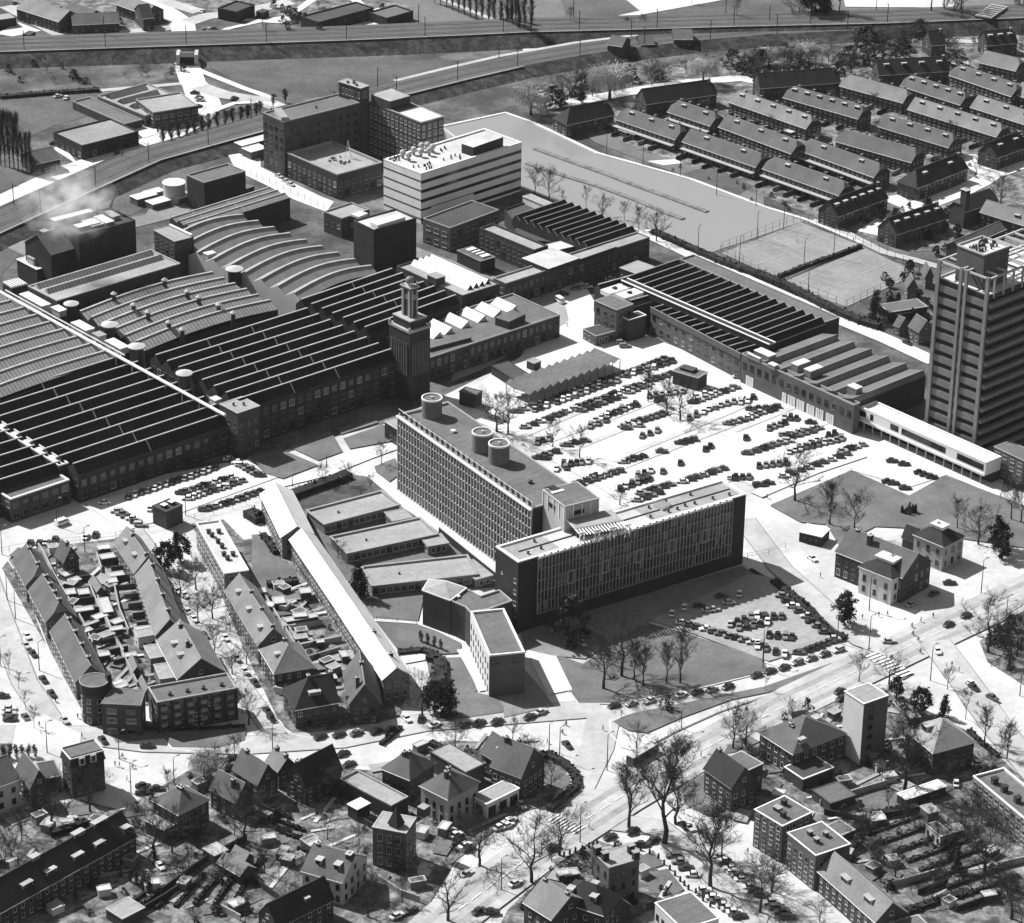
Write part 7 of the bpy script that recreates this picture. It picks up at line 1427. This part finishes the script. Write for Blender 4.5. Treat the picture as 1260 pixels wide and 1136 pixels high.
for q,l in(('640,35','left upper'),('695,50','right upper'),('770,90','first of three lower right'),('795,100','middle of three lower right'),('825,110','last of three lower right'),('620,130','left lower'),('645,137','second left lower'),('700,160','lowest')):c1('23 '+q,'h',l+' dark car in the small white lot before the canteen',crn.choice(['black','dark']))
G3='cars in the lower office lot'
crow('22 1095,825 1225,778',5,'v','shadow-edge row of the lower office lot',G3);crow('22 1135,842 1235,822',4,'v','second row of the lower office lot',G3);crow('23 5,765 120,765',4,'v','middle row of the lower office lot',G3);crow('23 15,800 55,795',2,'v','middle pair of the lower office lot',G3);crow('23 65,855 170,865',4,'v','nearest row of the lower office lot',G3);crow('23 120,672 325,840',8,'h','hedge-side row of the lower office lot',G3);crow('23 205,935 370,872',7,'h','street-side row of the lower office lot',G3);crow('23 5,905 135,945',4,'v','left end of the lower office lot',G3);crow('22 860,818 1240,925',11,'h','kerb row along the office lawn',G3)
for q,t,l in(('810,775','white','leftmost'),('870,745','white','second'),('940,738','grey','third'),('985,760','light','fourth'),('1010,755','light','fifth'),('1050,692','grey','sixth'),('1085,722','light','seventh'),('1135,680','white','rightmost')):c1('22 '+q,'v' if t=='white' else 'h','%s car, %s of those standing in the shadow of the long slab'%(t,l),t)
crow('23 5,1042 385,922',7,'A','line along the kerb below the office lot','cars along the office kerb');crow('32 530,98 700,70',3,'A','office lawn kerb line, left part','cars along the office kerb');crow('32 855,42 1080,2',4,'A','office lawn kerb line, right part','cars along the office kerb');c1('22 375,920','r','white car under the big dark tree by the long slab','white')
G4='cars in the left works lot'
crow('20 620,207 1040,68',15,'v','row along the dark factory front',G4);crow('20 1110,25 1254,105',9,'h','right-hand column of the left works lot',G4);crow('20 872,190 1115,112',10,'h','left works lot double row, back line',G4);crow('20 905,218 1160,132',10,'h','left works lot double row, front line',G4);crow('20 985,268 1254,182',11,'h','front row of the left works lot',G4);crow('20 565,278 680,342',6,'h','slanting line left of the transformer house',G4)
c1('20 505,238','h','white car standing alone before the left works lot','white');c1('20 300,335','A','white van with dark windows in the left yard','white','van');c1('20 725,265','v','white car beside the transformer house','white')
for q,t,l in(('145,430','dark','leftmost'),('190,430','dark','second'),('222,425','white','third'),('265,412','dark','fourth'),('415,400','white','fifth'),('460,390','dark','rightmost')):c1('20 '+q,'v','%s car, %s of the loose line above the left terraces'%(t,l),t)
for s,h,t,l in(('20 130,880','r','white','upper car parked in the leftmost street'),('20 125,925','r','light','second car parked in the leftmost street'),('20 160,965','r','dark','third car parked in the leftmost street'),('20 210,1090','r','dark','lowest car parked in the leftmost street'),('20 855,665','r','light','uppermost car under the trees of the left inner street'),('20 890,685','r','white','second car under the trees of the left inner street'),('20 905,765','r','light','third car under the trees of the left inner street'),('20 935,800','r','white','fourth car under the trees of the left inner street'),('20 985,880','r','grey','fifth car under the trees of the left inner street'),('20 1085,888','r','white','white-roofed car on the right pavement of the inner street'),('20 1140,990','r','light','light car lower on the right side of the inner street'),('20 1180,1052','r','white','white car lower on the right side of the inner street'),('20 1230,1105','r','dark','lowest dark car of the inner street'),('31 75,125','r','dark','upper dark car at the end of the inner street'),('31 95,160','r','black','lower black car at the end of the inner street'),('31 330,247','A','dark','leftmost car parked below the double villa'),('31 420,237','A','dark','second car parked below the double villa'),('31 505,230','A','grey','third car parked below the double villa'),('31 600,222','A','black','fourth car parked below the double villa'),('31 670,214','A','black','rightmost car parked below the double villa'),('31 745,160','r','white','white car at the corner below the institute end'),('31 815,160','v','dark','dark car under the bare tree at the institute end'),('31 882,190','A','white','white car passing the college lawn'),('31 1025,187','A','dark','left dark car parked below the college lawn'),('31 1097,180','A','dark','middle dark car parked below the college lawn'),('31 1182,174','A','dark','right dark car parked below the college lawn'),('31 440,327','A','black','black car nosing out beside the steep dark roof'),('31 470,378','A','dark','dark car half hidden by the long low workshop'),('31 955,705','A','light','upper left car on the petrol garage forecourt'),('31 985,722','A','white','white car on the petrol garage forecourt'),('31 1000,750','A','black','black car on the petrol garage forecourt'),('31 1030,772','A','white','lower white car on the petrol garage forecourt'),('31 1045,785','A','dark','lowest car on the petrol garage forecourt'),('31 1037,907','A','light','light car waiting at the kerb below the forecourt'),('31 1195,682','A','white','left white car right of the petrol garage'),('31 1218,667','A','light','middle car right of the petrol garage'),('31 1240,652','A','white','right white car right of the petrol garage'),('31 1095,1092','A','dark','dark car at the bottom kerb near centre'),('31 700,1112','A','white','white car at the bottom under the trees'),('31 765,1085','A','grey','grey car at the bottom beside a white one'),('31 1155,1095','h','dark','dark car beside the shrubs at the bottom, centre'),('30 497,265','r','dark','dark delivery car at the corner shop kerb'),('30 712,292','h','dark','dark car passing the banded apartment block'),('30 690,482','h','dark','upper car of three on the left square'),('30 690,515','h','black','lower left car of three on the left square'),('30 757,498','h','dark','right car of three on the left square'),('30 342,647','A','light','light car on the lower left road'),('30 1075,642','r','dark','dark car beside the hip-roofed villa'),('30 250,37','r','dark','dark car high in the leftmost street'),('30 312,168','r','light','light car by the corner shop in the leftmost street'),('30 125,152','r','grey','grey car alone on the left square'),('30 45,108','h','white','upper car of the group at the left edge'),('30 45,132','h','light','middle car of the group at the left edge'),('30 50,160','h','dark','lower car of the group at the left edge'),('30 10,48','h','dark','dark car cut by the left edge'),('30 772,872','r','white','white car in the drive behind the long dark terrace'),('30 1120,347','A','dark','dark car right of the willow'),('30 1112,397','A','black','black car below the willow car'),('32 125,152','A','dark','dark car at the college kerb, left of a lighter one'),('32 180,128','A','light','light car at the college kerb'),('32 305,285','r','dark','dark car coming down to the junction'),('32 622,702','A','black','black car beside the tall bare tree'),('32 512,727','A','dark','dark car left of the kerb posts'),('32 665,765','h','dark','lower dark car at the start of the fork lane'),('32 722,745','A','dark','right dark car at the start of the fork lane'),('32 892,682','r','white','white car at the fork, beside a dark one'),('32 867,675','r','black','black car at the fork, beside a white one'),('32 242,787','A','dark','dark car under the tree at the zebra crossing'),('32 82,577','r','light','light car in the shade by the villa hedge'),('32 55,958','A','white','white car on the bottom road, left of the trees'),('32 18,672','A','white','white car at the petrol garage exit'),('32 35,650','A','light','second car at the petrol garage exit'),('23 265,492','r','white','white car with trailer on the villa lane'),('23 910,607','h','dark','dark car in the drive between the villas'),('23 732,708','A','light','light car in the shade of the white house'),('23 837,657','A','grey','grey car in the shade below the brick villa'),('23 625,887','h','light','light car turning off the main road'),('23 905,807','A','dark','dark car on the main road, left of another'),('23 987,765','A','dark','dark car on the main road, right of another'),('23 852,932',R(-80),'white','white car waiting at the junction by the crossing'),('23 1010,1087',R(-60),'white','white car on the right-hand side street, upper'),('33 1022,12','r','dark','dark car at the top of the right-hand side street'),('33 1110,60',R(-50),'grey','large grey car on the right-hand side street'),('33 1045,368','h','white','white car in the villa yard at the right'),('33 940,460','v','white','white car before the white garages'),('33 395,30','A','dark','dark car beside the tower flats'),('33 405,60','A','dark','second dark car beside the tower flats'),('12 272,362','r','white','white-roofed van on the works road'),('12 287,328','h','dark','dark car on the works road near the lodge'),('12 515,255','h','light','light car behind the corner block'),('11 125,978','A','grey','grey lorry in the shadow of the factory front'),('n6 355,972','B','dark','dark car on the white lane left of the high-rise')):
 c1(s,h,l,t,'van' if ' van ' in l or 'lorry' in l else 'saloon')
crow('12 345,302 430,284',4,'h','white line beside the shadowed works front','cars on the works road');crow('12 545,545 585,580',3,'h','group at the lodge of the works','cars on the works road')
crow('32 815,818 915,912',4,'h','slanting line along the kerb posts','cars in the fork lane');crow('32 1040,825 1150,935',7,'h','line before the right town houses','cars in the fork lane');crow('32 1190,965 1240,1010',3,'h','short line further down the town houses','cars in the fork lane');crow('32 965,985 1135,1112',8,'h','line on the left of the bottom lane','cars in the fork lane');crow('33 75,1015 150,1085',4,'h','line at the bottom right corner lane','cars in the fork lane')
far_=(('440,165','dark'),('472,157','light'),('512,167','dark'),('547,147','dark'),('72,22','dark'),('170,70','light'),('240,105','dark'),('270,125','dark'),('287,132','grey'),('975,60','white'),('1095,94','black'),('990,152','dark'),('1010,150','light'),('1032,147','dark'),('940,457','black'),('960,480','dark'),('967,492','light'),('955,522','dark'),('830,520','white'),('865,512','light'),('750,602','dark'),('565,745','dark'),('655,747','light'),('685,730','dark'),('262,697','dark'),('1130,483','dark'),('280,470','light'),('320,478','white'))
for q,t in far_:c1('00 '+q,crn.choice('Ahv'),t+' car far off at the upper left, by the roundabout and roads',t)
for q in('130,857','165,882','188,897'):c1('01 '+q,'B','car parked in the lane below the tall brick wing',crn.choice(['white','light']))
CARS.sort(key=lambda c:(c[0]-CAM).length)
seen={}
for i,(p,h,kind,t,label,group) in enumerate(CARS):
 seen[label]=seen.get(label,0)+1
dupl={l for l in seen if seen[l]>1}
SB,SG,SW=MB(),MB(),MB();SO=None
for i,(p,h,kind,t,label,group) in enumerate(CARS):
 me=CARM[kind];z=zat(p)
 if i<300:
  root=thing('parked_car' if kind!='van' else 'van',label,'van' if kind=='van' else 'car',(p[0],p[1],z),group or(label if label in dupl else None),h)
  for m,n in((me[0],'body'),(me[1],'window_band')):
   o=bpy.data.objects.new(n,m);C.objects.link(o);o.parent=root
   if n=='body':o.material_slots[0].link='OBJECT';o.material_slots[0].material=MATS[TONE[t]]
  for q in me[3]:o=bpy.data.objects.new('wheel',me[2]);C.objects.link(o);o.parent=root;o.location=q
 else:
  SO=SO or Vector((p[0],p[1],0));ca,sa=math.cos(h),math.sin(h)
  for m,off in[(me[0],(0,0,0)),(me[1],(0,0,0))]+[(me[2],q) for q in me[3]]:
   for f in m.polygons:
    pts=[];
    for vi in f.vertices:
     v=m.vertices[vi].co;x,y=v.x+off[0],v.y+off[1];pts.append((p[0]+x*ca-y*sa,p[1]+x*sa+y*ca,z+v.z+off[2]))
    mn=m.materials[f.material_index].name;SB.face(pts,TONE[t] if mn=='car_grey' else mn)
if SO:
 o=SB.build('distant_cars',loc=SO);o['kind']='stuff';tag(o,'the many smaller cars farther off, in the back of the car park','cars')
p,q=G(px('32 600,385')[0]),G(px('32 735,305')[0]);d=(q-p).normalized();h=math.atan2(d.y,d.x);c=(p+q)/2;z=zat(c)
root=thing('city_bus','dark bus turning at the junction under the tall bare trees','bus',(c.x,c.y,z),None,h)
def bus_part(name,f):mb=MB();f(mb);o=mb.build(name,root,local=True);return o
bus_part('body',lambda m:(m.cbox((0,0,0),10.6,2.5,.4,2.75,'car_dark',bottom=True),m.cbox((0,0,0),10.3,2.3,2.75,2.95,'car_light')))
for sy in(-1,1):
 for k in range(6):bus_part('window',lambda m:m.cbox((-4.1+k*1.6,sy*1.26,0),1.35,.06,1.5,2.4,'car_glass',bottom=True))
bus_part('windscreen',lambda m:m.cbox((-5.31,0,0),.06,2.2,1.4,2.5,'car_glass',bottom=True));bus_part('roof_hatch',lambda m:m.cbox((1,0,0),1,1,2.95,3.08,'car_mid'))
for x in(-3.3,3.0):
 for y in(-1.15,1.15):o=bpy.data.objects.new('wheel',CARM['saloon'][2]);C.objects.link(o);o.parent=root;o.location=(x,y,.48);o.scale=(1.55,1.8,1.55)
# ================================================================== people and bicycles
def skin_mesh(name,V,E,Rd,mats,face_mat):
 me=bpy.data.meshes.new(name);me.from_pydata(V,E,[]);o=bpy.data.objects.new(name,me);C.objects.link(o)
 o.modifiers.new('s','SKIN');o.modifiers['s'].use_smooth_shade=True
 for i,r in enumerate(Rd):me.skin_vertices[0].data[i].radius=(r,r)
 me.skin_vertices[0].data[0].use_root=True
 sb=o.modifiers.new('u','SUBSURF');sb.levels=1
 dg=bpy.context.evaluated_depsgraph_get();m2=bpy.data.meshes.new_from_object(o.evaluated_get(dg));bpy.data.objects.remove(o);m2.name=name
 for m in mats:m2.materials.append(MATS[m])
 m2.polygons.foreach_set('material_index',[face_mat(f.center) for f in m2.polygons]);m2.update();return m2
def person_mesh(pose,mats):
 if pose=='walk':
  V=[(0,0,.95),(0,0,1.2),(0,0,1.42),(.01,0,1.52),(.03,0,1.64),(.03,0,1.75),(0,.2,1.40),(-.08,.25,1.12),(.08,.24,.88),(0,-.2,1.40),(.1,-.25,1.12),(.25,-.24,.90),(.0,.1,.9),(.14,.1,.5),(.2,.1,.09),(.34,.1,.05),(0,-.1,.9),(-.02,-.1,.5),(-.3,-.1,.12),(-.2,-.1,.05)]
 else:
  V=[(-.25,0,.98),(-.1,0,1.2),(.02,0,1.38),(.06,0,1.46),(.1,0,1.58),(.11,0,1.69),(.02,.2,1.36),(.2,.24,1.16),(.42,.22,1.04),(.02,-.2,1.36),(.2,-.24,1.16),(.42,-.22,1.04),(-.2,.1,.92),(.12,.1,.78),(.02,.1,.36),(.16,.1,.3),(-.2,-.1,.92),(.1,-.1,.62),(-.02,-.1,.2),(.12,-.1,.15)]
 E=[(0,1),(1,2),(2,3),(3,4),(4,5),(2,6),(6,7),(7,8),(2,9),(9,10),(10,11),(0,12),(12,13),(13,14),(14,15),(0,16),(16,17),(17,18),(18,19)]
 Rd=[.15,.14,.15,.06,.105,.08,.065,.05,.035,.065,.05,.035,.1,.07,.05,.045,.1,.07,.05,.045]
 hz=V[3][2]
 return skin_mesh('person',V,E,Rd,mats,lambda c:2 if c.z>hz+.17 else(3 if c.z>hz or abs(c.y)>.2 and c.z<V[8][2]+.05 else(0 if c.z>.95 else 1)))
PM=[person_mesh('walk',m) for m in(('cloth_dark','cloth_dark','bark','skin'),('cloth_light','cloth_dark','bark','skin'),('car_mid','cloth_dark','bark','skin'))]
RM=[person_mesh('ride',m) for m in(('cloth_dark','cloth_dark','bark','skin'),('car_mid','cloth_dark','bark','skin'))]
FB,WB,SB2=MB(),MB(),MB()
for a,b in(((-.25,0,.85),(-.1,0,.3)),((-.1,0,.3),(.38,0,.8)),((-.22,0,.75),(.4,0,.82)),((-.5,0,.34),(-.1,0,.3)),((-.5,0,.34),(-.22,0,.75)),((.55,0,.34),(.38,0,.95))):FB.tube(a,b,.03,'metal_dark',5)
HB=MB();HB.tube((.4,-.27,1.02),(.4,.27,1.02),.025,'metal_dark',5);HB.tube((.38,0,.93),(.4,0,1.02),.025,'metal_dark',5)
SB2.box((-.38,-.09,0),(.28,0,0),(0,.18,0),.86,.93,'rubber',bottom=True)
n=14
for i in range(n):
 a0,a1=6.283*i/n,6.283*(i+1)/n;WB.tube((.33*math.cos(a0),0,.33*math.sin(a0)),(.33*math.cos(a1),0,.33*math.sin(a1)),.03,'rubber',4)
 if i%2==0:WB.tube((0,0,0),(.33*math.cos(a0),0,.33*math.sin(a0)),.008,'steel_rail',3)
BM=[(raw(FB,'frame'),(0,0,0),'frame'),(raw(WB,'wheel'),(-.5,0,.34),'wheel'),(None,(.55,0,.34),'wheel'),(raw(HB,'handlebar'),(0,0,0),'handlebar'),(raw(SB2,'saddle'),(0,0,0),'saddle')];BM[2]=(BM[1][0],(.55,0,.34),'wheel')
prn=random.Random(3)
def walker(s,label):
 p=G(px(s)[0]);o=bpy.data.objects.new('person',prn.choice(PM));C.objects.link(o);o.location=(p.x,p.y,zat(p));o.rotation_euler=(0,0,prn.uniform(0,6.28));tag(o,label,'person')
def cyclist(s,label,h):
 p=G(px(s)[0]);z=zat(p);b=thing('bicycle','bicycle of the '+label,'bicycle',(p.x,p.y,z),None,h)
 for m,l,n_ in BM:o=bpy.data.objects.new(n_,m);C.objects.link(o);o.parent=b;o.location=l
 o=bpy.data.objects.new('person',prn.choice(RM));C.objects.link(o);o.location=(p.x,p.y,z);o.rotation_euler=(0,0,h);tag(o,label,'person')
for s,l,h in(('32 300,185','cyclist in dark clothes crossing to the junction, upper one',2.2),('32 282,225','cyclist in dark clothes just left of the dark car at the junction',2.4),('32 838,275','cyclist alone on the main road right of the bus',.6),('23 733,815','cyclist first in the line on the main road junction',-1.2),('23 738,852','cyclist second in the line on the main road junction',-1.0),('23 763,880','cyclist third in the line on the main road junction',-.9),('23 772,935','cyclist nearest the white car at the junction',-1.2),('32 70,700','cyclist on the pavement left of the lower zebra crossing',.8),('30 590,340','cyclist on the square below the banded flats',.2),('30 268,70','cyclist in the leftmost street',-1.3),('33 1040,92','cyclist on the right-hand side street',-1.0),('30 640,390','cyclist on the square, right of two walkers',.4)):cyclist(s,l,h)
for s,l in(('23 500,770','person in dark clothes on the pavement right of the round evergreen'),('23 577,760','person standing at the signal post by the white house'),('23 618,755','person right of the signal post by the white house'),('23 775,790','person at the kerb below the villa shade, left one'),('23 832,770','person at the kerb below the villa shade, right one'),('23 920,1000','person on the island tip, left one'),('23 953,1025','person on the island tip, right one'),('23 1000,780','person behind the cars on the main road'),('32 210,270','person on the pavement by the villa hedge'),('32 477,210','person waiting at the grass strip tip'),('32 655,470','person crossing near the tall bare trees'),('32 950,340','person on the pavement left of the corner house'),('32 410,685','person on the road right of the zebra crossing'),('30 190,195','person on the left square by the thin tree'),('30 395,245','person near the corner shop kerb'),('30 555,380','left one of two walkers on the square'),('30 577,385','right one of two walkers on the square'),('30 375,150','person at the corner shop door'),('30 613,450','person at the lower kerb of the square'),('12 305,480','person walking on the works road'),('23 303,575','person on the villa lane'),('23 53,205','person on the lane at the lawn corner'),('32 730,1075','person at the fork gardens'),('32 1175,800','person in the town house gardens'),('20 750,450','person on the path at the top of the inner street'),('30 575,250','person in white by the corner shop shadow'),('13 192,72','player on the upper tennis court'),('13 640,160','player in white on the lower tennis court'),('13 458,70','person at the hedge behind the courts')):walker(s,l)
# ================================================================== poles, lamps, fences, posts
def pole(s,h,label,group=None,arm=1.6,cat='street lamp',name='street_lamp',ang=None):
 p=G(px(s)[0]);z=zat(p);root=thing(name,label,cat,(p.x,p.y,z),group)
 mb=MB();mb.tube((p.x,p.y,z),(p.x,p.y,z+h),.16,'metal_dark',6,.09);mb.build('mast',root)
 if arm:
  d=Vector((math.cos(ang if ang is not None else.7),math.sin(ang if ang is not None else.7),0));e=Vector((p.x,p.y,z+h));mb=MB();mb.tube(e,e+d*arm+Vector((0,0,.25)),.06,'metal_dark',5);mb.build('arm',root);mb=MB();q=e+d*arm;mb.cbox((q.x,q.y,0),.9,.35,q.z+.15,q.z+.35,'metal_grey',ang or.7,bottom=True);mb.build('lamp_head',root)
for s,h,l in(('23 532,730',11,'street lamp in front of the white house'),('23 382,880',10,'dark mast at the lower corner of the office lot'),('23 530,925',11,'street lamp at the turning by the main road'),('23 1058,650',11,'street lamp on the main road beyond the villas'),('23 1170,830',11,'street lamp on the traffic island kerb'),('23 820,1060',11,'street lamp beside the crossing'),('23 33,1003',9,'dark mast on the office lawn corner'),('32 268,352',10,'dark mast at the villa hedge'),('32 497,400',11,'tall lamp in the middle of the junction'),('32 173,660',11,'dark mast at the petrol garage exit'),('32 367,752',11,'dark mast at the lower zebra crossing'),('32 218,300',8,'thin post beside the villa hedge mast'),('31 1202,980',9,'thin lamp on the bottom pavement, centre'),('20 35,700',9,'curved lamp in the leftmost street, upper'),('20 75,790',9,'curved lamp in the leftmost street, second'),('20 190,1040',9,'curved lamp in the leftmost street, lower'),('20 5,1020',9,'lamp at the left edge'),('30 228,320',9,'lamp on the left square, upper'),('30 632,510',9,'lamp on the square near the three cars'),('30 575,345',8,'lamp on the square by the cyclist'),('30 840,470',8,'lamp left of the willow'),('31 100,310',8,'lamp at the end of the inner street'),('20 275,345',9,'lamp in the left yard beside the van'),('20 895,290',8,'lamp beside the transformer house'),('20 410,470',8,'lamp at the fence above the left terraces'),('20 10,480',9,'lamp at the fence at the left edge'),('22 1248,1000',10,'mast at the kerb of the office lawn'),('32 855,200',6,'sign post on the grass strip kerb'),('33 1240,40',7,'lamp at the right-hand side street'),('33 590,455',6,'wooden post beside the garden path, lower right'),('21 195,150',4,'little lamp on the garden path, left'),('21 360,60',4,'little lamp on the garden path, right')):
 pole(s,h,l)
for i,s in enumerate(('02 325,665','02 495,750','02 670,800','02 850,850','02 1025,940','02 1215,990')):pole(s,9,'thin lamp along the far pond bank, %s from the left'%NTH[i],'lamps on the pond bank',0)
for i,s in enumerate(('13 225,190','13 365,145','13 245,310','13 5,60','12 1135,180','12 935,130','13 130,10')):pole(s,11,('floodlight mast between the courts, left','floodlight mast between the courts, right','floodlight mast at the near corner of the lower court','floodlight mast at the far edge of the upper court','floodlight mast at the left edge of the upper court','floodlight mast at the pond corner of the courts','floodlight mast at the far right corner of the upper court')[i],'floodlights of the courts',.8,'floodlight','floodlight_mast')
k=0
for P_,z,n_,g,st in((P1,5,16,'masts on the straight railway',13),(P2,3.2,16,'masts on the curved railway',13)):
 L=[(P_[i+1]-P_[i]).length for i in range(len(P_)-1)];tot=sum(L)
 for j in range(n_):
  d=tot*(j+.5)/n_;i=0
  while d>L[i]:d-=L[i];i+=1
  t=(P_[i+1]-P_[i]).normalized();c=P_[i]+t*d
  for sd in(1,-1):
   if sd<0 and j%2:continue
   q=c+Vector((t.y,-t.x,0))*sd*(9.0 if z>4 else 6.6);root=thing('catenary_mast','%s overhead-line mast, %s from the left on the %s track side'%('near' if sd>0 else 'far',NTH[j],g.split(' on ')[1].replace(' railway',' railway').replace('the ','')),'mast',(q.x,q.y,z),g)
   A_=Vector((q.x,q.y,z));nn=Vector((t.y,-t.x,0))*-sd;mb=MB();mb.tube(A_,A_+Vector((0,0,8.5)),.18,'metal_dark',5);mb.build('mast',root);mb=MB();mb.tube(A_+Vector((0,0,7.5)),A_+nn*3.4+Vector((0,0,7.9)),.1,'metal_dark',4);mb.build('arm',root)
def fence(s,h,step,label,m='metal_dark',rails=(1.0,),wire=True):
 P=W(s);z=zat(P[0]);root=thing('fence',label,'fence',(P[0].x,P[0].y,z));
 for i in range(len(P)-1):
  L=(P[i+1]-P[i]).length;n_=max(1,int(L/step))
  for k in range(n_+(i==len(P)-2)):
   q=P[i]+(P[i+1]-P[i])*k/n_;mb=MB();mb.tube((q.x,q.y,z),(q.x,q.y,z+h),.07,m,5);mb.build('post',root)
  for r in rails:mb=MB();mb.tube((P[i].x,P[i].y,z+h*r),(P[i+1].x,P[i+1].y,z+h*r),.035,m,4);mb.build('rail',root)
for s,h,st,l in(('p 888,310 985,272 1062,303 1131,336',3.5,4,'tall wire fence along the far side of the tennis courts'),('p 1131,337 1042,380',3.5,4,'tall wire fence at the near right end of the lower court'),('p 886,313 962,350 1040,381',3.5,4,'tall wire fence along the hedge side of the tennis courts'),('20 -40,490 130,455 300,435 560,405',2.2,5,'fence between the left yard and the terraces'),('20 560,405 640,390 790,350 850,400',2.2,5,'fence from the second terrace to the transformer house'),('20 840,365 940,310 1120,260 1254,215',2,5,'fence along the front of the left works lot'),('j1 0,770 250,880 420,960 620,1060',2,4,'fence along the lane below the tall brick wing'),('23 -40,490 60,470 140,440',2,4,'wire fence at the gate of the villa lane'),('23 200,235 330,150 450,80',1.2,5,'low fence along the right-hand lawn'),('m4 840,150 1000,165 1150,180',1,4,'low white rail beside the chapel lawn'),('12 600,400 700,470 800,520',2,4,'fence at the foot of the works corner')):
 fence(s,h,st,l,rails=(1.0,.5))
pts_=W('32 290,822 345,800 410,775 450,765 620,775 660,785 745,830 800,880 850,935 890,975 960,1030 1030,1085')
k=0
for i in range(len(pts_)-1):
 for f in(0,.5):
  p=pts_[i].lerp(pts_[i+1],f);root=thing('kerb_post','dark kerb post round the bottom road fork, %s from the left'%NTH[k],'bollard',(p.x,p.y,zat(p)),'kerb posts of the road fork');k+=1;z=zat(p);mb=MB();mb.cyl(p,.32,z,z+1.3,8,'metal_dark',.25);mb.build('post',root);mb=MB();mb.cyl(p,.27,z+1.3,z+1.6,8,'metal_dark',.05);mb.build('cap',root)
for i,(x,y,h) in enumerate(((685,275,2.6),(705,280,2.4),(718,270,3.4),(735,275,3.0),(750,272,2.8),(722,285,2.2))):
 p=G(px('23 %d,%d'%(x,y))[0]);z=zat(p);mb=MB();r_=random.Random(i)
 prev=Vector((p.x,p.y,z))
 for k,(fz,rr) in enumerate(((.35,.55),(.6,.5),(.8,.4),(1.0,.12))):
  q=Vector((p.x+r_.uniform(-.3,.3),p.y+r_.uniform(-.3,.3),z+h*fz));mb.tube(prev,q,.6 if k==0 else pr,'metal_dark',7,rr);prev,pr=q,rr
 o=mb.build('sculpture',loc=(p.x,p.y,z));tag(o,'dark upright sculpture in the lawn group, %s from the left'%('first','second','fourth','fifth','sixth','third')[i],'sculpture','sculptures on the lawn')
scene.cycles.volume_bounces=3
def smoke():
 m=bpy.data.materials.new('smoke');m.use_nodes=True;t=m.node_tree;t.nodes.remove(t.nodes['Principled BSDF']);v=t.nodes.new('ShaderNodeVolumePrincipled');out=t.nodes['Material Output']
 v.inputs['Color'].default_value=(1,1,1,1);n=t.nodes.new('ShaderNodeTexNoise');n.inputs['Scale'].default_value=.16;n.inputs['Detail'].default_value=4;tc=t.nodes.new('ShaderNodeTexCoord');t.links.new(tc.outputs['Object'],n.inputs[0])
 r=t.nodes.new('ShaderNodeMapRange');r.inputs[1].default_value=.45;r.inputs[2].default_value=.75;r.inputs[4].default_value=.3;t.links.new(n.outputs[0],r.inputs[0])
 gr=t.nodes.new('ShaderNodeTexGradient');gr.gradient_type='SPHERICAL';mp=t.nodes.new('ShaderNodeMapping');mp.inputs['Scale'].default_value=(1/17,1/17,1/17);t.links.new(tc.outputs['Object'],mp.inputs[0]);t.links.new(mp.outputs[0],gr.inputs[0])
 mu=t.nodes.new('ShaderNodeMath');mu.operation='MULTIPLY';t.links.new(r.outputs[0],mu.inputs[0]);t.links.new(gr.outputs['Fac'],mu.inputs[1]);t.links.new(mu.outputs[0],v.inputs['Density']);t.links.new(v.outputs[0],out.inputs['Volume'])
 MATS['smoke']=m;mb=MB();R_=16;n_=16
 for k in range(10):
  a0,a1=-1.57+k*.314,-1.57+(k+1)*.314
  ring=lambda a:[(R_*math.cos(a)*math.cos(6.283*i/n_),R_*math.cos(a)*math.sin(6.283*i/n_),R_*math.sin(a)) for i in range(n_)]
  A_,B_=ring(a0),ring(a1)
  for i in range(n_):mb.face([A_[i],A_[(i+1)%n_],B_[(i+1)%n_],B_[i]],'smoke')
 o=mb.build('smoke');o.location=G((84,250),40);o.scale=(1.15,.8,.9);o['kind']='stuff';tag(o,'white smoke drifting off the dark boiler house roof','smoke')
smoke()
def haze():
 m=bpy.data.materials.new('haze');m.use_nodes=True;t=m.node_tree;t.nodes.remove(t.nodes['Principled BSDF']);v=t.nodes.new('ShaderNodeVolumePrincipled')
 v.inputs['Color'].default_value=(.95,.95,.95,1);v.inputs['Density'].default_value=1.3e-5;t.links.new(v.outputs[0],t.nodes['Material Output'].inputs['Volume']);MATS['haze']=m
 mb=MB();X=6500;mb.prism([(-X,-2700),(X,-2700),(X,9500),(-X,9500)],-1,CAMH+20,'haze',bottom=True);o=mb.build('haze');o['kind']='stuff'
haze()
